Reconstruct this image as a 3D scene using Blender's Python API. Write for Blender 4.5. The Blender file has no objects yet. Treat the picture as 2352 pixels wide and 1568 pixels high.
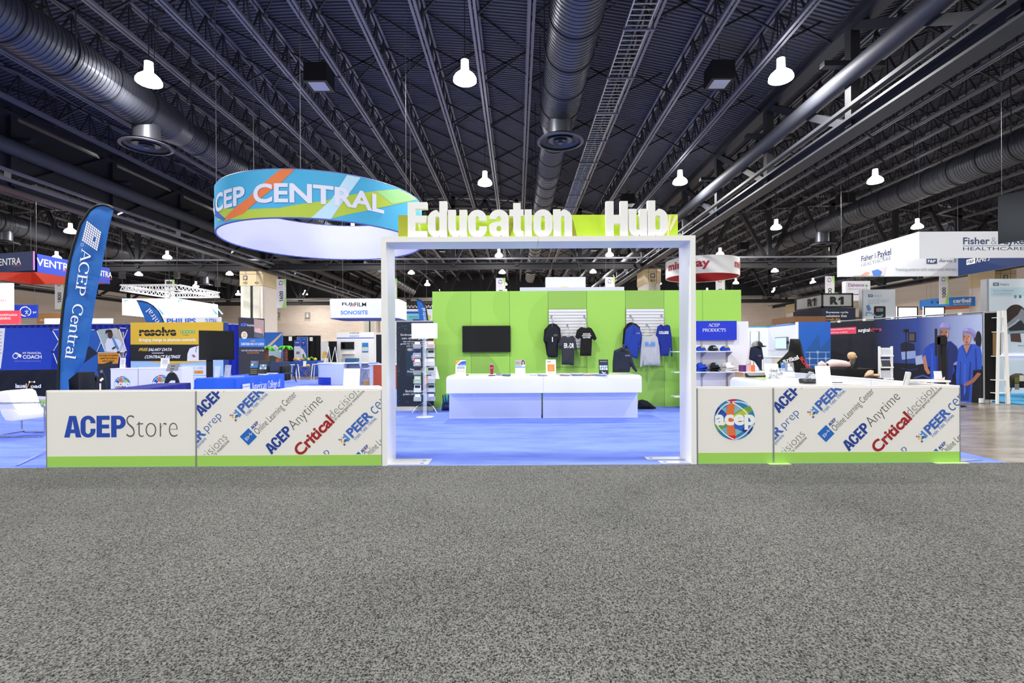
import bpy, bmesh, math, random
from mathutils import Vector, Matrix, geometry
random.seed(7)
SC = bpy.context.scene
COL = SC.collection

# ------------------------------------------------------------------ camera
F, CX, CY, CAMZ = 1160.0, 1188.0, 805.0, 1.5
ROLL = math.atan(0.0055)
cam_d = bpy.data.cameras.new('camera'); cam = bpy.data.objects.new('camera', cam_d); COL.objects.link(cam)
cam_d.sensor_width = 36.0; cam_d.lens = 36.0 * F / 2352.0
cam_d.shift_x = -(CX - 1176) / 2352.0; cam_d.shift_y = (CY - 784) / 2352.0
cam_d.clip_end = 400
cam.location = (0, 0, CAMZ)
cam.rotation_euler = (Matrix.Rotation(math.pi / 2, 4, 'X') @ Matrix.Rotation(-ROLL, 4, 'Z')).to_euler()
SC.camera = cam

# ------------------------------------------------------------------ world + exposure
w = bpy.data.worlds.new('hall_ambient'); SC.world = w; w.use_nodes = True
w.node_tree.nodes['Background'].inputs[0].default_value = (0.93, 0.96, 1.0, 1)
w.node_tree.nodes['Background'].inputs[1].default_value = 0.55
SC.view_settings.view_transform = 'Standard'; SC.view_settings.look = 'None'
SC.view_settings.exposure = 0.16; SC.view_settings.gamma = 1.0
SC.view_settings.use_curve_mapping = False
LAMP_W = 560.0

# ------------------------------------------------------------------ helpers
def lin(c):
    return c / 12.92 if c <= 0.04045 else ((c + 0.055) / 1.055) ** 2.4
def hexc(h):
    h = h.lstrip('#')
    return tuple(lin(int(h[i:i + 2], 16) / 255) for i in (0, 2, 4)) + (1,)
MATS = {}
def M(col, rough=0.55, metal=0.0, emit=0.0, var=0.04, scale=30.0, alpha=1.0, bump=0.0, spec=0.5):
    key = (col, rough, metal, emit, var, scale, alpha, bump, spec)
    if key in MATS: return MATS[key]
    m = bpy.data.materials.new('m_' + col.strip('#') + '_%d' % len(MATS)); m.use_nodes = True
    nt = m.node_tree; b = nt.nodes['Principled BSDF']
    c = hexc(col)
    b.inputs['Base Color'].default_value = c
    b.inputs['Roughness'].default_value = rough; b.inputs['Metallic'].default_value = metal
    b.inputs['Specular IOR Level'].default_value = spec
    if emit:
        b.inputs['Emission Color'].default_value = c; b.inputs['Emission Strength'].default_value = emit
    elif var or bump:
        tc = nt.nodes.new('ShaderNodeTexCoord'); n = nt.nodes.new('ShaderNodeTexNoise')
        n.inputs['Scale'].default_value = scale; n.inputs['Detail'].default_value = 3
        nt.links.new(tc.outputs['Object'], n.inputs['Vector'])
        if var:
            mx = nt.nodes.new('ShaderNodeMix'); mx.data_type = 'RGBA'
            mx.inputs[6].default_value = tuple(x * (1 - var) for x in c[:3]) + (1,)
            mx.inputs[7].default_value = tuple(min(1, x * (1 + var)) for x in c[:3]) + (1,)
            nt.links.new(n.outputs['Fac'], mx.inputs[0]); nt.links.new(mx.outputs[2], b.inputs['Base Color'])
        if bump:
            bp = nt.nodes.new('ShaderNodeBump'); bp.inputs['Strength'].default_value = bump; bp.inputs['Distance'].default_value = 0.01
            nt.links.new(n.outputs['Fac'], bp.inputs['Height']); nt.links.new(bp.outputs[0], b.inputs['Normal'])
    if alpha < 1:
        b.inputs['Alpha'].default_value = alpha
    MATS[key] = m
    return m
def P_(col, **k): return M(col, rough=k.pop('rough', 0.6), var=0.0, **k)   # flat print ink

C_, S_ = math.cos(ROLL), math.sin(ROLL)
CAM = Vector((0, 0, CAMZ))
def ray(px, py):
    dx, dy = px - CX, CY - py
    return Vector(((dx * C_ + dy * S_) / F, 1.0, (-dx * S_ + dy * C_) / F))
def P(px, py, Y): return CAM + ray(px, py) * Y
def G(px, py, z=0.0):
    r = ray(px, py); return CAM + r * ((z - CAMZ) / r.z)

class Fr:
    """a flat frame: origin o, right u, up v, outward normal n"""
    def __init__(s, o, u=(1, 0, 0), v=(0, 0, 1)):
        s.o = Vector(o); s.u = Vector(u).normalized(); s.v = Vector(v).normalized(); s.n = s.u.cross(s.v)
    def pt(s, a, b, d=0.0): return s.o + s.u * a + s.v * b + s.n * d
    def uv(s, px, py):
        r = ray(px, py); t = (s.o - CAM).dot(s.n) / r.dot(s.n); q = CAM + r * t - s.o
        return q.dot(s.u), q.dot(s.v)
    def box(s, x0, y0, x1, y1):
        xm, ym = (x0 + x1) / 2, (y0 + y1) / 2
        return s.uv(x0, ym)[0], s.uv(xm, y1)[1], s.uv(x1, ym)[0], s.uv(xm, y0)[1]
    def poly(s, pts): return [s.uv(*p) for p in pts]
    def sub(s, a, b, ang=0.0):
        c, t = math.cos(ang), math.sin(ang)
        return Fr(s.pt(a, b), s.u * c + s.v * t, s.v * c - s.u * t)
def wallf(p0, p1, z=0.0):
    p0 = Vector(p0); p1 = Vector(p1); return Fr((p0.x, p0.y, z), (p1.x - p0.x, p1.y - p0.y, 0))

WO = {}
def link(o, parent=None, loc=(0, 0, 0)):
    COL.objects.link(o)
    loc = Vector(loc)
    if parent is not None:
        o.parent = parent; WO[o.name] = WO[parent.name].copy()
    else:
        o.location = loc; WO[o.name] = loc.copy()
    return o
def tag(o, label, cat, group=None, kind=None):
    o['label'] = label; o['category'] = cat
    if group: o['group'] = group
    if kind: o['kind'] = kind
    return o
def thing(name, label, cat, loc=(0, 0, 0), group=None, kind=None):
    o = bpy.data.objects.new(name, None); o.empty_display_size = 0.1
    link(o, None, loc); return tag(o, label, cat, group, kind)
def struct(o, label=None):
    o['kind'] = 'structure'
    if label: o['label'] = label
    return o

class MB:
    def __init__(s): s.v = []; s.f = []
    def add(s, vs, fs):
        k = len(s.v); s.v += [Vector(q) for q in vs]; s.f += [tuple(i + k for i in f) for f in fs]; return s
    BF = [(0, 3, 2, 1), (4, 5, 6, 7), (0, 1, 5, 4), (1, 2, 6, 5), (2, 3, 7, 6), (3, 0, 4, 7)]
    def box(s, x0, y0, z0, x1, y1, z1):
        return s.add([(x0, y0, z0), (x1, y0, z0), (x1, y1, z0), (x0, y1, z0), (x0, y0, z1), (x1, y0, z1), (x1, y1, z1), (x0, y1, z1)], MB.BF)
    def obox(s, fr, a0, b0, d0, a1, b1, d1):
        return s.add([fr.pt(*q) for q in ((a0, b0, d0), (a1, b0, d0), (a1, b1, d0), (a0, b1, d0), (a0, b0, d1), (a1, b0, d1), (a1, b1, d1), (a0, b1, d1))], MB.BF)
    def bar(s, p0, p1, w, h=None, up=(0, 0, 1)):
        p0 = Vector(p0); p1 = Vector(p1); h = h or w; d = (p1 - p0).normalized(); up = Vector(up)
        if abs(d.dot(up)) > 0.97: up = Vector((1, 0, 0))
        x = d.cross(up).normalized(); y = x.cross(d)
        vs = [p + x * (w / 2 * a) + y * (h / 2 * b) for p in (p0, p1) for a, b in ((-1, -1), (1, -1), (1, 1), (-1, 1))]
        return s.add(vs, MB.BF)
    def cyl(s, p0, p1, r0, r1=None, n=10, caps=True):
        p0 = Vector(p0); p1 = Vector(p1); r1 = r0 if r1 is None else r1
        d = (p1 - p0).normalized(); a = Vector((0, 0, 1)) if abs(d.z) < 0.9 else Vector((1, 0, 0))
        x = d.cross(a).normalized(); y = d.cross(x)
        vs = [p + (x * math.cos(2 * math.pi * i / n) + y * math.sin(2 * math.pi * i / n)) * r for p, r in ((p0, r0), (p1, r1)) for i in range(n)]
        fs = [(i, (i + 1) % n, n + (i + 1) % n, n + i) for i in range(n)]
        if caps: fs += [tuple(range(n))[::-1], tuple(range(n, 2 * n))]
        return s.add(vs, fs)
    def tube(s, pts, r, n=8, closed=False):
        pts = [Vector(p) for p in pts]; m = len(pts); vs = []; up = None
        for i, p in enumerate(pts):
            a = pts[(i - 1) % m] if (i or closed) else p; b = pts[(i + 1) % m] if (i < m - 1 or closed) else p
            d = (b - a).normalized()
            if up is None:
                up = Vector((0, 0, 1)) if abs(d.z) < 0.9 else Vector((1, 0, 0))
            x = d.cross(up)
            if x.length < 1e-4: x = d.cross(Vector((0.3, 0.9, 0.1)))
            x.normalize(); up = x.cross(d).normalized()
            rr = r[i] if isinstance(r, (list, tuple)) else r
            vs += [p + (x * math.cos(2 * math.pi * k / n) + up * math.sin(2 * math.pi * k / n)) * rr for k in range(n)]
        fs = []
        for i in range(m if closed else m - 1):
            j = (i + 1) % m
            fs += [(i * n + k, i * n + (k + 1) % n, j * n + (k + 1) % n, j * n + k) for k in range(n)]
        if not closed: fs += [tuple(range(n))[::-1], tuple(range((m - 1) * n, m * n))]
        return s.add(vs, fs)
    def lathe(s, c, prof, n=20, caps=True):
        c = Vector(c)
        vs = [c + Vector((r * math.cos(2 * math.pi * k / n), r * math.sin(2 * math.pi * k / n), z)) for r, z in prof for k in range(n)]
        fs = [(i * n + k, i * n + (k + 1) % n, (i + 1) * n + (k + 1) % n, (i + 1) * n + k) for i in range(len(prof) - 1) for k in range(n)]
        if caps: fs += [tuple(range(n))[::-1], tuple(range((len(prof) - 1) * n, len(prof) * n))]
        return s.add(vs, fs)
    def poly(s, fr, pts, d=0.003):
        return s.add([fr.pt(a, b, d) for a, b in pts], [tuple(range(len(pts)))])
    def rect(s, fr, x0, y0, x1, y1, d=0.003): return s.poly(fr, [(x0, y0), (x1, y0), (x1, y1), (x0, y1)], d)
    def prism(s, fr, pts, d0, d1):
        n = len(pts); k = len(s.v)
        s.v += [fr.pt(a, b, d0) for a, b in pts] + [fr.pt(a, b, d1) for a, b in pts]
        s.f += [tuple(k + i for i in range(n))[::-1], tuple(k + n + i for i in range(n))]
        s.f += [(k + i, k + (i + 1) % n, k + n + (i + 1) % n, k + n + i) for i in range(n)]
        return s
    def ribbon(s, fr, pts, wd, d0, d1=None, closed=False, nib=None):
        m = len(pts); L = []; R = []
        for i, p in enumerate(pts):
            a = pts[(i - 1) % m] if (i or closed) else p; b = pts[(i + 1) % m] if (i < m - 1 or closed) else p
            dx, dy = b[0] - a[0], b[1] - a[1]; l = math.hypot(dx, dy) or 1; dx /= l; dy /= l
            ww = (nib + (wd - nib) * abs(dy)) if nib is not None else wd
            if 0 < i < m - 1 or closed:
                e1 = (p[0] - a[0], p[1] - a[1]); l1 = math.hypot(*e1) or 1
                co = abs((e1[0] * dx + e1[1] * dy) / l1); ww = ww / max(co, 0.5)
            L.append((p[0] - dy * ww / 2, p[1] + dx * ww / 2)); R.append((p[0] + dy * ww / 2, p[1] - dx * ww / 2))
        k = len(s.v); q = m if closed else m - 1
        s.v += [fr.pt(*p, d0) for p in L] + [fr.pt(*p, d0) for p in R]
        s.f += [(k + i, k + (i + 1) % m, k + m + (i + 1) % m, k + m + i) for i in range(q)]
        if d1 is not None:
            k2 = len(s.v); s.v += [fr.pt(*p, d1) for p in L] + [fr.pt(*p, d1) for p in R]
            s.f += [(k2 + i, k2 + (i + 1) % m, k2 + m + (i + 1) % m, k2 + m + i) for i in range(q)]
            for o in (0, m): s.f += [(k + o + i, k + o + (i + 1) % m, k2 + o + (i + 1) % m, k2 + o + i) for i in range(q)]
            if not closed:
                for i in (0, m - 1): s.f.append((k + i, k + m + i, k2 + m + i, k2 + i))
        return s
    def build(s, name, mat, parent=None, loc=(0, 0, 0), smooth=None, recalc=True):
        me = bpy.data.meshes.new(name)
        o = bpy.data.objects.new(name, me); link(o, parent, loc)
        off = WO[o.name]
        me.from_pydata([v - off for v in s.v], [], s.f)
        if recalc:
            b = bmesh.new(); b.from_mesh(me); bmesh.ops.recalc_face_normals(b, faces=b.faces); b.to_mesh(me); b.free()
        if mat: me.materials.append(mat)
        if smooth:
            me.shade_smooth()
            if smooth is not True: me.set_sharp_from_angle(angle=math.radians(smooth))
        return o
    def solo(s, name, label, cat, mat, loc, group=None, kind=None, smooth=None):
        o = s.build(name, mat, None, loc, smooth); return tag(o, label, cat, group, kind)
def copy_tree(o, loc=None, parent=None):
    c = o.copy(); COL.objects.link(c)
    if parent is not None: c.parent = parent
    if loc is not None: c.location = loc; WO[c.name] = Vector(loc)
    for ch in list(o.children): copy_tree(ch, None, c)
    return c
def circ(cx, cy, rx, ry=None, a0=0, a1=360, n=24):
    ry = rx if ry is None else ry
    full = abs(a1 - a0) >= 360; m = n if full else n + 1
    return [(cx + rx * math.cos(math.radians(a0 + (a1 - a0) * i / n)), cy + ry * math.sin(math.radians(a0 + (a1 - a0) * i / n))) for i in range(m)]
def rrect(x0, y0, x1, y1, r, n=5):
    out = []
    for cx, cy, a in ((x1 - r, y0 + r, -90), (x1 - r, y1 - r, 0), (x0 + r, y1 - r, 90), (x0 + r, y0 + r, 180)):
        out += [(cx + r * math.cos(math.radians(a + 90 * i / n)), cy + r * math.sin(math.radians(a + 90 * i / n))) for i in range(n + 1)]
    return out

# ---- lettering: built-in sans, and a drawn serif
_tc = {}
def glyphs(s, bold):
    k = (s, bold)
    if k not in _tc:
        c = bpy.data.curves.new('lettering', 'FONT'); c.body = s; c.offset = bold; c.resolution_u = 4; c.space_line = 1.0
        o = bpy.data.objects.new('lettering', c); me = bpy.data.meshes.new_from_object(o)
        vs = [(v.co.x, v.co.y) for v in me.vertices]; fs = [tuple(p.vertices) for p in me.polygons]
        bpy.data.objects.remove(o); bpy.data.meshes.remove(me); bpy.data.curves.remove(c)
        xs = [v[0] for v in vs] or [0, 1]; ys = [v[1] for v in vs] or [0, 1]
        x0, x1, y0, y1 = min(xs), max(xs), min(ys), max(ys)
        _tc[k] = ([((x - x0) / max(x1 - x0, 1e-6), (y - y0) / max(y1 - y0, 1e-6)) for x, y in vs], fs)
    return _tc[k]
def A(cx, cy, rx, ry, a0, a1, n=12): return circ(cx, cy, rx, ry, a0, a1, n)
SERIF = {  # strokes in a unit cap height; last value the advance
 'A': ([[(.02, 0), (.36, 1)], [(.36, 1), (.70, 0)], [(.14, .35), (.58, .35)]], [(-.06, .16, 0), (.56, .84, 0)], .80),
 'C': ([A(.45, .5, .38, .5, 45, 315, 18), [(.72, .68), (.72, .95)]], [], .84),
 'E': ([[(.16, 0), (.16, 1)], [(.16, .98), (.62, .98)], [(.16, .52), (.5, .52)], [(.16, .02), (.66, .02)], [(.61, .8), (.61, .99)], [(.65, 0), (.65, .2)], [(.5, .42), (.5, .62)]], [(.02, .2, 1), (.02, .2, 0)], .74),
 'P': ([[(.16, 0), (.16, 1)], [(.16, .98), (.38, .98)] + A(.38, .73, .24, .25, 90, -90) + [(.16, .48)]], [(.02, .32, 0), (.02, .2, 1)], .70),
 'R': ([[(.16, 0), (.16, 1)], [(.16, .98), (.38, .98)] + A(.38, .74, .23, .24, 90, -90) + [(.16, .5)], [(.38, .5), (.74, 0)]], [(.02, .32, 0), (.02, .2, 1), (.66, .84, 0)], .80),
 'O': ([A(.46, .5, .40, .5, 0, 360, 28)], [], .92),
 'D': ([[(.16, 0), (.16, 1)], [(.16, .98), (.38, .98)] + A(.38, .5, .40, .48, 90, -90, 16) + [(.16, .02)]], [(.02, .2, 0), (.02, .2, 1)], .88),
 'U': ([[(.16, 1), (.16, .3)] + A(.42, .3, .26, .3, 180, 360, 12) + [(.68, 1)]], [(.02, .32, 1), (.56, .8, 1)], .84),
 'T': ([[(.36, 0), (.36, 1)], [(.04, .98), (.68, .98)], [(.05, .78), (.05, .99)], [(.67, .78), (.67, .99)]], [(.22, .5, 0)], .72),
 'S': ([A(.3, .75, .22, .24, 30, 270, 12) + A(.3, .25, .24, .25, 90, -150, 12), [(.5, .74), (.5, .96)]], [], .60),
 'I': ([[(.16, 0), (.16, 1)]], [(.02, .32, 0), (.02, .32, 1)], .36),
 'e': ([[(.1, .36), (.52, .36)], A(.32, .33, .24, .34, 5, 320, 18)], [], .62),
 'n': ([[(.14, 0), (.14, .66)], [(.14, .5)] + A(.34, .48, .2, .19, 160, 0, 8) + [(.54, 0)]], [(.02, .28, 0), (.42, .68, 0), (.02, .14, .65)], .70),
 't': ([[(.2, .9), (.2, .15)] + A(.34, .15, .14, .15, 180, 300, 6), [(.04, .64), (.42, .64)]], [], .46),
 'r': ([[(.14, 0), (.14, .66)], [(.14, .46)] + A(.34, .44, .2, .22, 150, 60, 6)], [(.02, .3, 0), (.02, .14, .65)], .48),
 'a': ([A(.28, .46, .18, .2, 150, 0, 8) + [(.46, .08), (.58, .02)], A(.28, .18, .19, .19, 0, 360, 16)], [], .62),
 'l': ([[(.14, 0), (.14, 1.04)]], [(.0, .28, 0), (.0, .14, 1.03)], .32),
 'm': ([[(.14, 0), (.14, .66)], [(.14, .5)] + A(.32, .48, .18, .19, 160, 0, 8) + [(.5, 0)], [(.5, .5)] + A(.68, .48, .18, .19, 160, 0, 8) + [(.86, 0)]], [(.02, .26, 0), (.38, .62, 0), (.74, 1.0, 0)], 1.02),
 'i': ([[(.14, 0), (.14, .66)], [(.14, .82), (.14, .96)]], [(.0, .28, 0), (.0, .14, .65)], .32),
 'c': ([A(.32, .33, .24, .34, 50, 315, 14)], [], .58),
 'o': ([A(.32, .33, .26, .34, 0, 360, 20)], [], .66),
 'g': ([A(.28, .44, .19, .21, 0, 360, 16), A(.28, -.12, .24, .16, 0, 360, 16), [(.16, .25), (.14, .08), (.4, .03)]], [], .60),
 'f': ([[(.16, 0), (.16, .84)] + A(.32, .84, .16, .16, 180, 50, 6), [(.02, .64), (.36, .64)]], [(.02, .32, 0)], .40),
 'd': ([A(.28, .33, .2, .34, 0, 360, 16), [(.48, 0), (.48, 1.0)]], [(.36, .48, 1)], .64),
 'u': ([[(.14, .64), (.14, .18)] + A(.32, .18, .18, .18, 180, 350, 8), [(.52, 0), (.52, .65)]], [(.02, .14, .65), (.4, .52, .65)], .68),
 's': ([A(.24, .5, .15, .16, 30, 270, 10) + A(.24, .17, .17, .17, 90, -150, 10)], [], .48),
 'h': ([[(.14, 0), (.14, 1.0)], [(.14, .5)] + A(.34, .48, .2, .19, 160, 0, 8) + [(.54, 0)]], [(.02, .28, 0), (.42, .68, 0)], .70),
 'p': ([[(.14, -.3), (.14, .66)], A(.34, .33, .2, .34, 0, 360, 16)], [(.02, .28, -.3)], .66),
 'y': ([[(.04, .64), (.28, .02)], [(.5, .64), (.22, -.14), (.06, -.26)]], [(-.02, .14, .65), (.4, .58, .65)], .58),
 'b': ([[(.14, 0), (.14, 1)], A(.34, .33, .2, .34, 0, 360, 16)], [(.02, .14, 1)], .64),
 'v': ([[(.04, .64), (.28, .0)], [(.28, 0), (.52, .64)]], [(-.04, .14, .65), (.42, .6, .65)], .58),
 'w': ([[(.04, .64), (.22, 0)], [(.22, 0), (.42, .6)], [(.42, .6), (.6, 0)], [(.6, 0), (.8, .64)]], [(-.04, .14, .65), (.7, .88, .65)], .86),
 'k': ([[(.14, 0), (.14, 1)], [(.14, .28), (.46, .64)], [(.24, .38), (.54, 0)]], [(.02, .28, 0), (.44, .66, 0)], .66),
 'B': ([[(.16, 0), (.16, 1)], [(.16, .98), (.36, .98)] + A(.36, .76, .2, .22, 90, -90) + [(.16, .54)], [(.16, .52), (.38, .52)] + A(.38, .27, .24, .25, 90, -90) + [(.16, .02)]], [(.02, .2, 0), (.02, .2, 1)], .74),
 ',': ([[(.1, .06), (.06, -.12)]], [], .26), '.': ([[(.1, 0), (.1, .1)]], [], .26), '-': ([[(.04, .32), (.34, .32)]], [], .38), ' ': ([], [], .32)}
def serif_mesh(s, heavy=.13):
    mb = MB(); fr = Fr((0, 0, 0), (1, 0, 0), (0, 1, 0)); x = 0
    for ch in s:
        nz = 0
        st, se, adv = SERIF.get(ch, SERIF['o'])
        for p in st:
            nz += 1
            closed = len(p) > 3 and math.hypot(p[0][0] - p[-1][0], p[0][1] - p[-1][1]) < 0.12 and len(p) in (16, 20, 28)
            hv = heavy if ch != 'A' or p is not st[0] else heavy * .45
            mb.ribbon(fr, [(a + x, b) for a, b in p], hv, nz * .0003, closed=closed, nib=.055)
        for a, b, y in se: nz += 1; mb.ribbon(fr, [(x + a, y + (.02 if y < .5 else -.02)), (x + b, y + (.02 if y < .5 else -.02))], .05, nz * .0003)
        x += adv
    xs = [v.x for v in mb.v]; ys = [v.y for v in mb.v]
    x0, x1, y0, y1 = min(xs), max(xs), min(ys), max(ys)
    return [((v.x - x0) / (x1 - x0), (v.y - y0) / (y1 - y0), v.z) for v in mb.v], mb.f
def heavy_mesh(s):
    """heavy condensed capitals A C E P drawn as outlines"""
    G_ = {'A': ([[(0, 0), (.245, 0), (.285, .2), (.49, .2), (.53, 0), (.776, 0), (.545, 1), (.235, 1)], [(.32, .37), (.385, .8), (.455, .37)]], .745),
          'C': ([[(.675, .655)] + circ(.3375, .68, .3375, .33, 0, 180, 10) + circ(.3375, .32, .3375, .33, 180, 360, 10) + [(.675, .4), (.45, .4)] + circ(.3375, .29, .1125, .13, 0, -180, 8) + circ(.3375, .71, .1125, .13, 180, 0, 8) + [(.45, .655)]], .725),
          'E': ([[(0, 0), (.6, 0), (.6, .19), (.24, .19), (.24, .41), (.565, .41), (.565, .59), (.24, .59), (.24, .81), (.59, .81), (.59, 1), (0, 1)]], .66),
          'P': ([[(0, 0), (.24, 0), (.24, .385), (.36, .385)] + circ(.36, .6925, .3, .3075, -90, 90, 12) + [(0, 1)], [(.24, .83)] + circ(.35, .695, .09, .135, 90, -90, 8) + [(.24, .56)]], .68)}
    vs = []; fs = []; x = 0
    for ch in s:
        loops, adv = G_[ch]; k = len(vs); tri = geometry.tessellate_polygon([[Vector((a, b, 0)) for a, b in l] for l in loops])
        vs += [(x + a, b) for l in loops for a, b in l]; fs += [tuple(k + i for i in t) for t in tri]; x += adv
    x1 = max(v[0] for v in vs); return [(a / x1, b) for a, b in vs], fs
def T(fr, s, box, mat, parent, bold=0.0, off=0.004, shear=0.0, clip=None, thick=0.0, serif=False, name='lettering', bend=None, cut=None, heavy=False):
    """lettering whose ink fills box=(u0,v0,u1,v1) of the frame"""
    vs, fs = serif_mesh(s) if serif else (heavy_mesh(s) if heavy else glyphs(s, bold))
    u0, v0, u1, v1 = box
    me = bpy.data.meshes.new(name); o = bpy.data.objects.new(name, me); link(o, parent)
    me.from_pydata([(u0 + (q[0] + shear * (q[1] - .5)) * (u1 - u0), v0 + q[1] * (v1 - v0), q[2] if len(q) > 2 else 0) for q in vs], [], fs)
    if clip or thick or cut:
        b = bmesh.new(); b.from_mesh(me)
        for co, no in (clip or []):
            bmesh.ops.bisect_plane(b, geom=b.verts[:] + b.edges[:] + b.faces[:], plane_co=(co[0], co[1], 0), plane_no=(no[0], no[1], 0), clear_outer=True)
        if cut:
            k = u0
            while k < u1:
                bmesh.ops.bisect_plane(b, geom=b.verts[:] + b.edges[:] + b.faces[:], plane_co=(k, 0, 0), plane_no=(1, 0, 0)); k += cut
        if thick:
            r = bmesh.ops.extrude_face_region(b, geom=b.faces[:])
            bmesh.ops.translate(b, vec=(0, 0, thick), verts=[g for g in r['geom'] if isinstance(g, bmesh.types.BMVert)])
            bmesh.ops.recalc_face_normals(b, faces=b.faces)
        b.to_mesh(me); b.free()
    wo = WO[o.name]
    for v in me.vertices:
        v.co = (bend(v.co.x, v.co.y, off + v.co.z) if bend else fr.pt(v.co.x, v.co.y, off + v.co.z)) - wo
    me.materials.append(mat)
    return o
def TP(fr, s, x0, y0, x1, y1, mat, parent, **k): return T(fr, s, fr.box(x0, y0, x1, y1), mat, parent, **k)
def PR(fr, pts, mat, parent, name='print', d=0.003):
    """flat printed patch given by its outline in photo pixels on the frame"""
    return MB().poly(fr, fr.poly(pts), d).build(name, mat, parent, recalc=False)
def RP(fr, x0, y0, x1, y1, mat, parent, name='print', d=0.003):
    u0, v0, u1, v1 = fr.box(x0, y0, x1, y1); return MB().rect(fr, u0, v0, u1, v1, d).build(name, mat, parent, recalc=False)
# ------------------------------------------------------------------ palette
WHITE = M('#f4f4f2', rough=0.35, var=0.01); WARM = M('#f1efe9', rough=0.5, var=0.01); GREEN = M('#a2d75c', rough=0.7, var=0.02)
LIME = M('#b9d92a', rough=0.6, var=0.02); BLACK = M('#0d0d10', rough=0.45); STEEL = M('#3a3b42', rough=0.5, metal=0.3, var=0.1)
DARKST = M('#26272d', rough=0.6, var=0.1); CHORD = M('#7c7c86', rough=0.45, metal=0.3, var=0.08); CHROME = M('#c9ccd2', rough=0.18, metal=1.0)
DUCT = M('#55575f', rough=0.42, metal=0.55, var=0.08, scale=4); ALU = M('#b9bbbf', rough=0.35, metal=0.8)
SCREEN = M('#0b0c0f', rough=0.12, var=0.0); ROYAL = M('#1330c9', rough=0.7); NAVY = M('#10204f', rough=0.7); CLEAR = M('#eef2f5', rough=0.08, alpha=0.28, var=0.0)
TAN = M('#c9b48f', rough=0.7, var=0.06, scale=3); STONE = M('#d8cdc6', rough=0.7, var=0.06, scale=3)
INK_B = P_('#1645b0'); INK_DB = P_('#153c98'); INK_G = P_('#55575a'); INK_K = P_('#111114'); INK_W = P_('#f7f7f7'); INK_R = P_('#a3181f')

# ------------------------------------------------------------------ floor materials
def node_mat(name):
    m = bpy.data.materials.new(name); m.use_nodes = True
    return m, m.node_tree, m.node_tree.nodes['Principled BSDF'], m.node_tree.links
def carpet_grey(name, dark, light, sc=85):
    m, nt, b, L = node_mat(name)
    tc = nt.nodes.new('ShaderNodeTexCoord')
    n = nt.nodes.new('ShaderNodeTexNoise'); n.inputs['Scale'].default_value = sc; n.inputs['Detail'].default_value = 3; n.inputs['Roughness'].default_value = 0.7
    mp = nt.nodes.new('ShaderNodeMapping'); mp.inputs['Scale'].default_value = (1, 0.8, 1)
    L.new(tc.outputs['Object'], mp.inputs[0]); L.new(mp.outputs[0], n.inputs['Vector'])
    r = nt.nodes.new('ShaderNodeValToRGB'); r.color_ramp.elements[0].position = 0.38; r.color_ramp.elements[1].position = 0.62
    r.color_ramp.elements[0].color = hexc(dark); r.color_ramp.elements[1].color = hexc(light)
    L.new(n.outputs['Fac'], r.inputs[0])
    n2 = nt.nodes.new('ShaderNodeTexNoise'); n2.inputs['Scale'].default_value = 0.7; n2.inputs['Detail'].default_value = 4
    L.new(tc.outputs['Object'], n2.inputs['Vector'])
    mr = nt.nodes.new('ShaderNodeMapRange'); mr.inputs['From Min'].default_value = .3; mr.inputs['From Max'].default_value = .7; mr.inputs['To Min'].default_value = .88; mr.inputs['To Max'].default_value = 1.08
    L.new(n2.outputs['Fac'], mr.inputs[0])
    mx = nt.nodes.new('ShaderNodeMix'); mx.data_type = 'RGBA'; mx.blend_type = 'MULTIPLY'; mx.inputs[0].default_value = 1
    L.new(r.outputs[0], mx.inputs[6]); L.new(mr.outputs[0], mx.inputs[7]); L.new(mx.outputs[2], b.inputs['Base Color'])
    bp = nt.nodes.new('ShaderNodeBump'); bp.inputs['Strength'].default_value = 0.6; bp.inputs['Distance'].default_value = 0.006
    L.new(n.outputs['Fac'], bp.inputs['Height']); L.new(bp.outputs[0], b.inputs['Normal'])
    b.inputs['Roughness'].default_value = 0.95; b.inputs['Specular IOR Level'].default_value = 0.1
    return m
def carpet_blue(name, c0, c1):
    m, nt, b, L = node_mat(name)
    tc = nt.nodes.new('ShaderNodeTexCoord'); mp = nt.nodes.new('ShaderNodeMapping'); mp.inputs['Scale'].default_value = (0.5, 2.2, 1)
    L.new(tc.outputs['Object'], mp.inputs[0])
    n = nt.nodes.new('ShaderNodeTexNoise'); n.inputs['Scale'].default_value = 1.6; n.inputs['Detail'].default_value = 6; n.inputs['Roughness'].default_value = 0.65
    L.new(mp.outputs[0], n.inputs['Vector'])
    r = nt.nodes.new('ShaderNodeValToRGB'); r.color_ramp.elements[0].position = 0.3; r.color_ramp.elements[1].position = 0.55
    r.color_ramp.elements[0].color = hexc(c0); r.color_ramp.elements[1].color = hexc(c1)
    L.new(n.outputs['Fac'], r.inputs[0]); L.new(r.outputs[0], b.inputs['Base Color'])
    n3 = nt.nodes.new('ShaderNodeTexNoise'); n3.inputs['Scale'].default_value = 150; L.new(tc.outputs['Object'], n3.inputs['Vector'])
    bp = nt.nodes.new('ShaderNodeBump'); bp.inputs['Strength'].default_value = 0.35; bp.inputs['Distance'].default_value = 0.004
    L.new(n3.outputs['Fac'], bp.inputs['Height']); L.new(bp.outputs[0], b.inputs['Normal'])
    b.inputs['Roughness'].default_value = 0.95; b.inputs['Specular IOR Level'].default_value = 0.1
    return m
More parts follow.
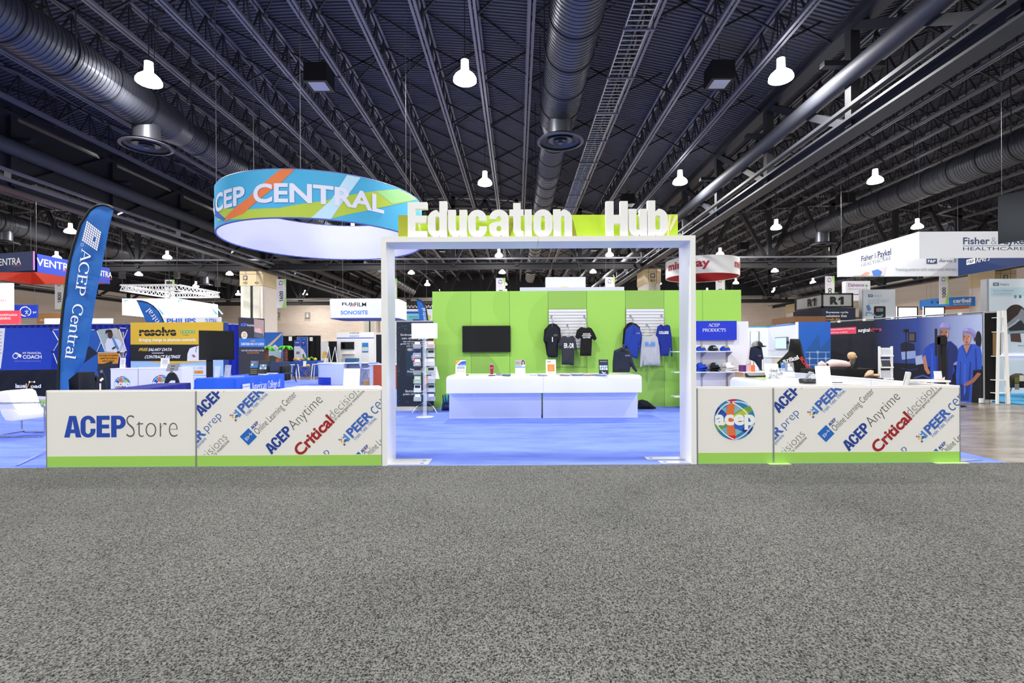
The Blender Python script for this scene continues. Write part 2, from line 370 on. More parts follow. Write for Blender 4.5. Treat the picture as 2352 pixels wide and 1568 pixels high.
def concrete(name):
    m, nt, b, L = node_mat(name)
    tc = nt.nodes.new('ShaderNodeTexCoord'); mp = nt.nodes.new('ShaderNodeMapping'); mp.inputs['Scale'].default_value = (0.55, 1.4, 1)
    L.new(tc.outputs['Object'], mp.inputs[0])
    n = nt.nodes.new('ShaderNodeTexNoise'); n.inputs['Scale'].default_value = 1.5; n.inputs['Detail'].default_value = 7; n.inputs['Roughness'].default_value = 0.62
    L.new(mp.outputs[0], n.inputs['Vector'])
    r = nt.nodes.new('ShaderNodeValToRGB'); r.color_ramp.elements[0].position = 0.3; r.color_ramp.elements[1].position = 0.68
    r.color_ramp.elements[0].color = hexc('#6b6153'); r.color_ramp.elements[1].color = hexc('#a39a8c')
    L.new(n.outputs['Fac'], r.inputs[0]); L.new(r.outputs[0], b.inputs['Base Color'])
    b.inputs['Roughness'].default_value = 0.22
    return m
def bricks(name):
    m, nt, b, L = node_mat(name)
    tc = nt.nodes.new('ShaderNodeTexCoord'); mp = nt.nodes.new('ShaderNodeMapping'); mp.inputs['Rotation'].default_value = (math.pi / 2, 0, 0)
    L.new(tc.outputs['Object'], mp.inputs[0])
    t = nt.nodes.new('ShaderNodeTexBrick'); t.inputs['Scale'].default_value = 1.0
    t.inputs['Brick Width'].default_value = 0.8; t.inputs['Row Height'].default_value = 0.2; t.inputs['Mortar Size'].default_value = 0.02
    t.inputs['Color1'].default_value = hexc('#f0dccb'); t.inputs['Color2'].default_value = hexc('#f6e8dc'); t.inputs['Mortar'].default_value = hexc('#e0cdbe')
    L.new(mp.outputs[0], t.inputs['Vector']); L.new(t.outputs['Color'], b.inputs['Base Color']); b.inputs['Roughness'].default_value = 0.85
    return m

# ------------------------------------------------------------------ floor, carpets, far wall
struct(MB().add([(-90, -30, -.012), (90, -30, -.012), (90, 90, -.012), (-90, 90, -.012)], [(0, 1, 2, 3)]).build('floor', concrete('polished_concrete')), 'polished brown grey concrete hall floor')
g0 = MB().box(-40, -8, -.012, 40, 6.60, 0.004)
g0.solo('grey_carpet', 'speckled grey carpet covering the whole foreground aisle', 'carpet', carpet_grey('carpet_grey', '#151515', '#868682', 110), (0, 0, 0))
g2 = MB().box(-18, 6.60, -.012, 6.4, 27, 0.002)
g2.solo('blue_carpet', 'periwinkle blue carpet covering the booth floor', 'carpet', carpet_blue('carpet_blue', '#6276da', '#7b92f0'), (0, 0, 0))
BRICK = bricks('brick')
struct(MB().box(-90, 80, -.012, 90, 80.5, 9.6).build('wall_back', BRICK), 'pale brick back wall of the hall')
struct(MB().box(-90, 79.7, 9.6, 90, 80.5, 10.0).build('trim_1', M('#b9b4b0')), 'grey ledge on top of the brick wall')
struct(MB().box(-90, 80, 10.0, 90, 80.5, 20).build('wall_back_upper', DARKST), 'dark upper part of the back wall')

for sd, wx in (('left', -54.0), ('right', 46.0)):
    struct(MB().box(wx - .3, 22, -.012, wx + .3, 80, 9.6).build('wall_' + sd, BRICK), 'pale brick ' + sd + ' side wall of the hall')
    struct(MB().box(wx - .3, 22, 9.6, wx + .3, 80, 16).build('wall_' + sd + '_upper', DARKST), 'dark upper part of the ' + sd + ' side wall')
# ------------------------------------------------------------------ vaulted ceiling
JB = 11.2                      # joist underside above the camera at the crown
BAYS = [(-50, -20), (-20, 10), (10, 40)]
def jh(x, b):                  # joist underside height
    c = (b[0] + b[1]) / 2
    return CAMZ + JB - (x - c) ** 2 / 100
DECK = M('#525460', rough=0.6, metal=0.2, var=0.12, scale=1.2)
ceiling = None
for bi, b in enumerate(BAYS):
    mb = MB(); nx = 16
    ys = []
    y = -25.0; ys.append((y, 0.0)); y = 13.0; ys.append((y, 0.0))
    per = 0.17
    while y < 44:
        ys += [(y, 0.0), (y + per * .42, 0.0), (y + per * .5, .055), (y + per * .92, .055)]; y += per
    ys += [(44, 0), (80, 0)]
    for (yy, dz) in ys:
        for i in range(nx + 1):
            x = b[0] + (b[1] - b[0]) * i / nx; mb.v.append(Vector((x, yy, jh(x, b) + 1.2 + dz)))
    for r in range(len(ys) - 1):
        for i in range(nx):
            a = r * (nx + 1) + i; mb.f.append((a, a + 1, a + nx + 2, a + nx + 1))
    if ceiling is None:
        ceiling = struct(mb.build('ceiling', DECK, recalc=False), 'dark corrugated steel deck of the vaulted hall ceiling')
    else: mb.build('deck_bay', DECK, ceiling, recalc=False)
# open web joists, each a piece of the ceiling
def joist_meshes(y0, y1):
    c = MB()
    for s in (-.075, .075):
        c.box(s - .045, y0, 0, s + .045, y1, .03); c.box(s - .045 if s < 0 else s + .02, y0, .03, s - .02 if s < 0 else s + .045, y1, .11)
        c.box(s - .04, y0, 1.08, s + .04, y1, 1.16)
    web = MB(); y = y0; st = 1.05
    while y < y1 - .1:
        web.bar((0, y, .08), (0, y + st / 2, 1.1), .05); web.bar((0, y + st / 2, 1.1), (0, y + st, .08), .05)
        web.bar((0, y + st / 2, 1.1), (0, y + st / 2, .08), .035); y += st
    br = MB(); y = y0 + 2.3
    while y < y1:
        br.bar((0, y, .08), (1.92, y, 1.1), .06); br.bar((0, y, 1.1), (1.92, y, .08), .06)
        br.bar((0, y - 2.3, 1.1), (1.92, y, 1.05), .06); br.bar((1.92, y, 1.1), (0, y + 2.3, 1.05), .06); y += 4.6
    return c, web, br
JM = {}
for key, (y0, y1) in {'n': (9.0, 39.6), 'f': (40.4, 79.5)}.items():
    JM[key] = joist_meshes(y0, y1)
for key in JM:
    base = None
    for b in BAYS:
        x = .53 - 1.92 * 40
        while x < b[1] - .5:
            if x > b[0] + .8:
                if base is None:
                    base = JM[key][0].build('joist', CHORD, ceiling)
                    JM[key][1].build('web', STEEL, base); JM[key][2].build('bridging', DARKST, base)
                    base.location = (x, 0, jh(x, b))
                else:
                    c = copy_tree(base, None, ceiling); c.location = (x, 0, jh(x, b))
            x += 1.92

# ------------------------------------------------------------------ girders along the depth, cross trusses
def beam(mb, p0, p1, w_=.3, h=.36, t=.05):
    p0 = Vector(p0); p1 = Vector(p1)
    mb.bar(p0 + Vector((0, 0, h / 2 - t / 2)), p1 + Vector((0, 0, h / 2 - t / 2)), w_, t)
    mb.bar(p0 - Vector((0, 0, h / 2 - t / 2)), p1 - Vector((0, 0, h / 2 - t / 2)), w_, t); mb.bar(p0, p1, t, h - 2 * t)
    return mb
GW = ['deep steel girder left of the round hanging sign', 'deep steel girder running above the right counter', 'deep steel girder far right of the hall', 'deep steel girder at the far left of the hall']
for gi, gx in enumerate((-20, 10, 40, -50)):
    t = thing('roof_girder', GW[gi], 'girder', (gx, 40, CAMZ + 6.4), kind='structure')
    z0, z1 = CAMZ + 6.6, CAMZ + 9.6
    beam(MB(), (gx, 6, z0), (gx, 79, z0), .5, .42, .07).build('bottom_chord', STEEL, t)
    beam(MB(), (gx, 6, z1), (gx, 79, z1), .5, .42, .07).build('top_chord', STEEL, t)
    k = 0
    y = 10.0
    while y < 78:
        MB().bar((gx, y, z0), (gx, y, z1), .28, .28).build('post', DARKST, t)
        MB().bar((gx, y, z0), (gx, y + 5, z1), .2, .24).build('brace', DARKST, t)
        if gx in (-20, 10):
            MB().box(gx - .9, y - .12, CAMZ + 8.35, gx + .9, y + .12, CAMZ + 8.5).build('pipe_bracket', DARKST, t)
        y += 5.0
    # long light unistrut rails under the girder
    for s, zz in ((-.7, .15), (.55, .05), (.85, .3)):
        MB().box(gx + s - .07, 6, z0 + zz - .05, gx + s + .07, 79, z0 + zz + .05).build('rail', STEEL if gx == 10 else CHORD, t)
    MB().add([(gx - .02, 6, z0 + .6), (gx - .02, 79, z0 + .6), (gx - .02, 79, z1 - .3), (gx - .02, 6, z1 - .3)], [(0, 1, 2, 3)]).build('backing_sheet', DARKST, t) if gx == -20 else None
    r = .26 if gx == 10 else .3
    if gx in (-20, 10):
        o = MB().cyl((gx + (-.2 if gx == 10 else .3), 6, CAMZ + 8.05), (gx + (-.2 if gx == 10 else .3), 79, CAMZ + 8.05), r, n=16).solo('pipe', 'thick dark pipe running along the ' + ('right' if gx == 10 else 'left') + ' roof girder', 'pipe', M('#4d4f57', rough=.6, metal=.2, var=.08, scale=4), (gx, 40, CAMZ + 8), smooth=40)
NAMES = iter(['the first cross truss before the columns', 'the farther cross truss behind the columns'])
for yi, ty in enumerate((40.0, 70.0)):
    lab = ['arched steel cross truss spanning between the stone columns', 'farther arched cross truss deep in the hall'][yi]
    t = thing('cross_truss', lab, 'truss', (0, ty, CAMZ + 6.6), kind='structure')
    beam(MB(), (-50, ty, CAMZ + 6.7), (40, ty, CAMZ + 6.7), .4, .5, .08).build('bottom_chord', DARKST, t)
    MB().box(-50, ty - .55, CAMZ + 7.15, 40, ty - .45, CAMZ + 7.27).build('rail', CHORD, t)
    for b in BAYS:
        n = 20; pts = [(b[0] + (b[1] - b[0]) * i / n) for i in range(n + 1)]
        for k, dz in enumerate((0.95, .2)):
            m_ = MB()
            for i in range(n):
                m_.bar((pts[i], ty, jh(pts[i], b) + dz), (pts[i + 1], ty, jh(pts[i + 1], b) + dz), .3, .18)
            m_.build('arched_chord', CHORD if k == 0 else STEEL, t)
        for i in range(0, 6):
            x0 = b[0] + 5 * i; x1 = x0 + 5
            MB().bar((x0, ty, CAMZ + 6.7), (x0, ty, jh(x0, b) + 1), .3, .3).build('post', DARKST, t)
            MB().bar((x0, ty, CAMZ + 6.8), (x0 + 2.5, ty, jh(x0 + 2.5, b) + .8), .24, .24).build('brace', DARKST, t)
            MB().bar((x0 + 2.5, ty, jh(x0 + 2.5, b) + .8), (x1, ty, CAMZ + 6.8), .24, .24).build('brace', DARKST, t)

# ------------------------------------------------------------------ columns
SS = M('#c9c6b8', rough=0.3, metal=0.7, var=0.15, scale=2.0)
def column(x, y, name_w, label, n=2, sign='A03'):
    h = CAMZ + 6.5
    t = thing('column', label, 'column', (x, y, 0), kind='structure')
    hw = name_w / 2; d = 2.4
    MB().box(x - hw, y, 0, x + hw, y + d, h - 1.25).build('shaft', STONE, t)
    MB().box(x - hw - .05, y - .05, h - 1.25, x + hw + .05, y + d + .05, h).build('capital', TAN, t)
    fr = Fr((x, y - .05, 0))
    mj = MB()
    for q in (-hw * .5, hw * .5): mj.box(x + q - .015, y - .056, h - 1.2, x + q + .015, y - .05, h)
    mj.box(x - hw, y - .056, h - .35, x + hw, y - .05, h - .32); mj.build('joint', M('#6b5c45'), t)
    if n == 2:
        for q in (-1, 1): MB().box(x + q * .38 - .28, y - .03, .2, x + q * .38 + .28, y, h - 1.3).build('steel_panel', SS, t)
        MB().box(x - .09, y - .045, .2, x + .09, y, h - .2).build('dark_groove', BLACK, t)
    else: MB().box(x - .3, y - .03, .2, x + .3, y, h - 1.3).build('steel_panel', SS, t)
    q = -hw * .55 if n == 2 else 0
    MB().box(x + q - .17, y - .07, h - .8, x + q + .17, y - .05, h - .45).build('plaque', M('#3b2620'), t)
    T(fr, 'HV', (q - .11, h - .76, q + .11, h - .5), INK_W, t, bold=.02, off=.022)
    T(fr, sign, (q - .17, h - 1.12, q + .17, h - .92), INK_K, t, bold=.01, off=.008)
    if n == 2: T(fr, sign, (.25, h - 1.12, .6, h - .92), INK_K, t, bold=.01, off=.008)
    return t
column(-21.0, 40, 1.75, 'pale stone column with twin steel strips behind the round sign', 2)
column(10.75, 40, 1.2, 'pale stone column with single steel strip above the green wall', 1, 'B3')
column(40.6, 42, 1.7, 'pale stone column at the far right edge', 1, 'C3')
column(-21.0, 72, 1.75, 'smaller pale stone column near the restroom signs', 2)
column(-16.8, 74, 1.9, 'small distant stone column beside the white hanging oval sign', 1)
column(40.6, 72, 1.9, 'small distant stone column behind the black cube signs', 1)

# ------------------------------------------------------------------ ducts
def duct(x, h, y0, y1, r0, r1, ych, label, diff=()):
    t = thing('air_duct', label, 'duct', (x, ych, CAMZ + h))
    z = CAMZ + h
    MB().cyl((x, y0, z), (x, ych, z), r0, n=32, caps=False).build('pipe_run', DUCT, t, smooth=True)
    MB().cyl((x, ych, z), (x, ych + .8, z), r0, r1, n=32, caps=False).build('reducer', DUCT, t, smooth=True)
    MB().cyl((x, ych + .8, z), (x, y1, z), r1, n=32).build('pipe_run', DUCT, t, smooth=40)
    sm = MB(); y = y0
    while y < min(y1, 34):
        r = r0 if y < ych else r1
        sm.cyl((x, y, z), (x, y + .025, z), r + .012, n=32); y += .14 if y < 24 else .3
    o = sm.build('spiral_seam', DUCT, t); o['kind'] = 'stuff'
    y = y0 + 1.2
    while y < y1:
        r = (r0 if y < ych else r1) + .03
        if not (ych - .1 < y < ych + .9):
            MB().cyl((x, y, z), (x, y + .07, z), r, n=32).build('band', DARKST, t, smooth=40)
        y += 1.55
    y = y0 + 2
    while y < min(y1, 45):
        r = (r0 if y < ych else r1)
        for s in (-1, 1):
            MB().cyl((x + s * (r + .06), y, z - .1), (x + s * (r + .06), y, z + 4.0), .02, n=6).build('hanger_rod', STEEL, t)
        y += 5.2
    for dy in diff:
        rr = r0 if dy < ych else r1
        MB().cyl((x, dy, z - rr * .4), (x, dy, CAMZ + h - 1.25), .42, n=24).build('diffuser_neck', DUCT, t, smooth=40)
        D = MB(); zz = CAMZ + h - 1.25
        D.lathe((x, dy, zz), [(.42, .14), (.80, -.02), (.82, -.06), (.72, -.08)], 32, caps=False)
        df = D.build('diffuser', DUCT, t, smooth=40)
        for rr2, dz in ((.66, -.04), (.46, -.07), (.26, -.1)):
            MB().lathe((x, dy, zz + dz), [(rr2, .03), (rr2 - .05, .12), (rr2 - .12, .16), (rr2 - .10, .12)], 32, caps=False).build('ring', DUCT, df, smooth=40)
        MB().lathe((x, dy, zz), [(.68, .06), (.02, .06)], 32, caps=False).build('throat', BLACK, df)
        MB().lathe((x, dy, zz - .12), [(.0, 0), (.09, .02), (.09, .08), (0, .09)], 16, caps=False).build('hub', DUCT, df, smooth=40)
duct(1.55, 8.6, 7.0, 60, .68, .55, 18.6, 'large spiral air duct hanging in the middle of the ceiling', (17.7, 47))
duct(-13.1, 8.6, 7.0, 40, .68, .55, 18.9, 'large spiral air duct crossing the upper left ceiling', (17.9,))
duct(21.5, 8.6, 14.0, 66, .66, .55, 33.8, 'large spiral air duct crossing the right ceiling bay', (35.5,))
duct(-34.0, 8.6, 24.0, 70, .66, .55, 44, 'spiral air duct behind the tall blue feather flag', (33.5, 55))
duct(-14.5, 8.3, 46.0, 70, .6, .5, 58, 'distant spiral air duct behind the left arch post', ())
duct(36.5, 7.6, 34.0, 74, .6, .5, 48, 'spiral air duct low behind the hanging white square sign', (56,))

# cable tray
ct = thing('cable_tray', 'ladder shaped metal cable tray beside the middle duct', 'cable tray', (3.5, 25, CAMZ + 9.35))
for s in (-1, 1): MB().box(3.5 + s * .33 - .02, 8, CAMZ + 9.3, 3.5 + s * .33 + .02, 60, CAMZ + 9.42).build('side_rail', ALU, ct)
rung = None; n_r = 0; y = 12.0
while y < 48:
    if rung is None: rung = MB().cyl((3.17, y, CAMZ + 9.33), (3.83, y, CAMZ + 9.33), .018, n=6).build('rung', ALU, ct); r0y = y
    else:
        c = rung.copy(); COL.objects.link(c); c.location.y += y - r0y
    n_r += 1; y += .23 if y < 40 else .6
y = 12
while y < 50:
    MB().box(3.1, y, CAMZ + 9.25, 4.05, y + .06, CAMZ + 9.29).build('support_bar', CHORD, ct)
    MB().cyl((4.0, y + .03, CAMZ + 9.27), (4.0, y + .03, CAMZ + 11.6), .012, n=6).build('hanger_rod', STEEL, ct); y += 2.6

# ------------------------------------------------------------------ pendant lights
BELL = M('#ffffff', emit=14.0); 
def make_pendant():
    t = thing('pendant_light', 'x', 'pendant light', (0, 0, 0), 'bell shaped hall lights hanging in a grid')
    MB().cyl((0, 0, .34), (0, 0, 3.6), .015, n=6).build('rod', DARKST, t)
    MB().cyl((0, 0, .02), (0, 0, .34), .13, .12, n=14).build('housing', M('#ffffff', emit=5.0), t, smooth=40)
    MB().lathe((0, 0, -.34), [(.32, 0), (.365, .03), (.36, .11), (.31, .2), (.21, .29), (.13, .36)], 24).build('bell', BELL, t, smooth=60)
    MB().tube([(.05, 0, .34), (.16, 0, .26), (.2, 0, 1.2), (.1, 0, 2.2)], .008, n=5).build('cord', DARKST, t)
    return t
XS = [-1.6 + 9.95 * k for k in range(-5, 5)]; YS = [15.9 + 9.85 * k for k in range(-3, 7)]
pend0 = None; LAMPS = []
for m_ in (BELL, M('#ffffff', emit=5.0)): m_.cycles.emission_sampling = 'NONE'
POS = {(2, 3): 'in the top row left of the middle', (4, 3): 'x'}
colw = ['sixth column left of middle duct', 'fourth column left of middle duct', 'third column left of middle duct', 'second column left of middle duct', 'first column left of middle duct', 'first column right of middle duct', 'second column right of middle duct', 'third column right of middle duct', 'fourth column right of middle duct', 'fifth column right of middle duct']
roww = ['second row behind camera', 'first row behind camera', 'overhead', 'nearest visible row', 'second visible row', 'third visible row', 'fourth visible row', 'fifth visible row', 'sixth visible row', 'farthest row']
for iy, y in enumerate(YS):
    for ix, x in enumerate(XS):
        vis = iy >= 3
        if not vis and not (2 <= ix <= 7): continue
        if ix == 0: continue
        loc = (x, y, CAMZ + 8.8)
        if pend0 is None: pend0 = make_pendant(); o = pend0; o.location = loc; WO[o.name] = Vector(loc)
        else: o = copy_tree(pend0, loc)
        o['label'] = 'white bell pendant light, ' + roww[iy] + ', ' + colw[ix]
        LAMPS.append((o, x, y))
for o, x, y in LAMPS:
        if -35 < x < 35:
            ld = bpy.data.lights.new('lamp', 'AREA'); ld.shape = 'DISK'; ld.size = .7; ld.energy = LAMP_W; ld.color = (1, .985, .96)
            lo = bpy.data.objects.new('lamp', ld); COL.objects.link(lo); lo.parent = o; lo.location = (0, 0, -.38)

# ------------------------------------------------------------------ black speaker boxes
sp0 = None
for (x, y, w_) in ((-7.0, 18, 'nearest, left of the middle duct'), (7.25, 18, 'nearest, right of the cable tray'), (-7.0, 33, 'farther, behind the first big letter'), (7.25, 33, 'farther, behind the H of the sign'), (21.5, 33, 'farther, near the right duct'), (-21.2, 33, 'farther, left of the round sign'), (-21.0, 19.5, 'beside the tip of the blue feather flag'), (7.25, 48, 'distant, under the cross truss'), (21.5, 48, 'distant, above the right booths'), (-7.0, 48, 'distant, left of the duct')):
    loc = (x, y, CAMZ + (9.75 if x > -20 or y > 20 else 6.9))
    if sp0 is None:
        sp0 = thing('ceiling_speaker', 'x', 'speaker', loc, 'black box speakers hung from the ceiling')
        b = MB(); b.box(x - .4, 17.6, loc[2] - .3, x + .4, 18.4, loc[2] + .35); b.build('box', BLACK, sp0)
        MB().box(x - .29, 17.7, loc[2] - .31, x + .29, 18.28, loc[2] - .3).build('grille', M('#b9bac0'), sp0)
        MB().cyl((x, 18, loc[2] + .35), (x, 18, loc[2] + 2), .015, n=6).build('hanger_rod', STEEL, sp0); o = sp0
    else: o = copy_tree(sp0, loc)
    o['label'] = 'black box ceiling speaker, ' + w_
# ------------------------------------------------------------------ front knee walls
Y0 = 6.62; PH = 1.012; GS = 0.148
def globe(fr, cx, cy, r, parent, d=0.004):
    """round multicoloured emblem with the word acep"""
    e = 0.0004
    def pg(pts, col, k, nm='emblem'): MB().poly(fr, [(cx + x * r, cy + y * r) for x, y in pts], d + e * k).build(nm, P_(col), parent, recalc=False)
    pg(circ(0, 0, 1, n=40), '#1c83b5', 0)
    pg([(-.38, .62), (-.40, .26), (-.68, .52)], '#74b4c8', 1); pg([(.02, .74), (.52, .48), (-.06, .18)], '#86bccb', 1)
    pg([(-.36, -.35), (-.3, -.8), (-.68, -.48)], '#74b4c8', 1); pg([(.02, -.4), (.4, -.58), (.06, -.78)], '#86bccb', 1)
    arc = lambda a0, a1, n=6: circ(0, 0, 1, None, a0, a1, n)
    pg(arc(141, 162) + [(-.5, .12), (-.38, .28)], '#15307f', 2); pg([(-.62, .42), (-.76, .24), (-.4, .04), (-.38, .26)], '#1b4fb8', 3)
    pg(arc(-26, -46) + [(.0, -.42), (-.02, -.2)], '#17307f', 2); pg([(-.02, -.2), (.48, -.34), (.34, -.56), (-.02, -.4)], '#2063d0', 3)
    pg(arc(25, 44) + [(-.4, .1), (-.95, -.32)] + arc(199, 212)[::1] + [(-.68, -.5)], '#6fa14d', 2)
    pg([(.5, .52), (.7, .32), (-.3, -.33), (-.5, -.1), (-.1, .2)], '#b7ca2f', 3)
    band = [(-.31, .95), (-.35, .7), (-.40, .3), (-.40, -.1), (-.37, -.5), (-.30, -.95), (-.12, -.993), (.1, -.995), (.05, -.7), (-.01, -.4), (-.05, 0), (-.04, .3), (.02, .7), (.1, .995), (-.1, .995)]
    pg(band, '#e8743a', 4)
    pg([(-.31, .95), (-.34, .8), (.04, .8), (.1, .995), (-.1, .995)], '#c42240', 5); pg([(-.30, -.95), (-.33, -.78), (.03, -.78), (.1, -.995), (-.1, -.995)], '#c42240', 5)
    m = MB()
    f2 = fr.sub(cx, cy)
    CL = lambda pts: [(x * r, y * r) for x, y in pts if x * x + y * y < .985]
    m.ribbon(f2, CL(circ(-.75, -.78, 1.72, 1.72, 100, 10, 40)), .05 * r, d + e * 6)
    m.ribbon(f2, CL(circ(.62, .62, 1.72, 1.72, 180, 280, 40)), .05 * r, d + e * 6)
    m.build('emblem_line', INK_W, parent, recalc=False)
    m = MB(); m.ribbon(f2, CL(circ(.1, -.18, 1.05, 1.05, 175, 40, 40)), .07 * r, d + e * 6)
    m.ribbon(f2, CL(circ(-.42, .38, 1.42, 1.42, 235, 365, 40)), .07 * r, d + e * 6); m.build('emblem_line', P_('#cfdcf3'), parent, recalc=False)
    T(fr, 'acep', (cx - .97 * r, cy - .50 * r, cx + 1.0 * r, cy + .25 * r), INK_W, parent, bold=.045, off=d + e * 8)
def knee_panel(px0, px1, label, foot=True):
    x0 = P(px0, 1000, Y0).x; x1 = P(px1, 1000, Y0).x
    t = thing('knee_wall_panel', label, 'booth panel', ((x0 + x1) / 2, Y0, 0), 'white knee wall panels along the aisle')
    MB().box(x0 + .004, Y0, .0, x1 - .004, Y0 + .05, PH - .02).build('core', WARM, t)
    MB().box(x0 + .012, Y0 - .006, GS, x1 - .012, Y0, PH - .02).build('face_panel', WARM, t)
    MB().box(x0 + .012, Y0 - .007, .006, x1 - .012, Y0, GS).build('green_skirt', GREEN, t)
    MB().box(x0, Y0 - .002, PH - .02, x1, Y0 + .052, PH).build('top_rail', WARM, t)
    for q in (x0, x1 - .008): MB().box(q, Y0 - .009, 0, q + .008, Y0 + .05, PH - .02).build('edge_rail', ALU, t)
    return t, Fr((x0, Y0 - .006, 0))
t, fr = knee_panel(107, 451, 'white panel with ACEP Store lettering and green skirt')
TP(fr, 'ACEP', 147.5, 954.5, 289, 1004, INK_B, t, heavy=True, off=.002)
TP(fr, 'Store', 290.5, 953, 408, 1003, INK_G, t, bold=-.022, off=.002)

def diagonals(t, fr, w_):
    base = Fr((P(451.5, 1000, Y0).x, Y0 - .006, 0)); k = .11477
    q0 = base.uv(440, 880); sc = .11477 * Y0 / F           # crop unit in metres
    LO, HI = GS + .008, PH - .024
    def place(x, y): return base.uv(440 + x * k, 880 + y * k)
    def clipset(s, u, v):                                   # panel limits in the turned frame of the text
        out = []
        for (a, b, na, nb) in ((.014, 0, -1, 0), (w_ - .014, 0, 1, 0), (0, LO, 0, -1), (0, HI, 0, 1)):
            da, db = a - u, b - v; c = math.cos(math.pi / 4)
            out.append(((da * c + db * c, -da * c + db * c), (na * c + nb * c, -na * c + nb * c)))
        return out
    def dg(s, x, y, ln, h, mat, bold=0.0, heavy=False):
        u, v = place(x, y); f2 = fr.sub(u, v, math.pi / 4)
        o = T(f2, s, (0, 0, ln * sc, h * sc), mat, t, bold=bold, heavy=heavy, off=.0025, clip=clipset(s, u, v))
        return o
    def dpoly(pts, col, d=.002):
        q = [place(*p) for p in pts]
        me = MB().poly(fr, q, d)
        o = me.build('print', P_(col), t, recalc=False)
        b = bmesh.new(); b.from_mesh(o.data); wo = WO[o.name]
        for (a, bb, na, nb) in ((.014, 0, -1, 0), (w_ - .014, 0, 1, 0), (0, LO, 0, -1), (0, HI, 0, 1)):
            bmesh.ops.bisect_plane(b, geom=b.verts[:] + b.edges[:] + b.faces[:], plane_co=fr.pt(a, bb) - wo, plane_no=fr.u * na + fr.v * nb, clear_outer=True)
        b.to_mesh(o.data); b.free()
    LB = P_('#3a66bd'); BL = P_('#2a5cb0')
    for (ox, oy) in ((0, 0), (-1400, -762)):
        dg('ACEP', 1605 + ox, 1430 + oy, 626, 219, INK_DB, heavy=True); dg('Anytime', 2102 + ox, 992 + oy, 834, 272, INK_G, -.015)
    for (ox, oy) in ((0, 0), (-2175, -488)):
        dg('PEER', 3220 + ox, 1095 + oy, 611, 191, LB, .035)
        if ox == 0: dg('cert', 3680, 635, 470, 190, BL, -.012)
        dg('Train. Test. Thrive.', 3280 + ox, 1155 + oy, 626, 78, LB)
        px, py = 1045 + 2175 + ox, 607 + 488 + oy
        D = lambda cx, cy, s, c, z=.002: dpoly([(px + cx - s, py + cy), (px + cx, py + cy + s), (px + cx + s, py + cy), (px + cx, py + cy - s)], c, z)
        dpoly([(px - 158, py - 90), (px - 35, py + 20), (px - 80, py + 76), (px - 215, py - 20), (px - 190, py - 58)], '#4f8fd0')
        D(-190, -40, 26, '#f1efe9', .0024); D(-140, 12, 30, '#f1efe9', .0024)
        D(-258, 32, 24, '#5a8fd8', .0026); D(-220, 34, 27, '#ef7a3a', .0028); D(-214, 76, 24, '#f3c643', .0028); D(-134, 46, 36, '#3557b5', .0028); D(-156, 76, 22, '#4f9a3c', .003); D(-156, 130, 28, '#8a4a9c', .0028)
    dg('PEER', -124, 1449, 611, 191, LB, .035); dg('prep', 357, 1012, 430, 165, BL, -.012); dg('prep', 357 + 2160, 1012 + 725, 430, 165, BL, -.012)
    dg('physicians', 98, 1357, 320, 88, LB)
    GR = P_('#77797a')
    def pt(sm, s): return (sm + s * 1.414) / 2, (sm - s * 1.414) / 2
    dg('decisions', *pt(1835, -1118), 860, 165, GR, -.018); dg('decisions', *pt(3545, 1496), 860, 165, GR, -.018)
    dg('Critical', *pt(3665, 502), 983, 240, INK_R, .032)
    dg('in emergency medicine', *pt(1965, -1106), 827, 80, INK_G); dg('in emergency medicine', *pt(3668, 1513), 827, 80, INK_G)
    dpoly([pt(1866, -700), pt(1869, -700), pt(1869, -250), pt(1866, -250)], '#a0a0a0'); dpoly([pt(3577, 1496), pt(3580, 1496), pt(3580, 2330), pt(3577, 2330)], '#a0a0a0')
    for (ox, oy) in ((0, 0), (2200, 470)):
        dpoly([(970 + ox, 1068 + oy), (1145 + ox, 1240 + oy), (1315 + ox, 1068 + oy), (1145 + ox, 895 + oy)], '#1668c6')
        if ox == 0:
            m = MB(); f2 = fr.sub(*place(1145, 1068), math.pi / 4)
            m.ribbon(f2, [(-70 * sc, -28 * sc), (-20 * sc, -28 * sc), (10 * sc, 0), (40 * sc, 0), (55 * sc, 45 * sc), (75 * sc, -30 * sc), (88 * sc, 10 * sc), (115 * sc, 0)], 8 * sc, .003)
            m.ribbon(f2, [(-70 * sc, 22 * sc), (-20 * sc, 22 * sc), (10 * sc, 0)], 8 * sc, .003); m.ribbon(f2, [(-60 * sc, -3 * sc), (-10 * sc, -3 * sc)], 8 * sc, .003)
            for q in (-28, 22, -3): m.poly(f2, circ(-72 * sc, q * sc, 11 * sc, n=10), .003)
            m.build('print', INK_W, t, recalc=False)
        dg('ACEP', 1225 + ox, 925 + oy, 185, 62, INK_DB, heavy=True); dg('Online Learning Center', 1365 + ox, 1060 + oy, 1113, 178, P_('#2b2b2d'), -.012)
t, fr = knee_panel(451, 878, 'white panel of diagonal logos between the store panel and the arch')
diagonals(t, fr, P(878, 1000, Y0).x - P(451, 1000, Y0).x)
t, fr = knee_panel(1601, 1776, 'white panel with round colourful acep emblem')
c = fr.uv(1687, 963); globe(fr, c[0], c[1], 47 * Y0 / F, t, .002)
t, fr = knee_panel(1776, 2205, 'white panel of diagonal logos at the right corner')
diagonals(t, fr, P(2205, 1000, Y0).x - P(1776, 1000, Y0).x)
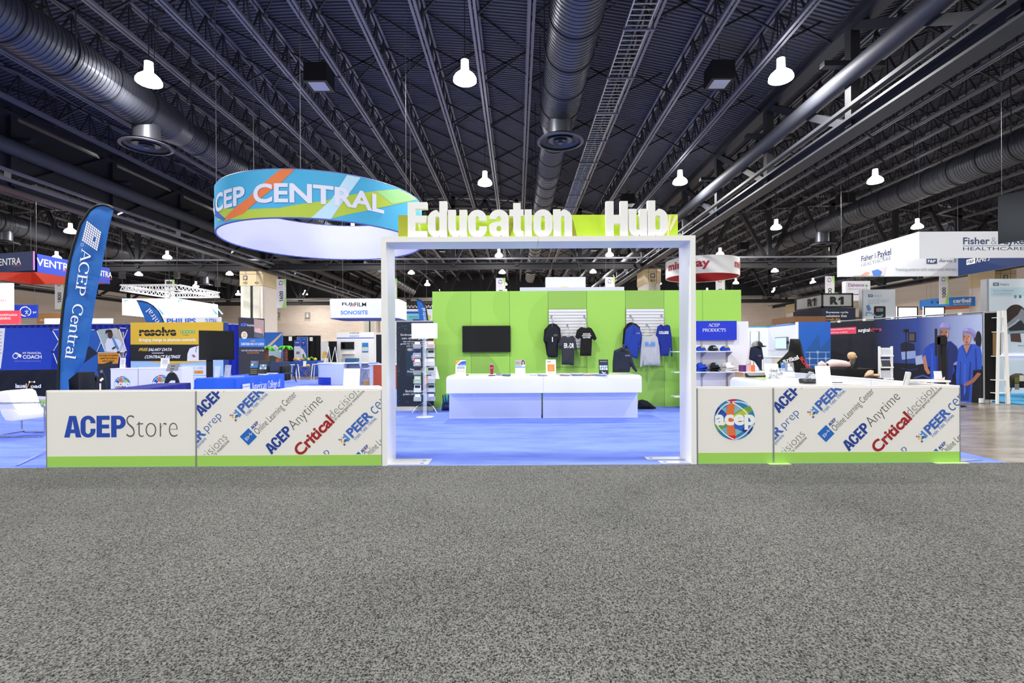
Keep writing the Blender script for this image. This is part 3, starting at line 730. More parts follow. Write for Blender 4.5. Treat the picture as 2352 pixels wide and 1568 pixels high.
# return wall on the right, running back from the corner
XR = P(2205, 1000, Y0).x
wp = [Y0 + .05, 8.2, 9.9, 11.6]
for i in range(3):
    t = thing('knee_wall_panel', ['white return panel directly behind the right front corner', 'white return panel in the middle of the right side', 'white return panel farthest back on the right side'][i], 'booth panel', (XR - .03, wp[i], 0), 'white knee wall panels along the aisle')
    MB().box(XR - .055, wp[i] + .004, 0, XR - .005, wp[i + 1] - .004, PH - .02).build('core', WARM, t)
    MB().box(XR - .06, wp[i], PH - .02, XR, wp[i + 1], PH).build('top_rail', WARM, t)
    MB().box(XR - .005, wp[i] + .006, .006, XR, wp[i + 1] - .006, GS).build('green_skirt', GREEN, t)
# foot plates of the knee walls
for (px, w_, lab) in ((1779, .28, 'pale green foot plate where the emblem panel meets the logo panel'), (2175, .42, 'pale foot plate under the right front corner'),):
    q = G(px, 1062); MB().box(q.x - w_ / 2, Y0 - .09, .004, q.x + w_ / 2, Y0 - .01, .012).solo('foot_plate', lab, 'foot plate', M('#b4cf92'), (q.x, Y0 - .05, .004))
q = G(2207, 1058); MB().prism(Fr((XR, 6.7, .004), (1, 0, 0), (0, 1, 0)), [(.0, -.06), (.42, .05), (.0, .16)], 0, .008).solo('foot_plate', 'grey metal foot plate sticking out beside the right corner', 'foot plate', ALU, (XR, 6.7, .004))

# ------------------------------------------------------------------ arch with letters
ax0, ax1 = P(877, 800, Y0).x, P(1598, 800, Y0).x; AZ = P(1188, 543, Y0).z; AT = .068; AD = .47; AY = 6.605
t = thing('entrance_arch', 'tall white rectangular entrance arch between the panels', 'arch', ((ax0 + ax1) / 2, AY, 0))
xm = (ax0 + ax1) / 2
for q0, q1 in ((ax0, ax0 + AT), (ax1 - AT, ax1)): MB().box(q0, AY, .002, q1, AY + AD, AZ - AT).build('post', WHITE, t)
MB().box(ax0, AY, AZ - AT, xm - .002, AY + AD, AZ).build('beam', WHITE, t); MB().box(xm + .002, AY, AZ - AT, ax1, AY + AD, AZ).build('beam', WHITE, t)
def plate(x0, x1, y0, y1, slots, sx):
    MB().box(x0, y0, .002, x1, y1, .014).build('base_plate', M('#cfd0d2', rough=.35, metal=.5), t)
    for sy in slots: MB().box(sx - .025, sy - .02, .0141, sx + .025, sy + .02, .0145).build('plate_slot', M('#2f4fb0'), t)
plate(ax0 + AT, -1.18, 6.62, 6.98, (6.70, 6.86), -1.27)
plate(1.88, ax1 - AT, 6.62, 6.78, (6.7,), 1.95); plate(1.76, ax1 - AT, 6.87, 7.03, (6.95,), 1.83)
# green back board
gb = thing('sign_board', 'lime green board standing behind the white letters', 'sign board', (xm, 6.9, AZ))
bx0, bx1 = P(915, 520, 6.9).x, P(1557, 520, 6.9).x; bz = P(1188, 494, 6.9).z
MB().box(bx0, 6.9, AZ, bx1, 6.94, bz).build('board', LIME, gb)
bf = Fr((0, 6.9, 0)); CR = P_('#e9e3a8')
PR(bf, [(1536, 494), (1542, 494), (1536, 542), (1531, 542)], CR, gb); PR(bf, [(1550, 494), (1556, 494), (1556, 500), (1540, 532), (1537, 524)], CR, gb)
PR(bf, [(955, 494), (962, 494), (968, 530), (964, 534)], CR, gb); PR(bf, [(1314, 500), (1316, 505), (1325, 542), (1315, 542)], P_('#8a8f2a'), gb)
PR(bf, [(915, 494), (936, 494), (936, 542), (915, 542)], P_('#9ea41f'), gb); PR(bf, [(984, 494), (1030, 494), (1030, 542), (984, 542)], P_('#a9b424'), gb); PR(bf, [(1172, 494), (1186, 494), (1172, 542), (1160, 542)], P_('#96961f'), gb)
LF = Fr((0, 6.66, 0))
def letter(ch, px0, px1, pyt, label):
    x0 = P(px0, 500, 6.66).x; x1 = P(px1, 500, 6.66).x; W = x1 - x0; H = P(1188, pyt, 6.66).z - AZ
    xh = P(1188, 481, 6.66).z - AZ
    x0 += .003; W -= .006; fr = Fr((x0, 6.66, AZ + .001)); s = .1; r = .125; q = .088; ri = (W - 2 * s) / 2 - .001
    arc = lambda cx, cy, rx, ry, a0, a1: circ(cx, cy, rx, ry, a0, a1, 8)
    hole = None; HB = lambda top: rrect(s, q, W - s, top - q, ri, 5)[::-1]
    if ch == 'E': o = [(0, 0), (W, 0), (W, q), (s, q), (s, H * .42), (W - .01, H * .42), (W - .01, H * .42 + .095), (s, H * .42 + .095), (s, H - q), (W, H - q), (W, H), (0, H)]
    elif ch == 'H': o = [(0, 0), (s, 0), (s, H * .37), (W - s, H * .37), (W - s, 0), (W, 0), (W, H), (W - s, H), (W - s, H * .37 + .11), (s, H * .37 + .11), (s, H), (0, H)]
    elif ch == 'i': o = [(0, 0), (W, 0), (W, xh), (0, xh)]
    elif ch == 'o': o = rrect(0, 0, W, xh, r, 8); hole = HB(xh)
    elif ch in 'db':
        o = arc(r, r, r, r, 180, 270) + [(W - s - .03, 0), (W - s + .005, .03), (W - s + .005, 0), (W, 0), (W, H), (W - s, H), (W - s, xh - .035), (W - s - .04, xh)] + arc(r, xh - r, r, r, 90, 180); hole = HB(xh)
        if ch == 'b': o = [(W - a, b) for a, b in o][::-1]
    elif ch == 'u': o = [(0, xh)] + arc(r, r, r, r, 180, 270) + [(W - s - .03, 0), (W - s + .005, .03), (W - s + .005, 0), (W, 0), (W, xh), (W - s, xh)] + arc(W / 2, q + ri, ri, ri, 0, -180) + [(s, xh)]
    elif ch == 'n': o = [(0, 0), (s, 0)] + arc(W / 2, xh - q - ri, ri, ri, 180, 0) + [(W - s, 0), (W, 0)] + arc(W - r, xh - r, r, r, 0, 90) + [(s + .03, xh), (s - .005, xh - .03), (s - .005, xh), (0, xh)]
    elif ch == 'c': o = [(W, xh * .60)] + arc(W - r, xh - r, r, r, 0, 90) + arc(r, xh - r, r, r, 90, 180) + arc(r, r, r, r, 180, 270) + arc(W - r, r, r, r, 270, 360) + [(W, xh * .40), (W - s, xh * .40)] + arc(W / 2, q + ri, ri, ri, 0, -180) + arc(W / 2, xh - q - ri, ri, ri, 180, 0) + [(W - s, xh * .60)]
    elif ch == 't': a = .05; o = [(a, H), (a, xh), (0, xh), (0, xh - q), (a, xh - q)] + arc(a + .1, .1, .1, .1, 180, 270) + [(W, 0), (W, q * .9)] + arc(a + s + .035, q * .9 + .035, .035, .035, 270, 180) + [(a + s, xh - q), (W, xh - q), (W, xh), (a + s, xh), (a + s, H)]
    elif ch == 'a': o = [(W, 0)] + arc(W - r, xh - r, r, r, 0, 90) + arc(r, xh - r, r, r, 90, 180) + [(0, xh * .66), (s, xh * .66)] + arc(W / 2, xh - q - ri, ri, ri, 180, 0) + [(W - s, xh * .62), (W - s - .02, xh * .58)] + arc(.13, xh * .40, .13, .06, 100, 180) + arc(.12, .12, .12, .12, 180, 270) + [(W - s - .03, 0), (W - s + .005, .03), (W - s + .005, 0)]; hole = rrect(s, q * .9, W - s, xh * .42, ri * .9, 5)[::-1]
    loops = [o] + ([hole] if hole else []); tri = geometry.tessellate_polygon([[Vector((a, b, 0)) for a, b in l] for l in loops]); flat_ = [p for l in loops for p in l]; n = len(flat_)
    mb = MB(); mb.v = [fr.pt(a, b, 0) for a, b in flat_] + [fr.pt(a, b, -.07) for a, b in flat_]; mb.f = [tuple(x) for x in tri] + [tuple(i + n for i in x[::-1]) for x in tri]; k = 0
    for l in loops:
        mb.f += [(k + i, k + (i + 1) % len(l), n + k + (i + 1) % len(l), n + k + i) for i in range(len(l))]; k += len(l)
    mb.solo('sign_letter', label, 'sign letter', WHITE, (x0 + W / 2, 6.66, AZ), 'white letters standing on the arch')
for a in (('E', 936, 981.5, 463, 'white standing letter E starting the word Education'), ('d', 982, 1027, 461, 'white standing letter d after the E'), ('u', 1028.7, 1073, 481, 'white standing letter u in Education'), ('c', 1074.6, 1118.5, 480, 'white standing letter c in Education'),
          ('a', 1122.5, 1169, 481, 'white standing letter a in Education'), ('t', 1169.5, 1203, 466, 'white standing letter t in Education'), ('i', 1204.5, 1222, 482, 'white standing dotless letter i in Education'), ('o', 1224.5, 1269.5, 480, 'white standing letter o in Education'), ('n', 1270.6, 1314.5, 482, 'white standing letter n ending Education'),
          ('H', 1391.6, 1442.7, 463, 'white standing letter H starting the word Hub'), ('u', 1443.8, 1487, 482, 'white standing letter u in Hub'), ('b', 1487.4, 1534.5, 462, 'white standing letter b ending Hub')): letter(*a)
# ------------------------------------------------------------------ helpers for soft things
def inside(p, poly):
    x, y = p; r = False; j = len(poly) - 1
    for i in range(len(poly)):
        xi, yi = poly[i]; xj, yj = poly[j]
        if (yi > y) != (yj > y) and x < (xj - xi) * (y - yi) / (yj - yi) + xi: r = not r
        j = i
    return r
def near(p, poly):
    best = 1e9; bp = p
    for i in range(len(poly)):
        a = poly[i - 1]; b = poly[i]; dx, dy = b[0] - a[0], b[1] - a[1]; l = dx * dx + dy * dy or 1e-9
        t = max(0, min(1, ((p[0] - a[0]) * dx + (p[1] - a[1]) * dy) / l)); q = (a[0] + t * dx, a[1] + t * dy)
        d = math.hypot(p[0] - q[0], p[1] - q[1])
        if d < best: best, bp = d, q
    return best, bp
def puff(mb, fr, poly, t=.05, cell=.025, fold=.0, freq=18, soft=.05, back=True, seed=0):
    """a soft cloth body that fills an outline, thick in the middle, thin at the rim"""
    xs = [p[0] for p in poly]; ys = [p[1] for p in poly]; x0, y0 = min(xs), min(ys)
    nx = int((max(xs) - x0) / cell) + 2; ny = int((max(ys) - y0) / cell) + 2
    cells = [(i, j) for i in range(nx) for j in range(ny) if inside((x0 + (i + .5) * cell, y0 + (j + .5) * cell), poly)]
    idx = {}; k = len(mb.v); F_ = []; B_ = []; info = []
    for (i, j) in cells:
        for c in ((i, j), (i + 1, j), (i + 1, j + 1), (i, j + 1)):
            if c not in idx:
                p = (x0 + c[0] * cell, y0 + c[1] * cell); d, q = near(p, poly)
                idx[c] = len(info)
                info.append((p, d, q))
    cs = set(cells); onb = set()
    for (i, j) in idx:
        if not all(q in cs for q in ((i, j), (i - 1, j), (i, j - 1), (i - 1, j - 1))): onb.add(idx[(i, j)])
    for n, (p, d, q) in enumerate(info):
        if n in onb: p, d = q, 0.0
        dep = t * (1 - math.exp(-d / soft))
        if fold and d > 0: dep += fold * min(1, d / .06) * (math.sin(freq * p[0] + 3 * math.sin(5 * p[1] + seed)) * .6 + .4 * math.sin(freq * 1.7 * p[0] - 4 * p[1] + seed))
        mb.v.append(fr.pt(p[0], p[1], dep))
    if back: mb.v += [fr.pt(*(q if n in onb else p), -t * .6 * (1 - math.exp(-(0 if n in onb else d) / soft)) - .001) for n, (p, d, q) in enumerate(info)]
    N = len(info)
    for (i, j) in cells:
        f = [k + idx[c] for c in ((i, j), (i + 1, j), (i + 1, j + 1), (i, j + 1))]
        mb.f.append(tuple(f))
        if back: mb.f.append(tuple(q + N for q in f[::-1]))
    if back:
        for (i, j) in cells:
            for (a, b, nb) in (((i, j), (i + 1, j), (i, j - 1)), ((i + 1, j), (i + 1, j + 1), (i + 1, j)), ((i + 1, j + 1), (i, j + 1), (i, j + 1)), ((i, j + 1), (i, j), (i - 1, j))):
                if nb not in cs: mb.f.append((k + idx[b], k + idx[a], k + N + idx[a], k + N + idx[b]))
    return mb
def bevel(o, r, cond, seg=5):
    b = bmesh.new(); b.from_mesh(o.data); wo = WO[o.name]
    es = [e for e in b.edges if cond((e.verts[0].co + e.verts[1].co) / 2 + wo, (e.verts[1].co - e.verts[0].co).normalized())]
    bmesh.ops.bevel(b, geom=es, offset=r, segments=seg, profile=.5, affect='EDGES')
    b.to_mesh(o.data); b.free(); o.data.shade_smooth(); o.data.set_sharp_from_angle(angle=math.radians(35))
    return o

# ------------------------------------------------------------------ green back wall
WY = 13.4; WH = 3.08
gw = thing('booth_wall', 'tall lime green panelled back wall of the booth', 'booth wall', (1.86, WY, 0))
OLIVE = M('#94c256', rough=.7, var=.02); SHAPE = M('#9bd056', rough=.7, var=.02)
seams = [993.2 + 88.75 * i for i in range(9)]
for i in range(8):
    x0, x1 = P(seams[i], 800, WY).x, P(seams[i + 1], 800, WY).x
    o = MB().box(x0 + .004, WY, 0.002, x1 - .004, WY + .05, WH).build('panel', OLIVE if i in (3, 5) else GREEN, gw)
MB().box(P(seams[0], 800, WY).x, WY + .02, 0.002, P(seams[8], 800, WY).x, WY + .048, WH - .01).build('frame', M('#7d7f78'), gw)
wf = Fr((0, WY, 0))
def disc_clip(cx, cy, r, i0, mat):
    pts = [p for p in circ(*wf.uv(cx, cy), r, n=48)]
    lo = wf.uv(seams[i0], 800)[0] + .01; hi = wf.uv(seams[i0 + 1], 800)[0] - .01
    pts = [(min(max(a, lo), hi), min(max(b, .02), WH - .02)) for a, b in pts]
    MB().poly(wf, pts, .0015).build('tone_print', mat, gw, recalc=False)
disc_clip(1085, 720, .72, 0, SHAPE); disc_clip(1185, 700, .62, 1, SHAPE); disc_clip(1290, 745, .9, 2, SHAPE); disc_clip(1080, 870, .8, 1, OLIVE)
# slat panels
SLAT = M('#e6e6e8', rough=.4, var=.01)
for (s0, lab) in ((3, 'white slat board on the green wall holding three shirts'), (5, 'white slat board on the green wall nearer the arch post')):
    x0, x1 = P(seams[s0] + 1, 800, WY).x, P(seams[s0 + 1] - 1, 800, WY).x
    t = thing('slat_board', lab, 'slat board', ((x0 + x1) / 2, WY, 1.56), 'slat boards on the green wall')
    MB().box(x0, WY - .022, 1.56, x1, WY - .002, 2.59).build('back_board', M('#3b3a38'), t)
    ns = 13
    for k in range(ns):
        z0 = 1.56 + k * 1.03 / ns; MB().box(x0, WY - .04, z0 + .004, x1, WY - .022, z0 + 1.03 / ns - .006).build('slat', SLAT, t)
    # lower green infill line
    MB().box(x0, WY - .003, 1.05, x1, WY - .001, 1.06).build('seam_strip', M('#4d7d22'), t)
# TV
t = thing('television', 'black flat television mounted on the green wall', 'television', P(1117, 778, WY - .1))
a = P(1062, 809, WY - .1); b = P(1172.5, 747.5, WY - .1)
MB().box(a.x, WY - .1, a.z, b.x, WY - .05, b.z).build('bezel', M('#18181b', rough=.3), t)
MB().box(a.x + .012, WY - .102, a.z + .02, b.x - .012, WY - .1, b.z - .012).build('screen', SCREEN, t)
MB().box((a.x + b.x) / 2 - .2, WY - .05, (a.z + b.z) / 2 - .15, (a.x + b.x) / 2 + .2, WY - .002, (a.z + b.z) / 2 + .15).build('wall_mount', BLACK, t)

# ------------------------------------------------------------------ central counters
CZ = .965
def counter(x0, x1, label, outer, yf=10.9, yb=11.95):
    t = thing('reception_counter', label, 'counter', ((x0 + x1) / 2, (yf + yb) / 2, 0), 'white glossy counters with overhanging tops')
    GL = M('#f6f6f8', rough=.12, var=0.0); BASE = M('#e6ecf6', rough=.3, var=0.0)
    o = MB().box(x0, yf, .585, x1, yb, CZ).build('top_box', GL, t)
    xe = x0 if outer < 0 else x1
    bevel(o, .07, lambda m, d: (m.z > CZ - .01 and m.y < yf + .01) or (m.z > CZ - .01 and abs(m.x - xe) < .01))
    MB().box(x0 + (.02 if outer < 0 else .0), yf + .3, .003, x1 - (.02 if outer > 0 else .0) - (.03 if outer < 0 else 0), yb - .03, .584).build('base', BASE, t)
    return t
ca, cb, cc = P(1025, 880, 10.9).x, P(1248, 880, 10.9).x, P(1474, 880, 10.9).x
counter(ca, cb - .002, 'left half of the white counter before the television', -1)
counter(cb + .002, cc, 'right half of the white counter before the shirts', 1)

def easel(name, px0, py0, px1, py1, Y, z, label, cat, mat, grp=None, lean=.16, thick=.006):
    a = P(px0, py1, Y); b = P(px1, py0, Y); h = b.z - z
    t = thing(name, label, cat, ((a.x + b.x) / 2, Y, z), grp)
    fr = Fr((a.x, Y, z), (1, 0, 0), (0, lean, 1)); W = b.x - a.x; H = h * math.sqrt(1 + lean * lean)
    MB().obox(fr, 0, .001, -thick, W, H, 0).build('panel', mat, t)
    MB().add([fr.pt(W * .2, H * .75, -thick), fr.pt(W * .8, H * .75, -thick), fr.pt(W * .8, 0, -thick) + Vector((0, .1 + lean * h * .3, .001)), fr.pt(W * .2, 0, -thick) + Vector((0, .1 + lean * h * .3, .001))], [(0, 1, 2, 3)]).build('rear_strut', CLEAR, t)
    return t, fr, W, H
YC = 11.1
GB = 'small sign holders on the centre counter'
t, fr, W, H = easel('sign_holder', 1046, 827, 1069.5, 857, YC, CZ, 'upright flyer with yellow corner and blue wave', 'sign holder', WHITE, GB)
MB().poly(fr, [(0, H * .62), (0, H), (W * .45, H)], .001).build('print', P_('#f2a52c'), t, recalc=False); MB().poly(fr, [(W * .18, H * .66), (W, H * .66), (W, H * .95), (W * .6, H * .92), (W * .35, H * .8)], .002).build('print', P_('#2456c4'), t, recalc=False)
T(fr, 'You will want this', (W * .4, H * .7, W * .95, H * .76), INK_W, t, off=.003)
for k in range(3): MB().poly(fr, circ(W * (.25 + .27 * k), H * .28, W * .07, n=10), .002).build('print', P_('#f0a63a'), t, recalc=False)
MB().rect(fr, W * .12, H * .42, W * .9, H * .6, .0015).build('print', P_('#9db3c9'), t, recalc=False)
t, fr, W, H = easel('sign_holder', 1183.5, 826, 1206.5, 855.5, YC, CZ, 'upright flyer with a dark haired portrait and blue line', 'sign holder', WHITE, GB)
MB().rect(fr, 0, H * .55, W, H, .001).build('print', P_('#b9b6ae'), t, recalc=False); MB().rect(fr, 0, H * .48, W, H * .54, .0015).build('print', P_('#4f95dc'), t, recalc=False)
MB().poly(fr, circ(W * .78, H * .78, W * .17, H * .2, n=16), .002).build('print', P_('#2a1a16'), t, recalc=False); MB().poly(fr, circ(W * .78, H * .79, W * .09, H * .11, n=14), .003).build('print', P_('#d9a88c'), t, recalc=False); MB().poly(fr, [(W * .6, H * .55), (W, H * .55), (W * .98, H * .66), (W * .85, H * .7), (W * .7, H * .68)], .0025).build('print', INK_W, t, recalc=False)
T(fr, 'Mission for\nmedicine', (W * .06, H * .7, W * .52, H * .88), INK_G, t, off=.003); T(fr, 'aciep', (W * .05, H * .06, W * .35, H * .13), P_('#4f95dc'), t, off=.003)
for k in range(3): MB().rect(fr, W * .08, H * (.2 + .08 * k), W * .85, H * (.22 + .08 * k), .001).build('print', P_('#c5c8cc'), t, recalc=False)
t, fr, W, H = easel('sign_holder', 1254, 825.5, 1277, 854, YC, CZ, 'upright white flyer with orange square', 'sign holder', WHITE, GB)
MB().rect(fr, W * .16, H * .22, W * .86, H * .68, .001).build('print', P_('#f08a2c'), t, recalc=False); T(fr, 'Critical', (W * .1, H * .82, W * .5, H * .92), INK_R, t, bold=.02)
for k in range(3): MB().rect(fr, W * .32, H * (.34 + .09 * k), W * .7, H * (.36 + .09 * k), .002).build('print', P_('#f8c79a'), t, recalc=False)
t, fr, W, H = easel('sign_holder', 1376, 825.5, 1397.5, 854, YC, CZ, 'upright navy flyer with grid of light blue squares', 'sign holder', M('#15203a', rough=.4), GB)
for k in range(8): MB().rect(fr, W * (.08 + .22 * (k % 4)), H * (.3 + .17 * (k // 4)), W * (.26 + .22 * (k % 4)), H * (.44 + .17 * (k // 4)), .001).build('print', P_('#a9d3ec' if (k + k // 4) % 2 == 0 else '#dfe9f0'), t, recalc=False)
T(fr, 'the resources', (W * .15, H * .84, W * .85, H * .9), INK_W, t); MB().ribbon(fr, [(W * .3, H * .2), (W * .45, H * .1), (W * .7, H * .12)], H * .05, .001).build('print', INK_W, t, recalc=False)
# cup, phone, papers
c = P(1129.5, 855, YC); t = thing('tumbler', 'red plastic tumbler standing on the white counter', 'cup', (c.x, YC, CZ))
h = P(1129, 836, YC).z - CZ
MB().lathe((c.x, YC, CZ), [(.03, 0), (.034, .01), (.045, h - .02), (.047, h - .015), (.043, h - .01)], 18).build('body', M('#b01e3a', rough=.2), t, smooth=40)
MB().lathe((c.x, YC, CZ), [(.048, h - .012), (.05, h - .006), (.048, h)], 18).build('rim', M('#c9c0c6'), t, smooth=40)
T(Fr((c.x, YC - .045, CZ)), 'IIIIII', (-.02, h * .62, .022, h * .7), INK_W, t, off=.004)
def flat(px0, px1, Y, d, th, mat, label, cat='paper', grp=None, rot=0.0, name='paper_stack', z=CZ, n=1):
    x0 = P(px0, 855, Y).x; x1 = P(px1, 855, Y).x; cx = (x0 + x1) / 2
    t = thing(name, label, cat, (cx, Y, z), grp); w2 = (x1 - x0) / 2
    for k in range(n):
        r = rot + (random.random() - .5) * .25 * (n > 1); f = Fr((cx, Y, z), (math.cos(r), math.sin(r), 0), (-math.sin(r), math.cos(r), 0))
        o = MB().obox(f, -w2, -d / 2, .001 + k * th / n, w2, d / 2, .001 + (k + .9) * th / n).build('sheet', mat if k % 2 == 0 else WHITE, t)
    return t
GP = 'papers lying on the centre counter'
flat(1122, 1138, 10.98, .12, .02, M('#2b2c30'), 'dark spiral notebook beside the red tumbler', 'notebook', GP, .1, 'notebook', n=2)
flat(1141, 1152, 11.05, .2, .035, M('#6f7276'), 'grey stacked folders right of the red tumbler', 'papers', GP, .2, n=3)
flat(1155, 1173, 10.98, .16, .03, M('#1f6a63'), 'papers with teal and black edges on the counter', 'papers', GP, -.1, n=3)
flat(1215, 1231, 10.99, .12, .035, M('#f5ece4'), 'small white paper block left of the counter joint', 'papers', GP, 0, n=2)
flat(1234, 1257, 10.99, .18, .032, M('#cfd8c9'), 'magazine pile before the orange flyer', 'papers', GP, .05, n=4)
flat(1285, 1308, 10.99, .18, .03, M('#d8c3a0'), 'magazine pile right of the orange flyer', 'papers', GP, .05, n=4)
flat(1312, 1338, 10.99, .18, .034, M('#8fa3b5'), 'bluish magazine pile in the middle of the right counter', 'papers', GP, -.04, n=4)
flat(1340, 1366, 10.99, .18, .022, M('#c9b48f'), 'low magazine pile left of the navy flyer', 'papers', GP, .03, n=3)
flat(1366, 1394, 10.96, .16, .02, M('#9fb4d9'), 'blue leaflets spread before the navy flyer', 'papers', GP, -.06, n=3)
flat(1071, 1076, 11.05, .05, .02, BLACK, 'tiny black device right of the yellow flyer', 'device', None, 0, 'device')

# ------------------------------------------------------------------ shirts
SY = 13.12
def garment(name, label, outline, Y, mat, grp, hook=None, t_=.045, seed=0, cat='shirt', hang=True):
    fr = Fr((0, Y, 0)); poly = fr.poly(outline)
    cx = sum(p[0] for p in poly) / len(poly); zt = max(p[1] for p in poly)
    t = thing(name, label, cat, (cx, Y, zt), grp)
    mb = puff(MB(), fr, poly, t_, .022, .012, 26, .05, True, seed); mb.build('body', mat, t, smooth=70)
    if hang:
        hx, hz = fr.uv(*hook)
        MB().tube([(hx, Y, zt - .05), (hx, Y, hz - .03), (hx + .015, Y, hz), (hx + .035, Y, hz - .01), (hx + .035, Y, hz - .03)], .004, n=6).build('hanger_hook', CHROME, t)
    return t, fr
def tee(x0, x1, yt, yb, sl, nk=.5, tilt=0):       # short sleeved outline
    w_ = x1 - x0; a = x0 + w_ * .2; b = x1 - w_ * .2; m = x0 + w_ * nk
    return [(m - w_ * .12, yt), (m, yt + 3), (m + w_ * .12, yt), (b, yt + 5), (x1 - 2, yt + sl * .7), (x1, yt + sl), (b + w_ * .03, yt + sl + 3), (b, yt + sl - 6), (b - w_ * .02, yb - 1), (m, yb), (a + w_ * .02, yb - 2), (a, yt + sl - 6), (a - w_ * .03, yt + sl + 2), (x0, yt + sl - 1), (x0 + 3, yt + sl * .6), (a, yt + 5)]
GS1 = 'shirts hanging on the slat boards'
NV = M('#0c1120', rough=.8, var=.1, bump=.2); 
t, fr = garment('polo_shirt', 'dark navy polo hanging behind another navy polo', [(1262, 744), (1271, 742), (1279, 745), (1287, 754), (1289, 785), (1282, 788), (1281, 818), (1256, 816), (1252, 790), (1248, 782), (1250, 757)], SY + .1, M('#0a0d18', rough=.85), GS1, (1269, 730), seed=2)
t, fr = garment('polo_shirt', 'dark navy polo shirt with white tag at the slat board', tee(1249, 1289, 747, 821, 38, .47), SY, NV, GS1, (1268.5, 735), seed=1)
TP(fr, 'ACEP MED', 1271, 767.5, 1280, 772, P_('#8f96a8'), t, off=.06); RP(fr, 1267.5, 774, 1269.5, 785, INK_W, t, 'price_tag', .065); RP(fr, 1267, 750, 1267.8, 818, P_('#05070d'), t, 'placket', .058)
t, fr = garment('t_shirt', 'charcoal t-shirt with white ER DR print', [(1298, 771), (1303, 774), (1309, 773), (1315, 770), (1321, 776), (1326, 802), (1323, 806), (1319, 800), (1318, 839), (1306, 837), (1290, 837), (1290, 798), (1285, 800), (1281, 796), (1287, 776), (1293, 772)], SY - .05, M('#31343f', rough=.85, var=.08), GS1, (1306, 760), seed=3)
for s, x0, x1 in (('ER', 1295, 1303.5), ('DR', 1308, 1318)): TP(fr, s, x0, 788, x1, 799, INK_W, t, bold=.03, off=.062)
PR(fr, [(1304.5, 799), (1308, 788), (1306.5, 793), (1308.5, 793), (1304.5, 800), (1306, 795), (1304, 795)], INK_W, t, 'bolt_print', .062)
t, fr = garment('t_shirt', 'black t-shirt reading anyone anywhere anytime', [(1334, 751), (1340, 752), (1346, 753), (1352, 751), (1359, 754), (1366, 766), (1371, 778), (1365, 782), (1360, 777), (1358, 817), (1332, 817), (1334, 776), (1328, 778), (1321, 775), (1325, 758)], SY, M('#09090b', rough=.85), GS1, (1343, 740), seed=4)
for k, s in enumerate(('ANYONE', 'ANYWHERE', 'ANYTIME')): TP(fr, s, 1338 - (2 if k == 1 else 0), 765 + 4.2 * k, 1355 + (2 if k == 1 else 0), 768.4 + 4.2 * k, INK_W, t, bold=.02, off=.062)
BLU = M('#1d3d9f', rough=.85, var=.08)
t, fr = garment('pullover', 'black long sleeved top hanging behind the blue one', [(1440, 744), (1446, 740), (1453, 740), (1462, 744), (1470, 751), (1471, 780), (1466, 800), (1436, 800), (1429, 795), (1432, 756)], SY + .1, M('#0b0c12', rough=.85), GS1, (1449, 729), seed=5)
t, fr = garment('pullover', 'royal blue quarter zip pullover on the slat board', [(1447, 748), (1454, 745), (1460, 747), (1467, 752), (1474, 764), (1475, 824), (1471, 825), (1469, 790), (1465, 824), (1452, 820), (1436, 790), (1435, 812), (1433, 796), (1437, 757)], SY, BLU, GS1, (1454, 733), seed=6)
TP(fr, 'ACEP MED', 1460, 763.5, 1469, 767, P_('#aebbe6'), t, off=.06); RP(fr, 1455, 748, 1456, 768, P_('#14296f'), t, 'zip', .06)
t, fr = garment('long_sleeve_shirt', 'light grey long sleeved shirt with blue ER DR print', [(1480, 770), (1488, 773), (1496, 771), (1505, 768), (1511, 776), (1515, 800), (1517, 835), (1513, 841), (1509, 838), (1478, 840), (1477, 825), (1475, 843), (1470, 843), (1471, 815), (1474, 780)], SY - .05, M('#b9bbc0', rough=.9, var=.1), GS1, (1492, 757), seed=7)
IB = P_('#3f8fdc')
for s, x0, x1 in (('ER', 1480.5, 1489.5), ('DR', 1494.5, 1504.5)): TP(fr, s, x0, 785, x1, 795, IB, t, bold=.03, off=.064)
PR(fr, [(1490.5, 795), (1494, 785), (1492.5, 789.5), (1494.5, 789.5), (1490.5, 796), (1492, 791), (1490, 791)], IB, t, 'bolt_print', .064)
t, fr = garment('hoodie', 'royal blue college hoodie at the right of the slat board', [(1510, 750), (1518, 744), (1524, 748), (1533, 745), (1539, 748), (1543, 775), (1545, 818), (1541, 819), (1539, 790), (1536, 817), (1517, 817), (1514, 790), (1508, 790), (1506, 770)], SY, M('#152a8c', rough=.85, var=.08), GS1, (1525, 735), seed=8)
TP(fr, 'COLLEGE', 1512, 760.5, 1534, 767, INK_W, t, bold=.04, off=.062); MB().tube([fr.pt(*fr.uv(1519, 746), .05), fr.pt(*fr.uv(1524, 755), .06), fr.pt(*fr.uv(1530, 747), .05)], .012, n=6).build('hood_edge', M('#10226f'), t)
# waterfall hooks
for k, (px, py, lab) in enumerate(((1266.5, 727, 'slanted metal display hook above the navy polo'), (1303, 747, 'slanted metal display hook above the charcoal shirt'), (1342, 727, 'slanted metal display hook above the black shirt'), (1448, 726, 'slanted metal display hook above the blue pullover'), (1485.5, 746, 'slanted metal display hook above the grey shirt'), (1519, 725.5, 'slanted metal display hook above the hoodie'))):
    q = P(px, py, WY - .04); t = thing('display_hook', lab, 'hook', q, 'display hooks on the slat boards')
    MB().box(q.x - .025, WY - .048, q.z - .02, q.x + .025, WY - .04, q.z + .03).build('plate', CHROME, t)
    MB().bar((q.x, WY - .045, q.z), (q.x + .0, WY - .36, q.z - .12), .016, .02).build('arm', CHROME, t)
    for j in range(4): MB().cyl((q.x, WY - .1 - j * .08, q.z - .02 - j * .03), (q.x, WY - .1 - j * .08, q.z + .02 - j * .03), .007, n=6).build('peg', CHROME, t)
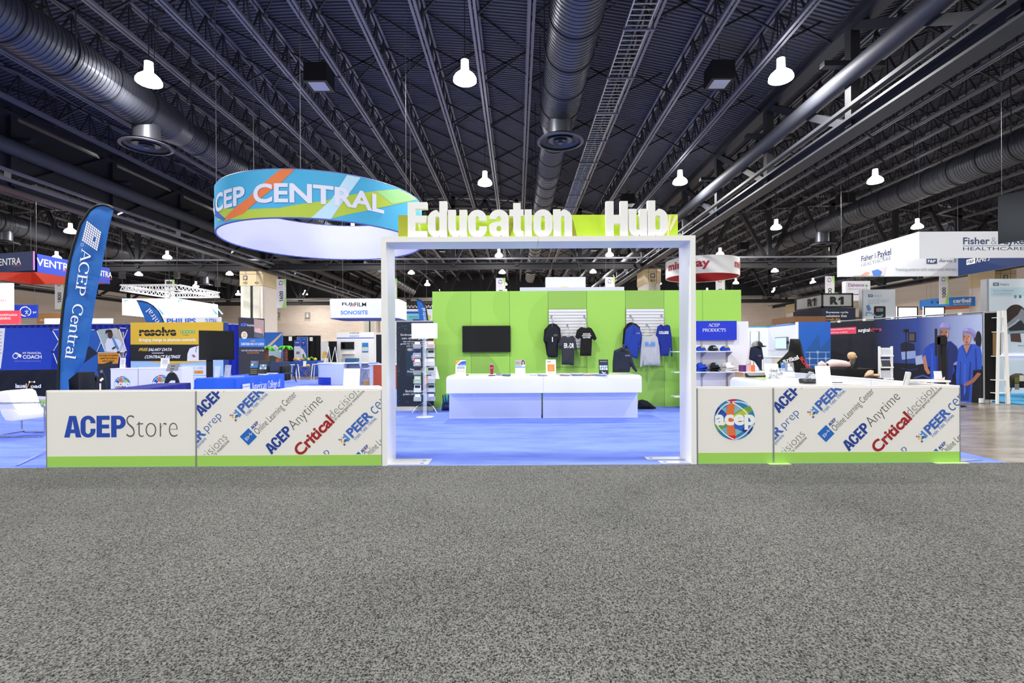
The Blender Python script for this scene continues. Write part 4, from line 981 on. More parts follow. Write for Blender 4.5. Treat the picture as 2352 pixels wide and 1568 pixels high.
# counter pullover on a stand
PY = 11.35
t, fr = garment('pullover', 'dark navy quarter zip pullover standing on the right counter', [(1421, 800), (1426, 798), (1431, 797), (1438, 800), (1447, 803), (1450, 815), (1456, 835), (1464, 852), (1461, 855), (1452, 846), (1449, 838), (1447, 850), (1446, 855), (1407, 855), (1407, 830), (1410, 805)], PY, M('#1a2335', rough=.85, var=.1), None, (1429, 791), t_=.09, seed=9)
TP(fr, 'ACEP MED', 1433.5, 814.5, 1444, 818, P_('#aeb6c6'), t, off=.105)
hx, hz = fr.uv(1429, 792); MB().cyl((hx, PY, CZ + .001), (hx, PY, hz), .008, n=8).build('stand_pole', CHROME, t); MB().ribbon(fr, [fr.uv(1424, 798), fr.uv(1429, 803), fr.uv(1435, 798)], .03, .09, .11).build('collar', M('#101726'), t)

# ------------------------------------------------------------------ sign stand, rack, banner, bag, dark clothes pile
SX = -2.1; SYY = 11.45
t = thing('sign_stand', 'clear pole stand carrying a blank white sign', 'sign stand', (SX, SYY, 0))
MB().lathe((SX, SYY, .002), [(.20, 0), (.21, .01), (.18, .025), (.06, .03)], 28).build('base', M('#dfe3ea', rough=.15), t, smooth=40)
MB().cyl((SX, SYY, .03), (SX, SYY, 1.80), .045, n=16).build('pole', CLEAR, t, smooth=40)
a = P(946.5, 777.5, SYY); b = P(1005.5, 742, SYY); MB().box(a.x, SYY - .06, a.z, b.x, SYY - .05, b.z).build('sign_panel', M('#f6f6f5', rough=.3, var=0), t)
MB().box(SX - .06, SYY - .07, a.z - .02, SX + .06, SYY - .03, a.z + .03).build('clip', CLEAR, t)
RX, RY = P(977, 900, 12.25).x, 12.25
t = thing('brochure_rack', 'clear revolving rack full of books and brochures', 'brochure rack', (RX, RY, 0))
MB().cyl((RX, RY, .2), (RX, RY, 1.78), .025, n=10).build('pole', CHROME, t, smooth=40)
for a_ in (200, 250, 290, 340): MB().tube([(RX, RY, .28), (RX + .2 * math.cos(math.radians(a_)), RY + .2 * math.sin(math.radians(a_)), .18), (RX + .32 * math.cos(math.radians(a_)), RY + .32 * math.sin(math.radians(a_)), .012)], .008, n=6).build('leg', CHROME, t)
cols = ['#2a7f6a', '#5a3fa8', '#e9edf2', '#a9c4dc', '#8fd04a', '#dfe6ee', '#1a2238', '#d9d3dc', '#7a3a1c', '#d6d6de', '#1d3a8c', '#c7c9d0', '#3a3a3c', '#e08a5a']
for side in (-1, 1):
    for k in range(7):
        z = .30 + k * .21; cx = RX + side * .155; f = Fr((cx - .1, RY - .12, z), (1, side * .25, 0), (0, .18, 1))
        pk = MB().obox(f, 0, 0, .02, .2, .11, .024).obox(f, 0, 0, 0, .2, .004, .024).build('pocket', CLEAR, t)
        c_ = cols[(k * 2 + (side > 0)) % 14]
        bk = MB().obox(f, .012, .006, .004, .188, .19, .016).build('book', M(c_, rough=.4), t)
        MB().rect(f, .03, .1, .17, .17, .0165).build('cover_print', P_('#10151f' if k % 2 else '#f3f3f0'), bk, recalc=False); MB().rect(f, .05, .04, .15, .06, .0165).build('cover_print', P_('#e8e8e8' if k % 3 else '#2c6fd0'), bk, recalc=False)
for k in range(7):
    z = .30 + k * .21; f = Fr((RX + .02, RY - .2, z), (.5, 1, 0), (0, .1, 1)); MB().obox(f, 0, 0, 0, .2, .18, .014).build('book', M(cols[(k * 5 + 3) % 14], rough=.4), t); MB().obox(f, -.006, 0, -.006, .206, .1, .02).build('pocket', CLEAR, t)
f = Fr((RX + .16, RY + .05, .82), (1, .3, 0), (-.25, .1, 1)); MB().obox(f, 0, 0, 0, .18, .32, .004).build('loose_sheet', WHITE, t)
# black roll-up banner
BY = 12.85; fr = Fr((0, BY, 0)); u0, _, u1, v1 = fr.box(911, 737, 996, 930)
t = thing('banner_stand', 'black roll-up banner with glowing head picture beside the rack', 'banner', ((u0 + u1) / 2, BY, 0))
MB().box(u0, BY, .1, u1, BY + .006, v1).build('sheet', M('#121d27', rough=.5, var=0), t)
MB().prism(Fr((u0, BY, 0), (0, 1, 0), (0, 0, 1)), [(-.14, .003), (.14, .003), (.09, .1), (-.09, .1)], 0, u1 - u0).build('cassette', M('#c3c4c8', rough=.3, metal=.6), t)
MB().box(u0, BY - .006, v1 - .02, u1, BY + .012, v1 + .012).build('top_rail', ALU, t)
for k, (s, x0, x1, y, h) in enumerate((('Introducing our', 920, 992, 769, 5), ('on-shift guide', 923, 985, 777, 5), ('that will soon become your', 926, 985, 784.5, 3.6), ('guide for nerve blocks and', 920, 987, 789.5, 3.6), ('pain management', 934, 975, 794.5, 3.2), ('Nerve Block', 942, 972, 848, 4), ('Procedural Pain', 936, 975, 853, 4), ('Better, safer', 931, 975, 898, 5), ('pain relief with', 926, 980, 905, 5))):
    TP(fr, s, x0, y - h * .6, x1, y + h * .6, INK_W, t, serif=k in (0, 1, 7, 8), off=.003)
RP(fr, 932, 797, 975, 864, P_('#173040'), t, d=.002)
PR(fr, [(947, 828), (944, 819), (950, 810), (958, 807), (966, 811), (968, 822), (962, 830), (960, 838), (952, 836), (953, 829)], P_('#63a3c4'), t, 'head_print', .003); PR(fr, [(946, 826), (950, 815), (956, 813), (957, 822), (952, 829)], P_('#e58f92'), t, 'head_print', .0035)
MB().ribbon(fr, circ(*fr.uv(942, 802.5), .075, .035, n=20), .005, .003, closed=True).build('emblem_ring', INK_W, t, recalc=False); TP(fr, 'EMRA', 937.5, 801, 946.5, 804, INK_W, t, bold=.02)
m = MB(); rr = random.Random(3)
for k in range(44):
    if k < 16: x, y = rr.uniform(913, 993), rr.uniform(740, 757)
    elif k < 32: x, y = rr.uniform(913, 990), rr.uniform(908, 929)
    else: x, y = rr.uniform(912, 919), rr.uniform(757, 908)
    u, v = fr.uv(x, y); s = rr.uniform(.02, .06)
    m.ribbon(fr, [(u, v), (u, v + s)] if k % 3 else circ(u, v, s * .6, None, 0, 200, 8), .008, .003)
m.build('pattern_print', P_('#2f6f86'), t, recalc=False)
# bag
by = 12.7; fr = Fr((0, by, 0)); q = fr.box(1014, 906, 1034, 941)
t = thing('tote_bag', 'navy tote bag with turquoise print left of the counter', 'bag', ((q[0] + q[2]) / 2, by, 0))
puff(MB(), Fr((0, by, 0)), [(q[0], .005), (q[2] + .15, .005), (q[2] + .12, .2), (q[0] + .02, .2)], .1, .03).build('body', M('#14215c', rough=.7), t, smooth=60)
puff(MB(), Fr((0, by, 0)), [(q[0] + .02, .2), (q[2] + .12, .2), (q[2] + .1, .38), (q[0] + .04, .39)], .07, .03).build('upper_panel', M('#3f9fb0', rough=.7, var=.35, scale=60), t, smooth=60)
for s in (.06, .2): MB().tube([(q[0] + s, by - .1, .22), (q[0] + s - .01, by - .11, .4), (q[0] + s + .04, by - .06, .42), (q[0] + s + .06, by - .1, .24)], .012, n=6).build('strap', BLACK, t)
fr = Fr((0, 12.75, 0)); pl = fr.poly([(1464, 941), (1466, 919), (1475, 917), (1488, 921), (1498, 929), (1508, 937), (1505, 941)]); pl = [(a, max(b, .012)) for a, b in pl]
puff(MB(), fr, pl, .16, .03, .04, 30, .08).solo('clothes_pile', 'heap of dark navy clothes on the carpet behind the counter', 'clothes', M('#0b0f1d', rough=.9), (2.9, 12.75, .0), smooth=60)
# ------------------------------------------------------------------ drapes and cloth boxes
def drape(name, label, p0, p1, z0, z1, mat, amp=.05, per=.22, rail=True, cat='curtain', grp=None):
    p0 = Vector((p0[0], p0[1], 0)); p1 = Vector((p1[0], p1[1], 0)); L_ = (p1 - p0).length; f = Fr((p0.x, p0.y, 0), p1 - p0)
    t = thing(name, label, cat, (p0 + p1) / 2, grp); n = max(8, int(L_ / per * 6)); mb = MB()
    for i in range(n + 1):
        a = L_ * i / n
        for z in (z0, (z0 + z1) / 2, z1):
            mb.v.append(f.pt(a, z, amp * math.sin(2 * math.pi * a / per + .6 * math.sin(a * 2.3)) * (1 - .3 * (z - z0) / (z1 - z0))))
    for i in range(n):
        for k in range(2): mb.f.append((3 * i + k, 3 * i + 3 + k, 3 * i + 4 + k, 3 * i + 1 + k))
    mb.build('cloth', mat, t, smooth=True)
    if rail: MB().cyl(f.pt(0, z1), f.pt(L_, z1), .025, n=8).build('top_pipe', ALU, t)
    if rail:
        for a in (0, L_): MB().cyl(f.pt(a, 0.002), f.pt(a, z1), .025, n=8).build('upright', ALU, t)
    return t, f
def cloth_table(name, label, x0, x1, y0, y1, z, mat, seed=0, rot=0.0, grp=None, cat='table'):
    cx, cy = (x0 + x1) / 2, (y0 + y1) / 2; hx, hy = (x1 - x0) / 2, (y1 - y0) / 2
    t = thing(name, label, cat, (cx, cy, 0), grp); c, s = math.cos(rot), math.sin(rot)
    R = lambda a, b, zz: Vector((cx + a * c - b * s, cy + a * s + b * c, zz))
    loop = []; st = .06
    per = [(-hx, -hy, 1, 0, 2 * hx), (hx, -hy, 0, 1, 2 * hy), (hx, hy, -1, 0, 2 * hx), (-hx, hy, 0, -1, 2 * hy)]
    for (a, b, dx, dy, ln) in per:
        n = max(3, int(ln / st))
        for i in range(n): loop.append((a + dx * ln * i / n, b + dy * ln * i / n, dy, -dx))
    mb = MB(); N = len(loop)
    for k, (zz, e) in enumerate(((z, 0), (z - .02, .012), (z * .5, .03), (.012, .055))):
        for i, (a, b, nx_, ny_) in enumerate(loop):
            w_ = e + (e * .7 * math.sin(i * .9 + seed) + e * .4 * math.sin(i * .37)) * (k > 1)
            mb.v.append(R(a + nx_ * w_, b + ny_ * w_, zz))
    for k in range(3): mb.f += [(k * N + i, k * N + (i + 1) % N, (k + 1) * N + (i + 1) % N, (k + 1) * N + i) for i in range(N)]
    mb.f.append(tuple(range(N)))
    mb.build('tablecloth', mat, t, smooth=50)
    MB().add([R(a, b, zz) for zz in (z - .03, z - .006) for a, b in ((-hx + .01, -hy + .01), (hx - .01, -hy + .01), (hx - .01, hy - .01), (-hx + .01, hy - .01))], MB.BF).build('table_board', M('#8a8478'), t)
    return t

# ------------------------------------------------------------------ white lounge chair
t = thing('lounge_chair', 'white leather lounge chair with chrome frame at the left edge', 'chair', (-8.85, 9.25, 0))
WL = M('#f2f1ef', rough=.35, var=.02)
for yy in (8.97, 9.52):
    arc_ = lambda cx, cz, a0, a1: [(cx + .07 * math.cos(math.radians(a)), yy, cz + .07 * math.sin(math.radians(a))) for a in range(a0, a1 + (1 if a1 > a0 else -1), 15 if a1 > a0 else -15)]
    pts = [(-9.45, yy, .62), (-8.47, yy, .62)] + arc_(-8.47, .55, 90, 0) + [(-8.4, yy, .1)] + arc_(-8.47, .085, 0, -90) + [(-9.28, yy, .015)] + arc_(-9.28, .085, 270, 180) + [(-9.35, yy, .62)]
    MB().tube(pts, .013, n=8).build('side_frame', CHROME, t, smooth=60)
MB().cyl((-9.3, 8.97, .03), (-9.3, 9.52, .03), .012, n=8).build('cross_bar', CHROME, t)
f = Fr((0, 8.99, 0)); prof = [(-9.12, .30), (-8.98, .285), (-8.36, .36), (-8.31, .41), (-8.36, .455), (-8.86, .42), (-8.95, .5), (-9.05, .8), (-9.12, .84), (-9.26, .82), (-9.3, .76), (-9.2, .42)]
o = MB().prism(f, prof, -.51, 0).build('cushion', WL, t); bevel(o, .02, lambda m, d: abs(d.y) < .5, 3)

# ------------------------------------------------------------------ tall blue feather flag
FY = 8.0; ff = Fr((0, FY, 0)); FLB = M('#1f66b6', rough=.75, var=.06, scale=6)
def feather(name, label, sail, sleeve, Y, fr, grp, base=None, mat=FLB):
    u, v = fr.uv(*sleeve[0]); o_ = fr.pt(u, 0); t = thing(name, label, 'flag', (o_.x, o_.y, 0), grp)
    puff(MB(), fr, fr.poly(sail), .012, .05, .016, 9, .08).build('sail', mat, t, smooth=80)
    pts = [fr.pt(*fr.uv(*p), .004) for p in sleeve]; MB().tube([Vector((pts[0].x, pts[0].y, .03))] + pts, [.012] + [.02] * len(pts), n=8).build('pole_sleeve', BLACK, t, smooth=60)
    return t
sl = [(134.5, 897), (136, 830), (140, 755), (148, 689), (158.5, 608), (169, 566), (185.5, 515), (207, 483), (222, 472.5), (238, 470), (252, 474), (261, 480)]
sail = [(237, 472), (250, 475), (261.5, 481), (252, 515), (240, 581), (219, 689), (207, 770), (195, 827), (177, 855), (157.5, 872), (159, 900), (159, 985), (133, 985)] + sl[:9]
ft = feather('feather_flag', 'tall blue feather flag reading ACEP Central behind the store panel', sail, sl, FY, ff, 'blue feather flags')
a = ff.uv(194, 572); b = ff.uv(155, 822); uu = Vector((b[0] - a[0], 0, b[1] - a[1])); ln = uu.length
tf = Fr(ff.pt(a[0], a[1], .05), uu, (-uu.z, 0, uu.x)); hh = 24 * FY / F
T(tf, 'ACEP', (0, 0, ln * .42, hh), INK_W, ft, serif=True, off=0); T(tf, 'Central', (ln * .50, 0, ln, hh * 1.04), INK_W, ft, serif=True, off=0)
m = MB(); q = [ff.uv(*p) for p in ((205.5, 508), (239, 534.5), (229.5, 578.5), (194, 554))]
bl = lambda s, r: tuple((1 - s) * (1 - r) * q[0][k] + s * (1 - r) * q[1][k] + s * r * q[2][k] + (1 - s) * r * q[3][k] for k in (0, 1))
for i in range(8):
    for j in range(9):
        if (i, j) in ((5, 4), (5, 5)): continue
        m.poly(ff, [bl((i + e) / 8, (j + g) / 9) for e, g in ((.1, .1), (.85, .1), (.85, .85), (.1, .85))], .05)
m.build('grid_emblem', INK_W, ft, recalc=False); MB().ribbon(ff, circ(*ff.uv(194.5, 563), .022, n=14), .004, .045, closed=True).build('mark', INK_W, ft, recalc=False)
bx = WO[ft.name]
for (gx, gy) in ((-6.66, 6.72), (-8.0, 9.2), (-6.3, 8.7)): MB().bar((bx.x, FY, .045), (gx, gy, .012), .022, .012).build('base_foot', CHROME, ft)
MB().cyl((bx.x, FY, .003), (bx.x, FY, .12), .03, n=10).build('base_socket', BLACK, ft)

# ------------------------------------------------------------------ black clothed knee wall, blue backdrop, drape
KY = 14.5; kx = [P(q, 900, KY).x for q in (-80, 71, 150)]
for i in range(2):
    t = thing('knee_wall_panel', ['white and green low panel under the black cloth, left one', 'white and green low panel under the black cloth, right one'][i], 'booth panel', ((kx[i] + kx[i + 1]) / 2, KY, 0), 'distant white knee wall panels')
    MB().box(kx[i] + .003, KY, .003, kx[i + 1] - .003, KY + .05, 1.0).build('core', WARM, t); MB().box(kx[i] + .008, KY - .008, .006, kx[i + 1] - .008, KY, .17).build('green_skirt', GREEN, t)
f = Fr((0, KY - .012, 0)); t = thing('table_cloth', 'black cloth with laurel road logo hung over low panels', 'tablecloth', (-14.6, KY - .03, 1.0))
puff(MB(), f, [f.uv(*p) for p in ((-60, 850), (8, 850), (132, 848), (132, 912), (90, 909), (40, 911), (0, 905), (-60, 905))], .02, .06, .02, 9, .03, True).build('cloth', M('#0e1220', rough=.9), t, smooth=60)
MB().box(-16.6, KY - .01, 1.001, P(132, 848, KY).x, KY + .3, 1.012).build('top_fold', M('#0e1220', rough=.9), t)
TP(f, 'lauel', 39.5, 880.5, 65, 890.5, INK_W, t, bold=.03, off=.05); TP(f, 'oad', 74, 882, 98, 890.5, INK_W, t, bold=.03, off=.05)
MB().ribbon(f, f.poly([(53, 893.5), (64.5, 893.5), (72, 876.5), (83, 876.5)]), .022, .052).build('road_line', P_('#e8a53a'), t, recalc=False)
m = MB()
for p in ((65, 893.5), (72, 876.5), (83, 876.5)): m.poly(f, circ(*f.uv(*p), .028, n=12), .054)
m.build('road_dot', INK_W, t, recalc=False)
BY_ = 17.2; f = Fr((0, BY_, 0)); pl = f.poly([(-70, 754), (126, 752), (124, 790), (117, 845)]); pl = [(pl[0][0], .01)] + pl[:1] + pl[1:] + [(pl[3][0], .01)]
t = thing('booth_backdrop', 'royal blue fabric backdrop with financial coach logo', 'backdrop', (-16, BY_, 0)); RB = M('#1740b8', rough=.8, var=.05, scale=4)
MB().prism(f, pl, -.3, 0).build('fabric', RB, t)
PR(f, [(-70, 754), (12, 753.5), (8, 800), (2, 846), (-70, 850)], M('#e4e6ee', rough=.8, var=0), t, 'white_panel', .004)
for k in range(7): RP(f, -10, 762 + 8 * k, 5 - (k % 3), 763.2 + 8 * k, INK_G, t, 'print', .006)
TP(f, 'MY FINANCIAL', 52.5, 808, 95.5, 812.8, INK_W, t, bold=.015); TP(f, 'COACH', 52.5, 815, 96, 823.5, INK_W, t, bold=.03); TP(f, 'Unbiased and Certified Financial Planning', 33, 827.5, 94, 831, P_('#9fb0e8'), t)
m = MB(); m.ribbon(f, circ(*f.uv(35.5, 817.5), .085, n=18), .025, .004, closed=True); m.poly(f, f.poly([(33, 809.5), (38, 809), (50, 815), (48, 821.5), (41, 818), (40, 813)]), .004); m.build('whistle_print', INK_W, t, recalc=False)
DB = M('#12249a', rough=.85, var=.1)
zt = P(150, 745, 18.2).z
drape('curtain_wall', 'royal blue pipe and drape curtain behind the left booths', (P(-90, 800, 18.2).x, 18.2), (P(302, 800, 18.2).x, 18.2), .02, zt, DB)
t, f = drape('curtain_wall', 'narrow royal blue curtain right of the yellow backdrop', (P(515, 800, 17.6).x, 17.6), (P(541, 800, 17.6).x, 17.9), .02, P(530, 744, 17.6).z, DB, grp=None)

# ------------------------------------------------------------------ pop-up frame with prints
PY_ = 16.9; f = Fr((0, PY_, 0)); t = thing('popup_frame', 'folding pop-up frame with a doctor photo and orange slogan', 'display frame', (P(230, 800, PY_).x, PY_, 0))
PR(f, [(160, 757), (222, 757), (243, 808), (224, 811), (226, 862), (160, 862)], M('#2a63b8', rough=.8), t, 'blue_fabric', .0)
PR(f, [(206, 795), (224, 810), (193, 833), (176, 812)], M('#1a2540', rough=.8), t, 'navy_fabric', .01)
ph = [(224, 756.6), (275, 752.8), (293, 807.6), (244, 807.6)]
PR(f, ph, P_('#a9b7b8'), t, 'photo_print', .02); PR(f, [(255, 755), (275, 752.8), (290, 800), (272, 782)], P_('#c9c3b9'), t, 'photo_print', .022)
PR(f, [(243, 790), (247, 778), (256, 773), (262, 777), (276, 780), (286, 795), (291, 807.6), (245, 807.6)], P_('#dfe3f2'), t, 'coat_print', .024); PR(f, [(257, 774), (263, 776), (275, 800), (272, 806), (264, 792)], P_('#5f8fc9'), t, 'shirt_print', .026)
PR(f, circ(254.5, 769, 6, 8.5, n=16), P_('#4a2c22'), t, 'face_print', .027); PR(f, [(243.5, 767), (244, 759), (251, 756.5), (258, 758), (260, 766), (256, 762), (248, 764)], P_('#15100f'), t, 'hair_print', .029); PR(f, [(258, 800), (263, 796), (269, 795), (267, 799), (260, 803)], P_('#4a2c22'), t, 'hand_print', .028)
f2 = Fr((0, PY_ - .03, 0)); PR(f2, [(224, 810), (275, 809.5), (271, 835), (225.5, 835)], M('#e89a2c', rough=.7), t, 'orange_fabric', .0); PR(f2, [(225.5, 835), (271, 835), (271, 900), (226, 900)], M('#1a2a48', rough=.7), t, 'navy_fabric', 0)
for k, (s, x0, x1) in enumerate((('DOCTORS, YOU DESERVE', 228, 270.5), ('A BANK THAT WORKS AS', 229.5, 269), ('HARD AS YOU DO', 235, 263))): TP(f2, s, x0, 814.5 + 6.1 * k, x1, 818.5 + 6.1 * k, INK_K, t, bold=.02)
wires = [((122, 757), (138, 784)), ((138, 784), (124, 808)), ((124, 808), (136, 840)), ((122, 757), (136, 757)), ((209, 758), (224, 757)), ((275, 753), (296, 754)), ((296, 754), (275, 808)), ((275, 753), (293, 808)), ((236, 780), (224, 810)), ((224, 757), (244, 808)), ((293, 808), (282, 845)), ((275, 808), (286, 845)), ((224, 810), (293, 808))]
for a_, b_ in wires: MB().cyl(f.pt(*f.uv(*a_), .04), f.pt(*f.uv(*b_), .04), .012, n=6).build('strut', M('#d9dbe0', rough=.3), t)
for p in ((122, 757), (224, 756.5), (275, 753), (296, 754), (224, 810), (275, 808.5), (293, 808), (124, 808)): 
    q = f.pt(*f.uv(*p), .05); MB().box(q.x - .035, q.y - .02, q.z - .03, q.x + .035, q.y + .02, q.z + .03).build('joint', BLACK, t)
MB().box(-14.0, PY_ + .02, .003, -13.9, PY_ + .06, 2.2).build('rear_post', ALU, t); MB().box(-13.3, PY_ + .02, .003, -13.2, PY_ + .06, 2.2).build('rear_post', ALU, t)
cloth_table('clothed_table', 'black clothed table behind the feather flag', P(150, 880, 15.3).x, P(198, 880, 15.3).x, 15.0, 15.6, .92, M('#11131c', rough=.9))
f = Fr((0, 15.75, 0)); t = thing('photo_banner', 'low banner with a dark haired woman looking down', 'banner', (P(209, 880, 15.75).x, 15.75, 0)); q = f.box(192, 861, 226, 960)
MB().box(q[0], 15.75, .003, q[2], 15.78, f.uv(209, 861)[1]).build('sheet', M('#6f6a70', rough=.6), t)
PR(f, [(196, 900), (200, 893), (212, 890), (224, 896), (226, 908), (196, 908)], P_('#e4dfe4'), t, 'coat_print', .004); PR(f, [(198, 882), (202, 873), (214, 870), (218, 880), (214, 890), (206, 894), (199, 889)], P_('#c98f7a'), t, 'face_print', .005)
PR(f, [(196, 880), (197, 866), (210, 862), (221, 866), (223, 876), (214, 872), (204, 875), (201, 884)], P_('#20171a'), t, 'hair_print', .006)

# ------------------------------------------------------------------ kiosks, white emblem counters, little signs
def kiosk(px, w_px, Y, label, tilt):
    x = P(px, 870, Y).x; t = thing('tablet_kiosk', label, 'kiosk', (x, Y, 0), 'black tablet kiosks'); w_ = w_px * Y / F / 2
    f = Fr((x, Y, 0)); zt_ = P(px, 854, Y).z
    pts = [(-w_, .003), (w_, .003)] + circ(0, zt_ - .55, w_, .55, 0, 180, 16); MB().prism(f, pts, -.04, 0).build('board', BLACK, t)
    MB().box(x - .03, Y - .005, zt_ - .02, x + .03, Y + .005, zt_ + .1).build('neck', ALU, t)
    return t, f, zt_
t, f, zt_ = kiosk(233, 21, 13.4, 'narrow black kiosk with tilted black tablet', 1)
fr = Fr(P(222.5, 851, 13.3), (1, 0, .32), (-.3, .5, .5)); MB().obox(fr, 0, 0, -.02, .4, .2, 0).build('tablet', M('#222328', rough=.3), t)
MB().ribbon(f, [(-.03, zt_ - .6), (-.03, zt_ - .3)], .045, .003).ribbon(f, [(-.03, zt_ - .24), (.0, zt_ - .2), (.05, zt_ - .17)], .06, .003).build('r_print', INK_W, t, recalc=False)
t, f, zt_ = kiosk(394, 38, 13.4, 'wide black round topped kiosk with grey tablet', 0)
fr = Fr(P(381, 852, 13.3), (1, 0, .05), (.12, .3, 1)); MB().obox(fr, 0, 0, -.02, .3, .2, 0).build('tablet', M('#8d8f92', rough=.3), t); MB().obox(fr, .1, .12, 0, .2, .14, .003).build('tablet_mark', BLACK, t); MB().obox(fr, .1, .04, 0, .2, .06, .003).build('tablet_mark', BLACK, t)
MB().ribbon(f, [(-.06, zt_ - .55), (-.06, zt_ - .3)], .07, .003).ribbon(f, [(-.06, zt_ - .32), (.0, zt_ - .26), (.1, zt_ - .26)], .07, .003).build('r_print', INK_W, t, recalc=False)
EY = 14.6; GE = 'white counters with the round acep emblem'
for (a_, b_, gx, gr, lab) in ((254, 317, 281, .23, 'white emblem counter left of the wide kiosk'), (318, 418, 371, .27, 'white emblem counter partly hidden by the wide kiosk')):
    x0, x1 = P(a_, 870, EY).x, P(b_, 870, EY).x; zt_ = P(300, 845.5, EY).z
    t = thing('emblem_counter', lab, 'counter', ((x0 + x1) / 2, EY, 0), GE); MB().box(x0 + .004, EY, .003, x1 - .004, EY + .5, zt_ - .03).build('body', WHITE, t); MB().box(x0, EY - .01, zt_ - .03, x1, EY + .51, zt_).build('top', WHITE, t)
    f = Fr((0, EY, 0)); c_ = f.uv(gx, 882); globe(f, c_[0], c_[1], gr, t, .004)
ez = P(300, 845.5, EY).z
for (x0, x1, lab) in ((274.5, 287, 'small white leaflet sign on the left emblem counter'), (368, 388, 'small white leaflet sign behind the wide kiosk')):
    t, fr, W, H = easel('leaflet_sign', x0, 822, x1, 845, EY + .12, ez, lab, 'sign', WHITE, 'leaflet signs on the emblem counters', .1)
    MB().rect(fr, W * .2, H * .35, W * .8, H * .85, .001).build('print', P_('#d2d4d8'), t, recalc=False)
    for k in range(3): MB().rect(fr, W * .2, H * (.12 + .07 * k), W * .8, H * (.14 + .07 * k), .001).build('print', P_('#a9acb2'), t, recalc=False)

# ------------------------------------------------------------------ yellow and black resolve backdrop
VY = 16.6; f = Fr((0, VY, 0)); q = f.box(300, 740, 513, 900); t = thing('booth_backdrop', 'yellow and black fabric backdrop reading resolve', 'backdrop', ((q[0] + q[2]) / 2, VY, 0)); YL = M('#e6bb36', rough=.8, var=.03)
MB().box(q[0], VY, .003, q[2], VY + .28, q[3]).build('fabric', P_('#a9cdee'), t)
MB().box(q[2], VY + .001, .003, q[2] + .012, VY + .28, q[3] - .01).build('side_fabric', M('#16387e', rough=.8), t)
RP(f, 300, 740, 513, 792, YL, t, 'yellow_band', .003); PR(f, [(300, 791), (513, 791), (513, 823), (430, 829), (300, 829)], P_('#141418'), t, 'black_band', .004); PR(f, [(340, 829), (430, 829), (500, 823), (470, 831), (400, 835), (365, 833)], P_('#e6bb36'), t, 'yellow_band', .0035)
TP(f, 'resolve', 320, 751, 405, 771.5, INK_K, t, bold=.04, off=.006); MB().ribbon(f, f.poly([(319, 766), (350, 763), (380, 765.5), (406, 762)]), .022, .008).build('cut_print', P_('#e6bb36'), t, recalc=False)
for k in range(5):
    RP(f, 414 + 6.9 * k, 759, 420 + 6.9 * k, 765, P_('#3fae6a'), t, 'star_box', .006); c_ = f.uv(417 + 6.9 * k, 762)
    MB().poly(f, [(c_[0] + (.03 if i % 2 == 0 else .012) * math.sin(i * math.pi / 5), c_[1] + (.03 if i % 2 == 0 else .012) * math.cos(i * math.pi / 5)) for i in range(10)], .007).build('star', INK_W, t, recalc=False)
TP(f, 'Trustpilot', 419, 767.5, 434, 771.5, INK_K, t); TP(f, 'Bringing change to physician contracts.', 320, 776.5, 451, 785.5, INK_W, t, bold=.02)
TP(f, 'FREE', 320, 799, 339.5, 806, P_('#e8c040'), t, bold=.025, shear=.14, off=.007); TP(f, 'SALARY DATA', 341.5, 799, 395.5, 806, INK_W, t, bold=.025, shear=.06, off=.007); RP(f, 349, 809.8, 376, 811.2, INK_W, t, d=.007); TP(f, 'CONTRACT RATINGS', 333, 815.5, 414, 822.8, INK_W, t, bold=.025, shear=.04, off=.007)
PR(f, [(430, 829), (431, 812), (436, 800), (444, 797), (458, 793), (480, 793), (495, 829)], P_('#e9ebf6'), t, 'coat_print', .008); PR(f, [(440, 815), (446, 814), (450, 819), (445, 821)], P_('#a8695a'), t, 'hand_print', .009); MB().ribbon(f, f.poly([(453, 795), (450, 804), (451, 809)]), .02, .009).build('stethoscope_print', P_('#3a4152'), t, recalc=False)
RP(f, 418, 839, 475, 861, P_('#e3ebf7'), t, 'card_print', .005); RP(f, 418, 863, 475, 890, P_('#e3ebf7'), t, 'card_print', .005); RP(f, 319, 842, 370, 850, P_('#dce6f4'), t, 'card_print', .005); RP(f, 446, 850.5, 467, 858, P_('#eaa040'), t, 'button_print', .007)
TP(f, 'Enter your base salary', 421.5, 843.5, 448, 846.5, INK_G, t, off=.007); TP(f, '$ 300,000', 454, 843.5, 466, 846.5, INK_G, t, off=.007); TP(f, 'Needs Negotiating', 424, 852.5, 442, 855.5, INK_G, t, off=.007); TP(f, 'Average', 452, 853, 461, 855.5, INK_K, t, off=.009); TP(f, 'What is your production bonus?', 421.5, 866.5, 459, 870, INK_G, t, off=.007); TP(f, 'Month bonus', 431, 873, 443, 876, INK_G, t, off=.007)
MB().poly(f, circ(*f.uv(426, 874.5), .016, n=10), .007).build('print', P_('#16387e'), t, recalc=False)

